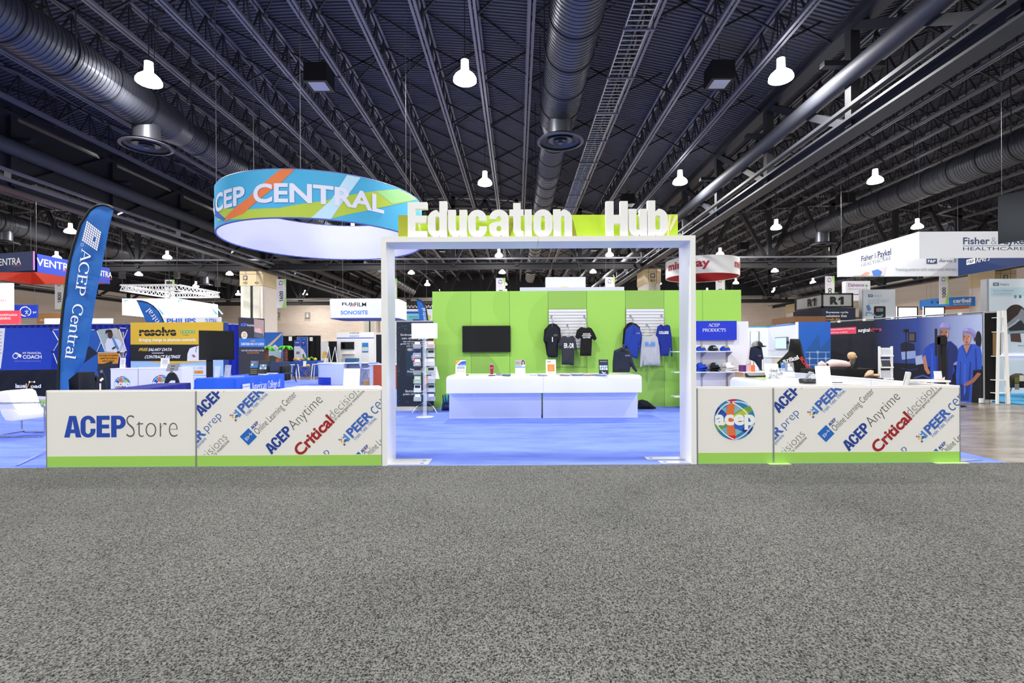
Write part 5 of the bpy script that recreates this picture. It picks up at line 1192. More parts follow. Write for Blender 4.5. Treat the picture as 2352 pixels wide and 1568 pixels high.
# ------------------------------------------------------------------ blue ACEP table with things on it, navy table
TZ = .99; BL_ = M('#0d55cf', rough=.75, var=.06, scale=6)
tb = cloth_table('clothed_table', 'bright blue clothed table lettered American College of', -6.30, -5.54, 9.9, 12.0, TZ, BL_, 2)
f = Fr((-5.54, 9.9, 0), (0, 1, 0)); 
for s, a0, z0, z1, a1 in (('American', .52, .70, .87, 1.15), ('College', 1.2, .66, .87, 1.62), ('of', 1.66, .70, .87, 1.78), ('Physicians', .95, .46, .63, 1.78), ('Emergency', .52, .46, .63, .92)): T(f, s, (a0, z0, a1, z1), INK_W, tb, serif=True, off=.055)
m = MB()
for i in range(6):
    for j in range(5):
        if (i, j) != (3, 1): m.rect(f, .18 + i * .048, .56 + j * .062, .218 + i * .048, .612 + j * .062, .055)
m.build('grid_emblem', INK_W, tb, recalc=False)
for (a_, b_, c_) in ((-6.31, 9.86, .015), (-5.52, 9.86, .015)): MB().cyl((a_, b_, .02), (a_, b_ + .03, TZ - .02), c_, n=8).build('corner_fold', BL_, tb)
dn = (math.hypot(.5, 2.2)); cloth_table('clothed_table', 'navy skirted table behind the store panels', -8.62, -7.9, 10.35, 12.5, .75, M('#0d1c86', rough=.85, var=.1), 5, .2)
def holder(px0, py0, px1, py1, Y, z, label, dark):
    t, fr, W, H = easel('leaflet_holder', px0, py0, px1, py1, Y, z, label, 'leaflet holder', M('#16181d', rough=.3) if dark else CLEAR, 'leaflet holders on the blue table', .22)
    return t, fr, W, H
t, fr, W, H = holder(571, 827, 592, 860, 11.1, TZ, 'dark leaflet holder with laptop picture on the blue table', 1)
MB().rect(fr, W * .08, H * .6, W * .92, H * .96, .001).build('print', P_('#5a6f8c'), t, recalc=False); MB().rect(fr, W * .08, H * .5, W * .92, H * .6, .001).build('print', P_('#2f7fc4'), t, recalc=False); MB().poly(fr, circ(W * .28, H * .7, W * .13, n=12), .002).build('print', P_('#f0dca8'), t, recalc=False); T(fr, 'Anytime', (W * .2, H * .84, W * .6, H * .9), INK_W, t, off=.003)
for k in range(3): MB().rect(fr, W * .15, H * (.12 + .12 * k), W * .85, H * (.16 + .12 * k), .001).build('print', P_('#8a8560'), t, recalc=False)
t, fr, W, H = holder(593, 826, 612, 858, 11.5, TZ, 'navy leaflet holder with blue squares on the blue table', 1)
for k in range(6): MB().rect(fr, W * (.1 + .28 * (k % 3)), H * (.35 + .18 * (k // 3)), W * (.34 + .28 * (k % 3)), H * (.5 + .18 * (k // 3)), .001).build('print', P_('#6f9fd0' if k % 2 else '#c9d6e6'), t, recalc=False)
holder(491, 840, 503, 867, 10.2, TZ, 'empty clear leaflet holder nearest on the blue table', 0); holder(514, 838, 528, 865, 10.35, TZ, 'empty clear leaflet holder beside the monitor post', 0)
for (px, Y, lab) in ((540, 10.4, 'clear tray of leaflets in the middle of the blue table'), (602, 11.3, 'white leaflets spread below the navy holder'), (628, 11.75, 'pile of white leaflets at the far end of the blue table')):
    x = P(px, 860, Y).x; x = min(max(x, -6.2), -5.75); flat(0, 0, Y, .01, .02, WHITE, lab, 'papers', 'leaflets on the blue table') if 0 else MB().box(x - .13, Y - .1, TZ + .001, x + .13, Y + .1, TZ + .02).solo('leaflet_pile', lab, 'papers', WHITE if px > 560 else CLEAR, (x, Y, TZ), 'leaflets on the blue table')
# monitor on post
p0 = P(457, 800, 12.7); p1 = P(538, 800, 13.2); f = wallf(p0, p1); W = (Vector((p1.x, p1.y)) - Vector((p0.x, p0.y))).length; za, zb = P(457, 827, 12.7).z, P(457, 758.5, 12.7).z
t = thing('monitor_stand', 'black monitor on a black post behind the blue table', 'monitor', (f.pt(W * .3, 0).x, f.pt(W * .3, 0).y, 0))
MB().obox(f, 0, za, -.05, W, zb, 0).build('bezel', M('#111215', rough=.3), t); MB().obox(f, .012, za + .02, 0, W - .012, zb - .012, .002).build('screen', SCREEN, t)
MB().obox(f, W * .22, .003, -.16, W * .4, za + .3, -.06).build('post', BLACK, t); MB().obox(f, 0, .003, -.45, W * .62, .03, .2).build('base', BLACK, t)
# ACEP Anytime roll-up banner
p0 = P(548, 800, 13.0); p1 = P(608, 800, 13.6); f = wallf(p0, p1); W = (Vector((p1.x, p1.y)) - Vector((p0.x, p0.y))).length; zt_ = P(548, 728.5, 13.0).z
t = thing('banner_stand', 'dark roll-up banner advertising ACEP Anytime', 'banner', (f.pt(W / 2, 0).x, f.pt(W / 2, 0).y, 0)); MB().obox(f, 0, .08, -.006, W, zt_, 0).build('sheet', M('#2e2d35', rough=.6), t); MB().obox(f, 0, .003, -.1, W, .08, .08).build('cassette', ALU, t)
PR(f, [(583, 732), (606, 735), (606, 776), (584, 772)], P_('#b99a90'), t, 'photo_print', .002); PR(f, [(584, 755), (597, 753), (602, 764), (588, 768)], P_('#e2b9a6'), t, 'hand_print', .003); PR(f, [(584, 762), (604, 766), (607, 778), (583, 774)], P_('#5c6068'), t, 'laptop_print', .0035)
TP(f, 'ACEP', 552.5, 742, 566, 749, P_('#5a7df0'), t, bold=.04, off=.004); TP(f, 'Anytime', 567, 743.5, 583, 751, INK_W, t, off=.004)
MB().poly(f, circ(*f.uv(561, 769.5), .085, .1, n=12), .003).build('badge_print', P_('#f3e3c0'), t, recalc=False); TP(f, '20%\nOFF', 557.5, 764, 565, 774, P_('#c08a30'), t, bold=.01, off=.005)
RP(f, 549, 776.5, 608, 796.5, P_('#2f72c4'), t, 'blue_band', .0025); TP(f, 'NEW!', 576, 781, 586, 785, P_('#e8a848'), t, bold=.02, off=.005); TP(f, 'SUBSCRIBE ONLY AT ACEP23!', 553.5, 787, 606, 792.5, INK_W, t, bold=.02, off=.005)
TP(f, 'YOUR TIME IS LIMITED. EFFICIENCY MATTERS.', 553.5, 803, 606, 806.5, INK_W, t, off=.004); TP(f, 'TRUST ACEP ANYTIME.', 567, 808.5, 595, 812, P_('#e0a23c'), t, off=.004)
# white counter behind the left logo panel with its lucite sign
t = counter(-3.45, -2.12, 'white rounded counter just behind the left logo panel', 1, 7.05, 7.95)
t, fr, W, H = easel('sign_holder', 788, 846, 825, 889, 7.55, CZ, 'clear sign holder with pale sheet near the left arch post', 'sign holder', M('#f2f3f5', rough=.15, var=0), None)
MB().rect(fr, W * .08, H * .62, W * .92, H * .95, .001).build('print', P_('#e0e2e4'), t, recalc=False); MB().poly(fr, circ(W * .8, H * .7, W * .1, n=14), .002).build('print', INK_W, t, recalc=False)
x = P(785, 886, 7.75).x; MB().box(x - .16, 7.62, CZ + .001, x + .12, 7.85, CZ + .008).solo('leaflet_pile', 'thin leaflets lying behind the clear sign holder', 'papers', WHITE, (x, 7.75, CZ))
# ------------------------------------------------------------------ product shelf unit on the right
HY = 13.0; hx0, hx1 = P(1566, 800, HY).x, P(1719.5, 800, HY).x; hz = P(1660, 738, HY).z
t = thing('shelf_unit', 'white shelf wall for caps behind the emblem panel', 'shelf unit', ((hx0 + hx1) / 2, HY, 0))
MB().box(hx0, HY, .003, hx1, HY + .06, hz).build('back_panel', M('#eeeef4', rough=.5, var=0), t)
for px in (1611, 1669):
    x = P(px, 800, HY).x; MB().box(x - .02, HY - .02, .1, x + .02, HY - .001, P(px, 780, HY).z).build('slotted_standard', ALU, t)
SHZ = []
for k, (py, xr) in enumerate(((806, 1690), (853.5, 1704), (910, 1704))):
    z = P(1640, py, 12.62).z; x0 = P(1550, py, 12.62).x; x1 = P(xr, py, 12.62).x; SHZ.append(z)
    MB().box(x0, 12.62, z - .022, x1, HY - .021, z).build('shelf', WHITE, t)
    for px in (1611, 1669):
        x = P(px, 800, HY).x; MB().prism(Fr((x - .012, 0, 0), (0, 1, 0), (0, 0, 1)), [(HY - .022, z - .023), (HY - .022, z - .16), (HY - .33, z - .03), (HY - .33, z - .023)], 0, .024).build('bracket', M('#9a9ba0', rough=.4, metal=.6), t)
a = P(1597, 781, 12.9); b = P(1692, 736.5, 12.9); x0 = P(1566, 760, 12.9).x
t = thing('shop_sign', 'royal blue sign reading ACEP PRODUCTS above the shelves', 'sign', ((x0 + b.x) / 2, 12.95, a.z)); MB().box(x0, 12.9, a.z, b.x, 12.985, b.z).build('board', M('#1230c4', rough=.6, var=.02), t)
f = Fr((0, 12.9, 0)); TP(f, 'ACEP', 1627, 742.5, 1653, 750, INK_W, t, serif=True); TP(f, 'PRODUCTS', 1613.5, 754, 1667, 761.5, INK_W, t, serif=True)
# caps
def cap(x, y, z, r, front, back, label, grp, yaw=0.0, logo=None, tiltz=0.0, h=.8, cat='cap'):
    t = thing('baseball_cap', label, cat, (x, y, z), grp); c, s = math.cos(yaw), math.sin(yaw)
    def W_(a, b, cc): return Vector((x + a * c - b * s, y + a * s + b * c, z + cc + tiltz * b))
    n, m_ = 20, 7
    for nm, mat, lo, hi in (('front_panel', front, 9, 21), ('crown', back, -1, 11)):
        mb = MB()
        for j in range(m_ + 1):
            ph = math.pi / 2 * j / m_
            for i in range(lo, hi):
                a = 2 * math.pi * (i + .5) / n; mb.v.append(W_(r * math.cos(ph) ** .8 * math.cos(a), r * 1.12 * math.cos(ph) ** .8 * math.sin(a), .012 + r * 1.15 * h * math.sin(ph)))
        k = hi - lo
        for j in range(m_):
            for i in range(k - 1): mb.f.append((j * k + i, j * k + i + 1, (j + 1) * k + i + 1, (j + 1) * k + i))
        mb.build(nm, mat, t, smooth=60, recalc=False)
    mb = MB(); k = 11
    for d, zz in ((0, .02), (.55, .012), (1.0, -.0)):
        for i in range(k):
            a = math.radians(200 + 140 * i / (k - 1)); q = abs(i - 5) / 5
            mb.v.append(W_(r * .98 * math.cos(a), r * 1.1 * math.sin(a) - d * r * .75 * (1 - q ** 2), zz + .012 - .035 * d * q))
    for j in range(2):
        for i in range(k - 1): mb.f.append((j * k + i, j * k + i + 1, (j + 1) * k + i + 1, (j + 1) * k + i))
    mb.build('brim', front, t, smooth=True, recalc=False)
    MB().lathe(W_(0, 0, r * 1.15 * h), [(.012, 0), (.011, .008), (.0, .012)], 10, caps=False).build('button', front, t)
    if logo:
        f = Fr(W_(0, -r * 1.08, .03), (c, s, 0), (-s * .25, c * .25, 1)); q = logo[1]
        T(f, logo[0], (-r * .42, r * .3, r * .42, r * .62), q, t, bold=.03, off=.012) if logo[2] else MB().rect(f, -r * .42, r * .42, r * .42, r * .7, .012).build('patch', q, t, recalc=False)
    return t
CB = M('#1245c4', rough=.8, var=.05); CK = M('#14161b', rough=.8); CG = M('#9b9894', rough=.9, var=.3, scale=160); CW = M('#f0efec', rough=.9, var=.03); YLW = P_('#c9a83a'); CY_ = P_('#8fd8ee')
GC = 'caps on the shelf unit'
xs = lambda px: P(px, 800, 12.78).x
z1, z2 = SHZ[0] + .001, SHZ[1] + .001
cap(xs(1611), 12.83, z1, .125, CB, CB, 'royal blue cap at the left of the top shelf', GC, .1, ('', YLW, 0))
cap(xs(1639), 12.83, z1, .125, CK, CG, 'black cap with grey mesh on the top shelf', GC, .1, ('ER/DR', CY_, 1), h=.95)
cap(xs(1667), 12.83, z1, .125, CB, CB, 'royal blue cap at the right of the top shelf', GC, -.05, ('', YLW, 0))
for (px, mf, mbk, n_, nm, lg) in ((1611, CB, CB, 3, 'royal blue', ('', YLW, 0)), (1640, CK, CG, 3, 'black and grey', ('ER/DR', CY_, 1)), (1672, CW, CW, 3, 'white', ('ACEP', P_('#e58fa8'), 1))):
    for k in range(n_):
        last = k == n_ - 1
        cap(xs(px + (k % 2) * 2), 12.85 - .02 * k, z2 + k * .052, .12, mf, mbk, nm + ' cap on the second shelf, ' + ('bottom', 'middle', 'top')[k] + ' of its stack', GC, .3 if mf is not CW else .6, lg if last else None, .0, .62 if not last else .8)
cap(xs(1688), 12.82, z2, .115, CW, CW, 'loose white cap at the right end of the second shelf', GC, .9, None, 0, .55)
# small white and wood table with notebooks, cap stand
tx0, tx1 = P(1706, 850, 12.0).x, P(1757, 850, 12.0).x; tz = P(1730, 853.5, 12.0).z
t = thing('display_table', 'small wooden display table with white top right of the shelves', 'table', ((tx0 + tx1) / 2, 12.2, 0)); MB().box(tx0 - .02, 11.98, tz - .025, tx1 + .01, 12.45, tz).build('top', WHITE, t); MB().box(tx0, 12.0, .003, tx1, 12.43, tz - .026).build('body', M('#c59c6c', rough=.6, var=.1), t)
for k, (c_, w_) in enumerate((('#d9d9dc', .08), ('#7a2a5c', .05), ('#23307c', .07), ('#f2a9b8', .08), ('#f4b07a', .04), ('#f2703c', .09))):
    x = P(1691, 850, 12.15).x + sum((.08, .05, .07, .08, .04, .09)[:k]); x += .0
    if x + w_ < tx0: pass
    MB().box(max(x, tx0 - .02) + .001 if k else tx0 - .02, 12.06, tz + .001, x + w_ - .002, 12.2, tz + .155).solo('notebook', ['grey', 'plum', 'navy', 'pink', 'peach', 'orange'][k] + ' notebook standing in the row on the display table', 'notebook', M(c_, rough=.6), (x, 12.1, tz), 'notebooks on the display table') if x + w_ > tx0 + .01 else None
x = P(1731, 850, 12.25).x
t = thing('cap_stand', 'thin metal stand on the display table carrying cap and shirt', 'display stand', (x, 12.25, tz)); MB().cyl((x, 12.25, tz + .001), (x, 12.25, P(1740, 792, 12.25).z), .012, n=8).build('pole', CHROME, t); MB().cyl((x, 12.25, P(1722, 800, 12.6).z), (P(1722, 800, 12.6).x, 12.6, P(1722, 800, 12.6).z), .008, n=6).build('side_arm', CHROME, t); MB().lathe((x, 12.25, tz + .001), [(.07, 0), (.07, .01), (.02, .015)], 16).build('base', CHROME, t)
cap(P(1739, 795, 12.15).x, 12.15, P(1739, 796, 12.15).z, .115, CK, CG, 'black and grey cap on the stand right of the shelves', GC, 1.15, ('ER', CY_, 1), h=.95)
t, fr = garment('t_shirt', 'navy t-shirt draped on the stand under a cap', [(1724, 797), (1733, 794), (1744, 795), (1750, 799), (1754, 824), (1750, 826), (1750, 848), (1753, 851), (1747, 851), (1741, 842), (1733, 830), (1720, 825), (1722, 806)], 12.1, M('#121a33', rough=.85, var=.1), None, None, t_=.05, seed=11, hang=False); TP(fr, 'ACEP', 1738.5, 815, 1745, 818.5, P_('#8b94ab'), t, off=.07)
t, fr = garment('t_shirt', 'white shirt hanging left behind the navy shirt', [(1720, 799), (1724, 797), (1724, 825), (1722, 838), (1713, 838), (1718, 815)], 12.6, M('#e3ddd6', rough=.85), None, None, t_=.03, hang=False, seed=12)
# counter along the right side
t = thing('reception_counter', 'white rounded counter running back along the right return wall', 'counter', (4.75, 8.45, 0), 'white glossy counters with overhanging tops'); X0, X1, Ya, Yb = 4.17, 5.14, 7.0, 9.9
o = MB().box(X0, Ya, .585, X1, Yb, CZ).build('top_box', M('#f6f6f8', rough=.12, var=0.0), t); bevel(o, .08, lambda m, d: m.z > CZ - .01 and (m.x < X0 + .01 or m.y > Yb - .01))
MB().box(X0 + .3, Ya + .02, .003, X1 - .03, Yb - .03, .584).build('base', M('#e6ecf6', rough=.3, var=0.0), t)
def term(px, py, label, w_=.16, scanner=False):
    g = G(px, py, CZ); t = thing('card_terminal', label, 'card terminal', (g.x, g.y, CZ), 'card terminals on the right counter'); f = Fr((g.x - w_, g.y, CZ), (1, .1, 0), (0, 0, 1))
    MB().prism(Fr((g.x, g.y, CZ + .001), (0, 1, 0), (0, 0, 1)), [(-.07, 0), (.07, 0), (.09, .06), (.02, .075), (-.09, .035)], -w_, w_).build('body', M('#17181b', rough=.4), t)
    if scanner: 
        MB().tube([(g.x - .05, g.y, CZ + .06), (g.x - .03, g.y, CZ + .12), (g.x + .0, g.y - .02, CZ + .165), (g.x + .05, g.y - .03, CZ + .16)], [.02, .022, .028, .012], n=8).build('scanner', M('#9fa1a5', rough=.3), t, smooth=60)
        MB().box(g.x + .02, g.y - .03, CZ + .065, g.x + .14, g.y + .03, CZ + .08).build('keypad', M('#b9bbc0'), t)
term(1735, 866, 'black card terminal at the far end of the right counter'); term(1859, 880, 'black card terminal with grey scanner before the clear sign', .12, True)
g = G(1752, 867, CZ); MB().box(g.x - .14, g.y - .16, CZ + .001, g.x + .16, g.y + .0, CZ + .006).solo('green_sheet', 'bright green sheet lying on the right counter', 'paper', M('#a6dc3c'), (g.x, g.y, CZ))
g = G(1783, 869, CZ); t = thing('candy_box', 'clear box of silver wrapped candy on the right counter', 'box', (g.x, g.y, CZ)); MB().box(g.x - .12, g.y - .08, CZ + .001, g.x + .12, g.y + .1, CZ + .19).build('clear_box', CLEAR, t)
rr = random.Random(5)
for k in range(26):
    a = (g.x + rr.uniform(-.1, .1), g.y + rr.uniform(-.06, .08), CZ + .01 + rr.uniform(0, .17)); f = Fr(a, (rr.uniform(-1, 1), rr.uniform(-1, 1), rr.uniform(-.5, .5)), (0, 0, 1)); f.v = f.n.cross(f.u).normalized()
    MB().obox(f, -.025, -.015, 0, .025, .015, .012).build('wrapped_candy', M('#c9cbd0', rough=.2, metal=.7) if k % 3 else M('#2f2f6a', rough=.3), t)
g = G(1775, 866, CZ); t, fr, W, H = easel('sign_holder', 1758, 835, 1790, 863, g.y, CZ, 'tilted clear sign holder behind the candy box', 'sign holder', M('#eceef0', rough=.15, var=0), None, .2)
g = G(1810, 865, CZ); t, fr, W, H = easel('sign_holder', 1797, 832, 1826, 866, g.y, CZ, 'leaflet holder with black and white doctor picture', 'sign holder', WHITE, None, .2)
MB().rect(fr, 0, H * .42, W * .3, H, .001).build('print', P_('#2a72c8'), t, recalc=False); MB().rect(fr, W * .3, H * .42, W, H, .001).build('print', P_('#8b8d90'), t, recalc=False); MB().rect(fr, 0, H * .36, W, H * .42, .0015).build('print', P_('#2a72c8'), t, recalc=False); MB().poly(fr, circ(W * .6, H * .82, W * .1, H * .1, n=12), .002).build('print', P_('#e8e8e8'), t, recalc=False); MB().poly(fr, [(W * .45, H * .42), (W * .9, H * .42), (W * .85, H * .65), (W * .7, H * .72), (W * .5, H * .7)], .002).build('print', P_('#f2f2f2'), t, recalc=False); T(fr, 'BECOME A MEMBER', (W * .05, H * .375, W * .9, H * .41), INK_W, t, off=.003)
MB().poly(fr, circ(W * .12, H * .9, W * .07, n=10), .002).build('print', P_('#f0b040'), t, recalc=False)
g = G(1812, 876, CZ); MB().box(g.x - .13, g.y - .1, CZ + .001, g.x + .12, g.y + .1, CZ + .03).solo('leaflet_pile', 'pale pink leaflets stacked before the doctor leaflet holder', 'papers', M('#efe2e2'), (g.x, g.y, CZ))
g = G(1893, 883, CZ); t, fr, W, H = easel('sign_holder', 1876, 840, 1910, 884, g.y, CZ, 'tilted clear sign holder with pale sheet on the right counter', 'sign holder', M('#f2f3f5', rough=.15, var=0), None, .16); MB().rect(fr, W * .06, H * .6, W * .94, H * .96, .001).build('print', P_('#dfe1e5'), t, recalc=False)
g = G(1935, 880, CZ); MB().box(g.x - .2, g.y - .05, CZ + .001, g.x + .22, g.y + .16, CZ + .006).solo('paper_sheet', 'white papers lying right of the clear sign holder', 'papers', WHITE, (g.x, g.y, CZ)); MB().cyl((g.x - .17, g.y - .02, CZ + .013), (g.x - .02, g.y - .03, CZ + .013), .006, n=8).solo('pen', 'dark red pen lying on the white papers', 'pen', M('#4a1a22'), (g.x - .1, g.y, CZ + .006))
# white shell stools
def stool(x, y, label, seat_z, yaw):
    t = thing('bar_stool', label, 'stool', (x, y, 0), 'white shell bar stools'); c, s = math.cos(yaw), math.sin(yaw); W_ = lambda a, b, z: Vector((x + a * c - b * s, y + a * s + b * c, z))
    mb = MB(); prof = [(.22, 0.02), (.1, -.01), (-.08, .0), (-.17, .06), (-.22, .2), (-.25, .36)]; n = 9
    for th in (0, .012):
        for (a, z) in prof:
            for i in range(n):
                q = (i / (n - 1) - .5) * 2; hw = .23 - .05 * max(0, z - .2) * 2; mb.v.append(W_(a - th * .5 + (.06 * q * q if z > .1 else 0), q * hw, seat_z + z + .05 * q * q * (z < .1) - th))
    k = len(prof) * n
    for o_ in (0, k):
        for j in range(len(prof) - 1):
            for i in range(n - 1): mb.f.append((o_ + j * n + i, o_ + j * n + i + 1, o_ + (j + 1) * n + i + 1, o_ + (j + 1) * n + i))
    mb.build('shell_seat', WHITE, t, smooth=True, recalc=False)
    for (a, b) in ((1, 1), (1, -1), (-1, 1), (-1, -1)): MB().cyl(W_(a * .1, b * .1, seat_z - .02), W_(a * .22, b * .22, .013), .009, n=6).build('leg', CHROME, t)
    MB().tube([W_(.18, .18, .25), W_(-.18, .18, .25), W_(-.18, -.18, .25), W_(.18, -.18, .25)], .006, n=6, closed=True).build('foot_ring', CHROME, t)
    for (a, b) in ((1, 1), (1, -1), (-1, 1), (-1, -1)): MB().cyl(W_(a * .1, b * .1, seat_z - .03), W_(-a * .2, b * .2, .25), .005, n=5).build('wire', CHROME, t)
stool(5.45, 7.4, 'white shell stool behind the right logo panel', .8, 2.5)

# ------------------------------------------------------------------ right hand booths
# white booth with coloured top line
a0 = P(1700, 800, 20.0); a1 = P(1764, 800, 20.0); a2 = P(1833, 800, 17.7); zt_ = P(1764, 752, 20.0).z
t = thing('booth_wall', 'white angled booth wall with thin blue green top line', 'booth wall', (a1.x, a1.y, 0))
for k, (p, q) in enumerate(((a0, a1), (a1, a2))):
    f = wallf(p, q); W = (Vector((q.x, q.y)) - Vector((p.x, p.y))).length; MB().obox(f, 0, .003, -.06, W, zt_, 0).build('panel', M('#eceef6', rough=.5, var=0), t); MB().obox(f, 0, zt_, -.06, W, zt_ + .05, .002).build('top_line', M('#3f9fb4' if k == 0 else '#3f86d8'), t)
f = wallf(a0, a1); MB().ribbon(f, [(.4, .01), (.4, zt_ - .15), (.75 + .0, zt_ - .15), (.75, .01)], .03, .004).build('door_frame_line', M('#8f9298'), t, recalc=False)
f = wallf(a1, a2); m = MB()
for (x0_, y0_, x1_, y1_) in ((1765, 805, 1825, 805), (1775, 805, 1775, 830), (1805, 805, 1805, 830)): m.ribbon(f, [f.uv(x0_, y0_), f.uv(x1_, y1_)], .015, .004)
m.build('line_print', P_('#c9cdd8'), t, recalc=False)
t = thing('wall_screen', 'small pale blue screen on the white angled wall', 'screen', f.pt(*f.uv(1797, 788), .05)); q = f.box(1784, 774, 1811, 802); MB().obox(f, q[0], q[1], .003, q[2], q[3], .07).build('bezel', M('#6f7378', rough=.3), t); MB().obox(f, q[0] + .03, q[1] + .03, .07, q[2] - .03, q[3] - .03, .073).build('display', M('#a9cfdc', emit=.8), t); MB().obox(f, q[2], q[1] + .2, .02, q[2] + .06, q[3] - .15, .06).build('arm', BLACK, t)
x0, x1 = P(1752, 820, 17.5).x, P(1806, 820, 17.5).x; z = P(1780, 818, 17.5).z; t = thing('white_desk', 'white desk in front of the angled white wall', 'desk', ((x0 + x1) / 2, 17.3, 0)); MB().box(x0, 16.9, .003, x1, 17.5, z - .04).build('body', WHITE, t); MB().box(x0 - .04, 16.86, z - .04, x1 + .04, 17.54, z).build('top', WHITE, t)
# blue wall with circuit print
b0, b1 = P(1834, 800, 17.5), P(1908, 800, 17.5); z = P(1870, 739, 17.5).z; t = thing('booth_wall', 'bright blue booth wall with white circuit lines', 'booth wall', ((b0.x + b1.x) / 2, 17.5, 0)); f = Fr((0, 17.5, 0))
MB().box(b0.x, 17.5, .003, b1.x, 17.58, z).build('panel', M('#1f63c8', rough=.6, var=.02), t); MB().box(b0.x - .06, 17.49, .003, b0.x, 17.58, z).build('edge_rail', WHITE, t)
PR(f, [(1852, 805), (1881, 766), (1884, 800), (1907, 775), (1907, 860), (1852, 860)], P_('#1f5aa8'), t, 'tone_print', .003)
m = MB(); W1 = P_('#b9cdec')
for y_ in (808.5, 823, 837.5): m.ribbon(f, [f.uv(1850, y_), f.uv(1906, y_)], .018, .005)
for x_ in (1859.5, 1878, 1896.5): m.ribbon(f, [f.uv(x_, 808.5), f.uv(x_, 845)], .018, .005)
for (x_, y_) in ((1878, 808.5), (1859.5, 823), (1896.5, 823)): m.ribbon(f, circ(*f.uv(x_, y_), .04, n=12), .015, .006, closed=True)
m.build('circuit_print', W1, t, recalc=False)
# surgical science wall
s0, s1 = P(1903, 800, 18.5), P(2258, 800, 13.8); f = wallf(s0, s1); W = (Vector((s1.x, s1.y)) - Vector((s0.x, s0.y))).length; zt_ = 2.44
t = thing('booth_wall', 'large dark printed wall with two people in blue scrubs', 'booth wall', ((s0.x + s1.x) / 2, (s0.y + s1.y) / 2, 0))
MB().obox(f, 0, .12, -.1, W, zt_, 0).build('fabric', M('#0d1020', rough=.7, var=.02), t)
def grad(c0, c1, c2, d):                                             # printed gradient, dark to pale
    m, nt, b, L = node_mat('print_gradient'); tc = nt.nodes.new('ShaderNodeTexCoord'); sx = nt.nodes.new('ShaderNodeSeparateXYZ'); r = nt.nodes.new('ShaderNodeValToRGB')
    L.new(tc.outputs['UV'], sx.inputs[0]); L.new(sx.outputs[0], r.inputs[0]); r.color_ramp.elements[0].color = hexc(c0); r.color_ramp.elements[1].color = hexc(c2); e = r.color_ramp.elements.new(.45); e.color = hexc(c1); L.new(r.outputs[0], b.inputs['Base Color']); b.inputs['Roughness'].default_value = .7; return m
o = PR(f, [(2010, 736), (2256, 721), (2257, 840), (2010, 832)], grad('#12183a', '#2f4696', '#b9c6ee', 0), t, 'backdrop_print', .003)
uvl = o.data.uv_layers.new(name='UVMap'); 
for li, uvc in enumerate(((0, 1), (1, 1), (1, 0), (0, 0))): uvl.data[li].uv = uvc
RP(f, 1905, 752, 1967, 767, P_('#e2425f'), t, 'red_band', .006); TP(f, 'Training simulators for healthcare', 1906, 753.5, 1964, 758, INK_W, t, off=.008); TP(f, 'professionals worldwide', 1906, 761, 1947, 765.5, INK_W, t, off=.008)
TP(f, 'surgical', 1971.5, 753.5, 1998, 764.5, INK_W, t, bold=.025, off=.008); TP(f, 'science', 1998.5, 752, 2025, 760.5, P_('#e2425f'), t, bold=.02, off=.008)
SK = P_('#b9806a'); SC = P_('#1f46b4'); SD = P_('#16276c'); CP = P_('#9a92d0')
PR(f, [(2136, 790), (2157, 783), (2166, 778), (2172, 784), (2184, 783), (2198, 795), (2204, 825), (2190, 835), (2194, 850), (2180, 880), (2138, 880), (2136, 840), (2127, 850), (2118, 820), (2124, 800)], SC, t, 'scrubs_print', .008); PR(f, [(2166, 790), (2184, 784), (2200, 800), (2204, 826), (2190, 832), (2188, 880), (2165, 880)], SD, t, 'scrubs_print', .009)
PR(f, [(2119, 820), (2126, 815), (2132, 845), (2138, 856), (2132, 860), (2124, 848)], SK, t, 'arm_print', .010)
PR(f, circ(2169, 766, 10.5, 15, n=20), P_('#a8745c'), t, 'face_print', .010); PR(f, [(2158, 758), (2158, 748), (2164, 741), (2172, 740), (2180, 744), (2182, 757), (2170, 752)], CP, t, 'cap_print', .012); PR(f, [(2163, 778), (2174, 779), (2170, 790)], P_('#a8745c'), t, 'neck_print', .0095)
PR(f, [(2196, 860), (2202, 800), (2211, 792), (2222, 790), (2240, 790), (2252, 797), (2256, 815), (2256, 850), (2248, 856), (2250, 925), (2200, 925)], P_('#2a55c8'), t, 'scrubs_print', .013); PR(f, [(2236, 850), (2256, 848), (2256, 925), (2232, 925)], P_('#0b0d1a'), t, 'shade_print', .0135)
PR(f, [(2213, 793), (2221, 812), (2230, 791)], SK, t, 'neck_print', .0145); PR(f, circ(2221.5, 776, 9.5, 15, n=20), P_('#c08872'), t, 'face_print', .015); PR(f, [(2211, 768), (2213, 757), (2222, 752), (2232, 754), (2240, 762), (2240, 778), (2234, 778), (2230, 769), (2220, 766)], CP, t, 'cap_print', .017)
PR(f, [(2246, 855), (2255, 858), (2238, 878), (2222, 886), (2212, 884), (2222, 877), (2234, 870)], P_('#a86a58'), t, 'arm_print', .016); PR(f, circ(2248, 780, 7, 20, n=16), P_('#0d0f1e'), t, 'print', .012)
def pp(pts, col, d, nm): return PR(f, pts, P_(col), t, nm, d)
pp([(2158.6, 768), (2158.6, 758), (2163, 756), (2163, 776), (2160.5, 774)], '#8a5a46', .0115, 'face_print'); pp([(2176, 757), (2179.5, 760), (2179, 770), (2175, 778), (2171, 780), (2175, 770)], '#c9957c', .0115, 'face_print')
pp([(2161.5, 761.5), (2167, 760.8), (2167, 761.8), (2161.5, 762.6)], '#2c1a15', .0125, 'brow_print'); pp([(2172, 760.8), (2177.5, 761.4), (2177.5, 762.5), (2172, 761.8)], '#2c1a15', .0125, 'brow_print'); pp([(2168.6, 763), (2170.6, 763), (2171.6, 770), (2167.6, 770)], '#96634d', .0122, 'nose_print'); pp([(2161, 772), (2169, 777), (2177, 772), (2176, 777), (2170, 781), (2163, 778)], '#8f6450', .0121, 'beard_print')
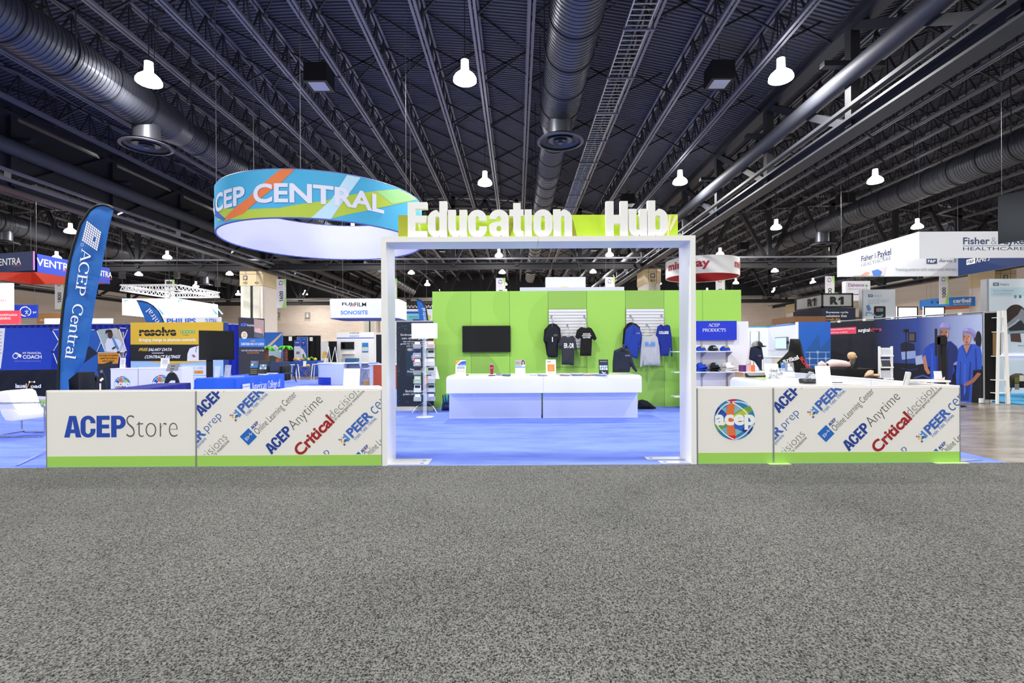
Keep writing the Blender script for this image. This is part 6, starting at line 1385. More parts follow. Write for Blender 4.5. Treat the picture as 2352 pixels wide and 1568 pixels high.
pp([(2158, 752), (2182, 752), (2182, 757), (2170, 753.5), (2158, 758)], '#7f78bc', .0128, 'cap_print'); pp([(2164, 741), (2168, 740.5), (2166, 751), (2161, 753)], '#aaa3de', .0128, 'cap_print')
pp([(2160, 784), (2168, 794), (2176, 784), (2180, 784), (2168.5, 800), (2156, 785)], '#1a3898', .0098, 'collar_print'); pp([(2139, 800), (2143, 800), (2146, 878), (2139, 878)], '#2a56cc', .0095, 'fold_print'); pp([(2150, 805), (2153, 805), (2156, 878), (2151, 878)], '#18359a', .0095, 'fold_print'); pp([(2176, 800), (2179, 802), (2180, 876), (2174, 876)], '#0f1c52', .0096, 'fold_print')
pp([(2212.4, 780), (2212.4, 768), (2216, 766), (2215, 784)], '#9a6450', .0155, 'face_print'); pp([(2226, 768), (2230.5, 772), (2229.5, 783), (2224, 790), (2221, 791), (2226, 782)], '#d09c86', .0155, 'face_print'); pp([(2214.3, 772.2), (2219, 771.2), (2219, 772), (2214.3, 773.2)], '#3a211b', .0165, 'brow_print'); pp([(2223.6, 771.2), (2228.6, 771.8), (2228.6, 772.8), (2223.6, 772)], '#3a211b', .0165, 'brow_print'); pp([(2220.4, 774), (2222.4, 774), (2223.2, 781), (2219.6, 781)], '#a86e5a', .0162, 'nose_print'); pp([(2216.5, 786), (2226.5, 786), (2222, 791)], '#a8705c', .0158, 'chin_print')
pp([(2211, 766), (2220, 764), (2231, 767), (2239, 776), (2240, 771), (2231, 762), (2220, 759.5), (2211.5, 763)], '#7d76ba', .0175, 'cap_print'); pp([(2216, 757), (2222, 753), (2224, 759), (2217, 761)], '#b1aae4', .0175, 'cap_print'); pp([(2238, 776), (2241, 774), (2241, 782), (2238, 784)], '#3a241e', .0172, 'hair_print')
pp([(2209, 793), (2212, 792), (2221, 815), (2231, 790), (2234, 791), (2221.5, 821)], '#1f409c', .0147, 'collar_print'); pp([(2206, 830), (2209, 830), (2207, 915), (2203, 915)], '#1e3f9e', .0142, 'fold_print'); pp([(2216, 835), (2219, 835), (2219, 900), (2214, 910)], '#3a68d8', .0142, 'fold_print'); pp([(2228, 830), (2232, 832), (2228, 905), (2223, 905)], '#1c3a92', .0142, 'fold_print'); pp([(2240, 800), (2243, 800), (2246, 850), (2241, 850)], '#1c3a92', .0143, 'fold_print'); pp([(2204, 880), (2228, 886), (2226, 920), (2202, 920)], '#1a3284', .0141, 'pocket_print')
m = MB()
for (cx, cy, rx, ry) in ((2164.6, 763.6, 1.3, .7), (2174.8, 763.4, 1.3, .7), (2217, 774.2, 1.2, .7), (2226.2, 774, 1.2, .7)): m.poly(f, f.poly(circ(cx, cy, rx, ry, n=8)), .019)
m.build('eye_print', P_('#2a1614'), t, recalc=False); m = MB(); m.poly(f, f.poly([(2166.5, 773.6), (2170, 773), (2173.5, 773.6), (2170, 775.4)]), .019); m.poly(f, f.poly([(2217.6, 784.6), (2221.5, 783.9), (2225.6, 784.6), (2221.5, 786.6)]), .019); m.build('mouth_print', P_('#9a4a44'), t, recalc=False)
RP(f, 2086, 763, 2104, 785, P_('#0a0c14'), t, 'monitor_print', .006); RP(f, 2089, 766, 2101, 782, P_('#5c4a4c'), t, 'monitor_print', .008); PR(f, [(2070, 808), (2103, 805), (2104, 822), (2072, 826)], P_('#8fa3d8'), t, 'cart_print', .006); PR(f, [(2102, 818), (2135, 812), (2136, 832), (2104, 838)], P_('#a9b6de'), t, 'cart_print', .006); PR(f, [(2068, 790), (2080, 784), (2100, 790), (2102, 806), (2070, 808)], P_('#0c1230'), t, 'cart_print', .005)
MB().ribbon(f, f.poly([(2100, 868), (2120, 862), (2137, 868)]), .05, .006).build('cart_print', P_('#3a4fa8'), t, recalc=False); MB().ribbon(f, f.poly([(2072, 845), (2090, 850), (2108, 847)]), .04, .006).build('cart_print', P_('#1f2f6a'), t, recalc=False)
for a in (.15, W - .05): MB().obox(f, a, .003, -.2, a + .06, .13, .1).build('foot', WHITE, t)
e0, e1 = s1, P(2292, 800, 13.6); f2 = wallf(e0, e1); W2 = (Vector((e1.x, e1.y)) - Vector((e0.x, e0.y))).length
drape('curtain_wall', 'black curtain closing the dark printed wall on its right', (e0.x + .02, e0.y), (e1.x, e1.y), .1, P(2275, 717, 13.7).z, M('#08080b', rough=.95), .02, .3)
m = thing('curtain_rail', 'thin white rail with clips above the dark printed wall', 'rail', f.pt(W / 2, zt_ + .03)); MB().cyl(f.pt(0, zt_ + .05, -.12), f.pt(W, zt_ + .05, -.12), .025, n=8).build('pipe', ALU, m)
for k in range(5): MB().obox(f, .3 + k * W / 5, zt_ - .005, -.14, .4 + k * W / 5, zt_ + .08, -.09).build('clip', WHITE, m)
for k in (0.02, .98): MB().cyl(f.pt(W * k, 0.003, -.14), f.pt(W * k, zt_ + .05, -.14), .025, n=8).build('upright', ALU, m)
# black covered device with crumpled lettering
CY0 = 15.35; f = Fr((0, CY0, 0)); t = thing('covered_device', 'tall device hidden under a black lettered cloth', 'covered device', (P(1822, 850, CY0).x, CY0, 0))
ot = [(1815, 778), (1837, 778), (1841, 792), (1846, 815), (1851, 835), (1854, 848), (1858, 960), (1778, 960), (1782, 842), (1785, 832), (1800, 818), (1811, 806)]
pl = [(a, max(b, .012)) for a, b in f.poly(ot)]; puff(MB(), f, pl, .3, .05, .03, 14, .2).build('cloth', M('#0a0a0c', rough=.9), t, smooth=60)
def curve_text(s, pts, mat, size, parent, fr, off, bold=.02):
    segs = [math.hypot(pts[i + 1][0] - pts[i][0], pts[i + 1][1] - pts[i][1]) for i in range(len(pts) - 1)]; tot = sum(segs)
    for i, ch in enumerate(s):
        d = tot * (i + .5) / len(s); j = 0
        while j < len(segs) - 1 and d > segs[j]: d -= segs[j]; j += 1
        r = d / segs[j]; p = [pts[j][k] + (pts[j + 1][k] - pts[j][k]) * r for k in (0, 1)]; a = math.atan2(-(pts[j + 1][1] - pts[j][1]), pts[j + 1][0] - pts[j][0])
        u, v = fr.uv(*p); f3 = fr.sub(u, v, a); w_ = size * (.35 if ch in 'il' else .8); T(f3, ch, (-w_ / 2, 0, w_ / 2, size * (1.0 if ch in 'lig' else .8)), mat, parent, bold=bold, off=off + .002 * i)
curve_text('surgical', [(1786, 833), (1800, 830), (1812, 827), (1821, 823)], INK_W, .12, t, f, .35); curve_text('scienc', [(1821, 822), (1828, 832), (1836, 842), (1845, 853)], P_('#e8402f'), .13, t, f, .35)
# black table with practice dummies
tz = P(1920, 846, 14.2).z; cloth_table('clothed_table', 'long black clothed table carrying practice dummies', P(1858, 850, 14.2).x, P(1995, 850, 14.2).x, 13.9, 14.6, tz, M('#0b0b0e', rough=.9), 3)
SKN = M('#e2b9a4', rough=.5, var=.05); PNK = M('#e3c3c0', rough=.5, var=.04); BEI = M('#d9b184', rough=.5, var=.04)
f = Fr((0, 14.2, 0)); t = thing('training_torso', 'pink practice torso lying on its back on the black table', 'mannequin', (P(1915, 848, 14.2).x, 14.2, tz))
mb = MB(); Yt = 14.2; zz = tz + .012
secs = [(1879, .03, .05), (1882, .09, .085), (1888, .11, .10), (1893, .085, .08), (1897, .055, .06), (1900, .06, .07), (1904, .16, .1), (1912, .2, .125), (1922, .19, .12), (1934, .17, .11), (1942, .16, .1), (1947, .14, .085)]
n = 14; S0 = len(mb.v)
for (px, ry, rz) in secs:
    x = P(px, 840, Yt).x
    for i in range(n): a = 2 * math.pi * i / n; mb.v.append(Vector((x, Yt + ry * math.cos(a), zz + rz + rz * math.sin(a))))
for j in range(len(secs) - 1):
    for i in range(n): mb.f.append((j * n + i, j * n + (i + 1) % n, (j + 1) * n + (i + 1) % n, (j + 1) * n + i))
mb.f += [tuple(range(n)), tuple(range((len(secs) - 1) * n, len(secs) * n))]; mb.build('body', PNK, t, smooth=True)
x = P(1898.5, 840, Yt).x; MB().cyl((x - .03, Yt, zz + .06), (x + .03, Yt, zz + .065), .075, n=14).build('collar', BLACK, t, smooth=40)
x = P(1887, 832, Yt).x; MB().lathe((x, Yt, zz + .19), [(.02, -.01), (.015, .015), (0, .02)], 8, caps=False).build('nose', PNK, t); 
for s in (-1, 1): MB().lathe((x + .02, Yt + s * .105, zz + .1), [(.02, -.02), (.025, 0), (.015, .02)], 8).build('ear', PNK, t)
x = P(1953, 840, 14.15).x; MB().prism(Fr((x, 14.1, tz + .002), (1, 0, 0), (0, 0, 1)), [(-.09, 0), (.09, 0), (.12, .26), (.06, .26), (-.02, .05)], -.1, .1).solo('black_case', 'black open case standing beside the pink torso', 'case', BLACK, (x, 14.1, tz))
x = P(1957.5, 830, 14.35).x; t = thing('training_infant', 'small tan infant dummy standing on the black table', 'mannequin', (x, 14.35, tz)); H = P(1957, 808, 14.35).z - tz
mb = MB(); secs = [(0, .075, .05), (.1, .08, .055), (.2, .085, .06), (.28, .075, .06), (.34, .085, .06), (.40, .10, .055), (.45, .05, .04), (.5, .045, .045), (.56, .075, .08), (.66, .1, .11), (.8, .105, .12), (.92, .085, .1), (.985, .04, .05)]
for (h_, rx, ry) in secs:
    for i in range(n): a = 2 * math.pi * i / n; mb.v.append(Vector((x - (.015 if h_ > .5 else 0) + rx * math.cos(a), 14.35 + ry * math.sin(a), tz + .003 + h_ * H)))
for j in range(len(secs) - 1):
    for i in range(n): mb.f.append((j * n + i, j * n + (i + 1) % n, (j + 1) * n + (i + 1) % n, (j + 1) * n + i))
mb.f += [tuple(range(n)), tuple(range((len(secs) - 1) * n, len(secs) * n))]; mb.build('body', BEI, t, smooth=True); MB().lathe((x - .06, 14.24, tz + .68 * H), [(.012, -.015), (.016, 0), (.006, .015)], 8).build('nose', BEI, t); MB().lathe((x + .05, 14.25, tz + .7 * H), [(.012, -.03), (.02, 0), (.01, .03)], 8).build('ear', BEI, t); MB().box(x - .07, 14.26, tz + .72 * H, x - .03, 14.265, tz + .735 * H).build('eye', M('#3a2a20'), t)
f = Fr((0, 13.3, 0)); pl = f.poly([(1981, 866), (1984, 858), (1990, 851), (1997, 849), (2004, 851), (2003, 858), (2016, 858), (2018, 866)]); lo = min(b for a, b in pl)
tz2 = lo - .01; cloth_table('clothed_table', 'short black clothed table under the beige model', P(1979, 860, 13.2).x, P(2016, 860, 13.2).x, 13.0, 13.5, tz2, M('#0c0c0f', rough=.9), 1); puff(MB(), Fr((0, 13.25, 0)), pl, .14, .025, 0, 1, .08).solo('anatomy_model', 'beige bent limb model on the short black table', 'mannequin', M('#d8b494', rough=.5), (P(2000, 866, 13.25).x, 13.25, tz2), smooth=60)
# literature rack
x0, x1 = P(2019, 830, 13.4).x, P(2050, 830, 13.4).x; zt_ = P(2034, 795, 13.4).z; t = thing('literature_rack', 'white tiered literature rack before the dark printed wall', 'rack', ((x0 + x1) / 2, 13.4, 0))
for x in (x0, x1 - .03): MB().box(x, 13.38, .003, x + .03, 13.44, zt_).build('side_rail', WHITE, t)
for k in range(4):
    z = zt_ - .28 - k * .3; f = Fr((x0 + .03, 13.36, z), (1, 0, 0), (0, .25, 1)); MB().obox(f, 0, 0, -.01, x1 - x0 - .06, .25, 0).build('tray', M('#d8d9dd'), t); MB().obox(f, 0, 0, 0, x1 - x0 - .06, .03, .05).build('lip', WHITE, t)
    MB().obox(f, .03, .02, .002, x1 - x0 - .1, .21, .012).build('leaflet', M(['#c9ccd6', '#2b2f3a', '#b8bcc8', '#3a3f4a'][k]), t)
# black stands
for (px, py0, Yk, lab, hd) in ((2012.5, 764, 14.6, 'thin black stand left of the literature rack', .06), (2081, 763, 14.2, 'thin black stand in front of the printed carts', .06)):
    x = P(px, 800, Yk).x; t = thing('mic_stand', lab, 'stand', (x, Yk, 0), 'thin black stands'); zt_ = P(px, py0, Yk).z; MB().cyl((x, Yk, .01), (x, Yk, zt_), .014, n=8).build('pole', BLACK, t); MB().box(x - hd, Yk - .03, zt_, x + hd, Yk + .03, zt_ + .09).build('head', BLACK, t)
    for a in (90, 210, 330): MB().cyl((x, Yk, .25), (x + .3 * math.cos(math.radians(a)), Yk + .3 * math.sin(math.radians(a)), .012), .01, n=6).build('leg', BLACK, t)
x = P(2165, 800, 13.2).x; t = thing('monitor_stand', 'black monitor seen edge on at a thick black post', 'monitor', (x, 13.2, 0)); zt_ = P(2160, 756, 13.2).z; za = P(2160, 816, 13.2).z
MB().box(x - .06, 13.15, .003, x + .06, 13.28, P(2165, 770, 13.2).z).build('post', BLACK, t); f = Fr((P(2153, 800, 13.0).x - .2, 12.76, 0), (.64, .77, 0)); MB().obox(f, 0, za, -.05, .62, zt_, 0).build('screen_panel', M('#101114', rough=.3), t); MB().box(x - .14, 13.1, zt_ - .4, x + .04, 13.2, zt_ - .2).build('bracket', BLACK, t); MB().box(x - .35, 12.9, .003, x + .35, 13.5, .03).build('base', BLACK, t)
x0, x1 = P(2116, 880, 11.5).x, P(2175, 880, 11.5).x; zt_ = P(2140, 873, 11.5).z; t = thing('white_table', 'small white table behind the right return wall', 'table', ((x0 + x1) / 2, 11.6, 0)); MB().box(x0, 11.4, zt_ - .04, x1, 11.9, zt_).build('top', WHITE, t)
for a in (x0 + .02, x1 - .06):
    for b in (11.42, 11.84): MB().box(a, b, .0, a + .04, b + .04, zt_ - .041).build('leg', WHITE, t)
t, fr, W, H = easel('sign_holder', 2147, 852, 2165, 873, 11.6, zt_, 'small clear sign holder on the white table', 'sign holder', M('#dfe3ea', rough=.2, var=0), None, .15)
rr = random.Random(9); t = thing('gadget_pile', 'small pile of pale gadgets on the white table', 'gadgets', (P(2160, 872, 11.5).x, 11.5, zt_))
for k in range(9): 
    a = P(2150 + k * 2.3, 872, 11.47).x; MB().cyl((a, 11.47, zt_ + .012), (a + .03, 11.5, zt_ + .03 + .02 * (k % 3)), .012, n=6).build('gadget', M('#d8c3bd'), t)
# white ladder shelf
t = thing('ladder_shelf', 'white leaning ladder shelf at the end of the dark wall', 'shelf', (P(2303, 920, 13.7).x, 13.7, 0)); fA = Fr((0, 13.5, 0)); fB = Fr((0, 13.95, 0))
for (p, q) in (((2306, 713), (2315, 928)), ((2294, 714), (2290, 927))):
    a = fA.pt(*fA.uv(*p)); b = fA.pt(*fA.uv(*q)); b.z = .003; MB().bar(a, b, .09 if p[0] > 2300 else .05, .05, (0, 1, 0)).build('upright', WHITE, t)
    a2 = a + Vector((0, .28, 0)); b2 = b + Vector((0, .5, 0)); MB().bar(a2, b2, .05, .04, (0, 1, 0)).build('upright', WHITE, t)
for (py, xa, xb) in ((728, 2293, 2307), (761, 2293, 2308), (817, 2292, 2310), (872, 2291, 2312), (902, 2291, 2314)):
    a = fA.pt(*fA.uv(xa, py)); b = fA.pt(*fA.uv(xb, py)); MB().box(a.x, 13.5, a.z - .02, b.x, 13.95, a.z).build('shelf', WHITE, t)
a = fA.pt(*fA.uv(2294, 816)); b = fA.pt(*fA.uv(2308, 764)); MB().box(a.x + .01, 13.6, a.z + .005, b.x - .01, 13.75, b.z).solo('wood_box', 'brown wooden box standing in the ladder shelf', 'box', M('#8a6a3a', rough=.6, var=.2), (a.x, 13.65, a.z))
# patchwork chair and blue rug
g = P(2338, 920, 14.6); t = thing('patchwork_chair', 'patchwork fabric shell chair with wooden legs at the right edge', 'chair', (g.x, 14.6, 0)); f = Fr((g.x, 14.45, 0)); pc = ['#6b6a2a', '#d9d3c9', '#3a2430', '#1d3a44', '#8a8376', '#17171a', '#5a4a3a', '#cfc9ba']
sh = fA
ot = [(2316, 873), (2320, 862), (2332, 857), (2346, 857), (2358, 862), (2362, 874), (2360, 890), (2318, 890)]
puff(MB(), f, [(a - f.o.x * 0, b) for a, b in f.poly(ot)], .12, .03, 0, 1, .1).build('shell', M('#4a4038', rough=.9), t, smooth=60)
for k in range(8):
    x_ = 2317.5 + 11 * (k % 4); y_ = 861 + 15 * (k // 4) - (0 if k % 4 else -4); RP(f, x_, y_ + .0, x_ + 10.4, y_ + 13.5, M(pc[k], rough=.9, var=.3, scale=90), t, 'fabric_patch', .165)
mb = MB(); mb.box(g.x - .24, 14.1, .40, g.x + .28, 14.5, .46); mb.build('seat', M('#3a3330', rough=.9), t)
for (a, b) in ((-.2, 14.2), (.24, 14.2), (-.2, 14.6), (.24, 14.6)): MB().cyl((a * .8 + g.x, b, .42), (a * 1.2 + g.x, b + (b - 14.4) * .3, .02), .018, .012, n=8).build('leg', M('#c09a62', rough=.5), t)
for a, b in (((-.2, .4), (.24, .1)), ((.24, .4), (-.2, .1))): MB().cyl((g.x + a[0], 14.25, a[1]), (g.x + b[0], 14.25, b[1]), .006, n=6).build('wire', BLACK, t)
a = P(2305, 925, 13.9); MB().box(a.x, 13.4, -.01, a.x + 5, 18, .012).solo('blue_rug', 'light blue carpet under the patchwork chair', 'rug', M('#3f9ed0', rough=.95, var=.15, scale=6), (a.x + 2, 15, 0))
# tall light box with mask picture
V0, V1 = P(2272, 700, 16.5), P(2420, 700, 16.5); f = Fr((0, 16.5, 0)); zt_, zb = P(2310, 640, 16.5).z, P(2310, 813, 16.5).z; t = thing('light_box', 'tall pale light box picturing a head in a breathing mask', 'light box', ((V0.x + V1.x) / 2, 16.5, 0))
MB().box(V0.x, 16.5, zb, V1.x, 16.75, zt_).build('box', M('#dfe8ee', rough=.5, var=0), t); MB().box(V0.x - .06, 16.52, .003, V0.x, 16.74, zt_).build('edge_rail', ALU, t); MB().box(V0.x + .1, 16.55, .003, V1.x, 16.74, zb - .06).build('lower_cabinet', WHITE, t); MB().box(V0.x, 16.46, zb - .06, V1.x, 16.75, zb).build('ledge', M('#c9c6f4', emit=.9), t)
PR(f, [(2275, 660), (2400, 660), (2400, 680), (2275, 680)], P_('#c6dde6'), t, 'tint_print', .002)
PR(f, circ(2333, 729, 26, 30, n=24), P_('#33231f'), t, 'head_print', .004); PR(f, [(2318, 745), (2340, 745), (2346, 786), (2322, 784)], P_('#5a3d36'), t, 'neck_print', .0035); PR(f, [(2310, 745), (2338, 722), (2346, 708), (2352, 712), (2352, 765), (2312, 766)], P_('#8d9196'), t, 'mask_print', .006); PR(f, [(2314, 750), (2345, 735), (2352, 745), (2352, 758), (2318, 760)], P_('#26262b'), t, 'mask_print', .008); MB().ribbon(f, f.poly([(2312, 754), (2332, 741), (2340, 733)]), .06, .009).build('strap_print', P_('#a9bcc8'), t, recalc=False); MB().ribbon(f, f.poly([(2313, 765), (2352, 761)]), .06, .009).build('strap_print', P_('#8fa8b8'), t, recalc=False)
RP(f, 2281, 649, 2294, 656, P_('#1f3f73'), t, 'badge_print', .004); TP(f, 'F&P', 2283, 650.5, 2292.5, 654.5, INK_W, t, bold=.02, off=.006); TP(f, 'Visairo', 2296.5, 650, 2317, 655.5, P_('#4f6a8f'), t, off=.005); TP(f, 'Full Face, Breathe Free', 2281, 665.5, 2328, 669, P_('#7f9fc0'), t, off=.005); TP(f, 'Fisher & Paykel', 2338, 792, 2360, 796, P_('#1f3f73'), t, off=.005)
for k in range(2): RP(f, 2281, 672 + 3 * k, 2322, 673 + 3 * k, P_('#9fb4c8'), t, d=.004)
for k, (x_, y_) in enumerate(((2332, 681), (2343, 681))): MB().poly(f, f.poly(circ(x_, y_, 3.2, 4, n=10)), .004).build('icon_print', P_('#7f8f98' if k == 0 else '#3f7f8f'), t, recalc=False)
# ------------------------------------------------------------------ round hanging signs
class Cyl:
    def __init__(s, cx, cy, R): s.c = Vector((cx, cy)); s.R = R
    def pt(s, a, z, d=0.0):
        q = a / s.R; return Vector((s.c.x + (s.R + d) * math.sin(q), s.c.y - (s.R + d) * math.cos(q), z))
    def uv(s, px, py):
        r = ray(px, py); d = Vector((r.x, r.y)); A_ = d.dot(d); B_ = -2 * d.dot(s.c); C0 = s.c.dot(s.c) - s.R ** 2; D = B_ * B_ - 4 * A_ * C0
        tt = (-B_ - math.sqrt(max(D, 0))) / (2 * A_); q = d * tt - s.c
        return s.R * math.atan2(q.x, -q.y), CAMZ + r.z * tt
    def band(s, z0, z1, d, a0=0, a1=None, n=96):
        mb = MB(); full = a1 is None; a1 = 2 * math.pi * s.R if full else a1
        for i in range(n + 1): a = a0 + (a1 - a0) * i / n; mb.v += [s.pt(a, z0, d), s.pt(a, z1, d)]
        mb.f = [(2 * i, 2 * i + 2, 2 * i + 3, 2 * i + 1) for i in range(n)]; return mb
def cyl_poly(cy, pts, d, mat, parent, name='print', raw=False, cut=.15):
    q = pts if raw else [cy.uv(*p) for p in pts]
    me = bpy.data.meshes.new(name); o = bpy.data.objects.new(name, me); link(o, parent); me.from_pydata([(a, b, 0) for a, b in q], [], [tuple(range(len(q)))])
    b = bmesh.new(); b.from_mesh(me); bmesh.ops.triangulate(b, faces=b.faces); k = min(a for a, _ in q)
    while k < max(a for a, _ in q): bmesh.ops.bisect_plane(b, geom=b.verts[:] + b.edges[:] + b.faces[:], plane_co=(k, 0, 0), plane_no=(1, 0, 0)); k += cut
    b.to_mesh(me); b.free(); wo = WO[o.name]
    for v in me.vertices: v.co = cy.pt(v.co.x, v.co.y, d) - wo
    me.materials.append(mat); return o
def deckz(x):
    for b in BAYS:
        if b[0] <= x <= b[1]: return jh(x, b) + 1.2
    return 11.0
def wires(t, pts, top):
    for p in pts: MB().cyl(p, top if isinstance(top, Vector) else Vector((p.x, p.y, deckz(p.x) + .03 if top > 11.5 else top)), .008, n=5).build('wire', M('#6b6c70', metal=.5), t)
cx, cy_ = -6.14, 16.2; R_ = 3.05; cyl = Cyl(cx, cy_, R_)
zb = cyl.uv(700, 500)[1]; zt_ = cyl.uv(660, 388)[1]
t = thing('round_hanging_sign', 'large blue ring sign hanging high and reading ACEP CENTRAL', 'hanging sign', (cx, cy_, zb))
SKY = M('#43aed6', rough=.6, var=.02, scale=1)
cyl.band(zb, zt_, 0).build('outer_fabric', SKY, t, smooth=True, recalc=False); cyl.band(zb, zt_, -.05).build('inner_fabric', M('#dfe0f2', rough=.8, var=.02, scale=2), t, smooth=True, recalc=False)
for z in (zb, zt_): MB().tube([cyl.pt(2 * math.pi * R_ * i / 72, z, -.025) for i in range(72)], .028, n=6, closed=True).build('rim', M('#5f6fb0', rough=.5), t, smooth=True)
LM = P_('#b4c93c'); OR = P_('#e8793c'); PW = P_('#bfe2f0'); LG = P_('#a5d66a'); DBL = P_('#1a5fc0')
S = lambda px, py: cyl.uv(px, py)
def rp(pts, d, m_): cyl_poly(cyl, [(a, min(max(b, zb + .005), zt_ - .005)) for a, b in (S(*p) for p in pts)], d, m_, t, raw=True)
rp([(497, 478), (560, 482), (640, 478), (740, 462), (830, 443), (915, 434), (958, 452), (850, 482), (760, 502), (660, 503), (560, 508), (500, 508)], .004, LM); rp([(865, 440), (915, 434), (958, 452), (900, 468)], .006, P_('#9fd98a'))
rp([(645, 388), (678, 388), (640, 425), (560, 490), (520, 508), (513, 506), (570, 455)], .008, OR); rp([(797, 402), (828, 408), (790, 460), (760, 503), (715, 503), (760, 460)], .010, PW); rp([(491, 478), (500, 485), (520, 503), (514, 507), (500, 500), (491, 490)], .009, DBL)
a0, a1 = S(497, 460)[0], S(563.5, 460)[0]; c0, c1 = S(583, 455)[0], S(881, 470)[0]; z0, z1 = S(690, 466.5)[1], S(690, 421.5)[1]
bend = lambda u, v, d: cyl.pt(u, v, d)
INKS = P_('#e2e3ee')
T(None, 'CEP', (a0, z0, a1, z1), INKS, t, bold=.03, off=.02, bend=bend, cut=.12); T(None, 'CENTRAL', (c0, z0, c1, z1), INKS, t, bold=.03, off=.02, bend=bend, cut=.12); T(None, 'A', (a0 - (a1 - a0) * .42, z0, a0 - .06, z1), INKS, t, bold=.03, off=.02, bend=bend, cut=.12)
wires(t, [cyl.pt(2 * math.pi * R_ * i / 6 + .5, zt_, -.02) for i in range(6)], 12.6)
cx, cy_, R_ = P(1612, 600, 35).x, 35.0, 2.42; cyl = Cyl(cx, cy_, R_); zb = cyl.uv(1640, 625)[1]; zt_ = cyl.uv(1640, 585)[1]
t = thing('round_hanging_sign', 'white ring sign with red inside and red lettering', 'hanging sign', (cx, cy_, zb)); cyl.band(zb, zt_, 0).build('outer_fabric', M('#efeff0', rough=.6, var=0), t, smooth=True, recalc=False); cyl.band(zb, zt_, -.05).build('inner_fabric', M('#a0121c', rough=.8), t, smooth=True, recalc=False)
for z in (zb, zt_): MB().tube([cyl.pt(2 * math.pi * R_ * i / 60, z, -.025) for i in range(60)], .027, n=6, closed=True).build('rim', WHITE, t, smooth=True)
bend2 = lambda u, v, d: cyl.pt(u, v, d); q0, q1 = cyl.uv(1536, 605)[0], cyl.uv(1631, 605)[0]; z0, z1 = cyl.uv(1610, 618)[1], cyl.uv(1610, 593)[1]; RED = P_('#b3202c')
T(None, 'mindray', (q0, z0, q1, z1), RED, t, bold=.03, off=.02, bend=bend2, cut=.15); q2 = cyl.uv(1687, 605)[0]; T(None, 'mindray', (q2, z0, q2 + (q1 - q0), z1), RED, t, bold=.03, off=.02, bend=bend2, cut=.15)
wires(t, [cyl.pt(2 * math.pi * R_ * i / 4, zt_, -.02) for i in range(4)], 12.3)
cx, cy_, R_ = P(2183, 694, 46).x, 46.0, 2.2; cyl = Cyl(cx, cy_, R_); zb = cyl.uv(2200, 703)[1]; zt_ = cyl.uv(2200, 682)[1]
t = thing('round_hanging_sign', 'distant blue ring sign with orange inside', 'hanging sign', (cx, cy_, zb)); cyl.band(zb, zt_, 0).build('outer_fabric', M('#2a7fd8', rough=.6), t, smooth=True, recalc=False); cyl.band(zb, zt_, -.05).build('inner_fabric', M('#e0763a', rough=.8), t, smooth=True, recalc=False)
bend3 = lambda u, v, d: cyl.pt(u, v, d); T(None, 'ceribell', (cyl.uv(2189, 690)[0], cyl.uv(2210, 695)[1], cyl.uv(2230, 690)[0], cyl.uv(2210, 685)[1]), INK_W, t, bold=.03, off=.02, bend=bend3, cut=.3); T(None, 'Point-of-Care Brain Monitor', (cyl.uv(2190, 698)[0], cyl.uv(2210, 699.5)[1], cyl.uv(2230, 698)[0], cyl.uv(2210, 696.5)[1]), INK_W, t, off=.02, bend=bend3, cut=.3)
for px in (2141, 2154): cyl_poly(cyl, circ(px, 694, 2.5, 3, n=10), .02, P_('#123a6a'), t)
wires(t, [cyl.pt(2 * math.pi * R_ * i / 4, zt_, -.02) for i in range(4)], 12.3)

# ------------------------------------------------------------------ box shaped hanging signs
def hang_box(name, label, x0, x1, y0, y1, z0, z1, outer, inner, top=12.3, th=.06):
    t = thing(name, label, 'hanging sign', ((x0 + x1) / 2, (y0 + y1) / 2, z0)); n_ = ('front', 'right', 'back', 'left')
    o = outer if isinstance(outer, dict) else {k: outer for k in n_}; i = inner if isinstance(inner, dict) else {k: inner for k in n_}
    for k, (a, b) in zip(n_, (((x0, y0), (x1, y0)), ((x1, y0), (x1, y1)), ((x1, y1), (x0, y1)), ((x0, y1), (x0, y0)))):
        f = wallf((a[0], a[1], 0), (b[0], b[1], 0)); L_ = math.hypot(b[0] - a[0], b[1] - a[1])
        MB().obox(f, 0, z0, -.03, L_, z1, 0).build('outer_face', o[k], t); MB().obox(f, .03, z0 + .01, -.06, L_ - .03, z1 - .01, -.031).build('inner_face', i[k], t)
    wires(t, [Vector((x, y, z1)) for x in (x0 + .14, x1 - .14) for y in (y0 + .14, y1 - .14)], top)
    return t
# square white sign at the upper right
xa, ya = P(2110, 600, 21.6).x, 21.6; z1 = P(2110, 532, ya).z; z0 = P(2110, 593, ya).z; yb = 27.1
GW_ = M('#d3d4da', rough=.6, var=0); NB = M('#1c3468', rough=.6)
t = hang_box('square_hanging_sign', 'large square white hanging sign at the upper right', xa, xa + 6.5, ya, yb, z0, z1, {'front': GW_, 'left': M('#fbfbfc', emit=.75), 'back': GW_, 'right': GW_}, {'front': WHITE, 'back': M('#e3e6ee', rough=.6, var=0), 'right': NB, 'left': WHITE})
f = Fr((0, ya, 0)); DN = P_('#22345f'); TP(f, 'Fisher', 2212, 545, 2273, 561, DN, t, bold=.02); TP(f, '&', 2276, 545, 2290, 561, P_('#8a8fa0'), t, bold=-.015); TP(f, 'Paykel', 2293, 545, 2357, 566, DN, t, bold=.02); RP(f, 2212, 563.5, 2360, 564.5, DN, t); TP(f, 'HEALTHCARE', 2212, 567, 2352, 574.5, DN, t)
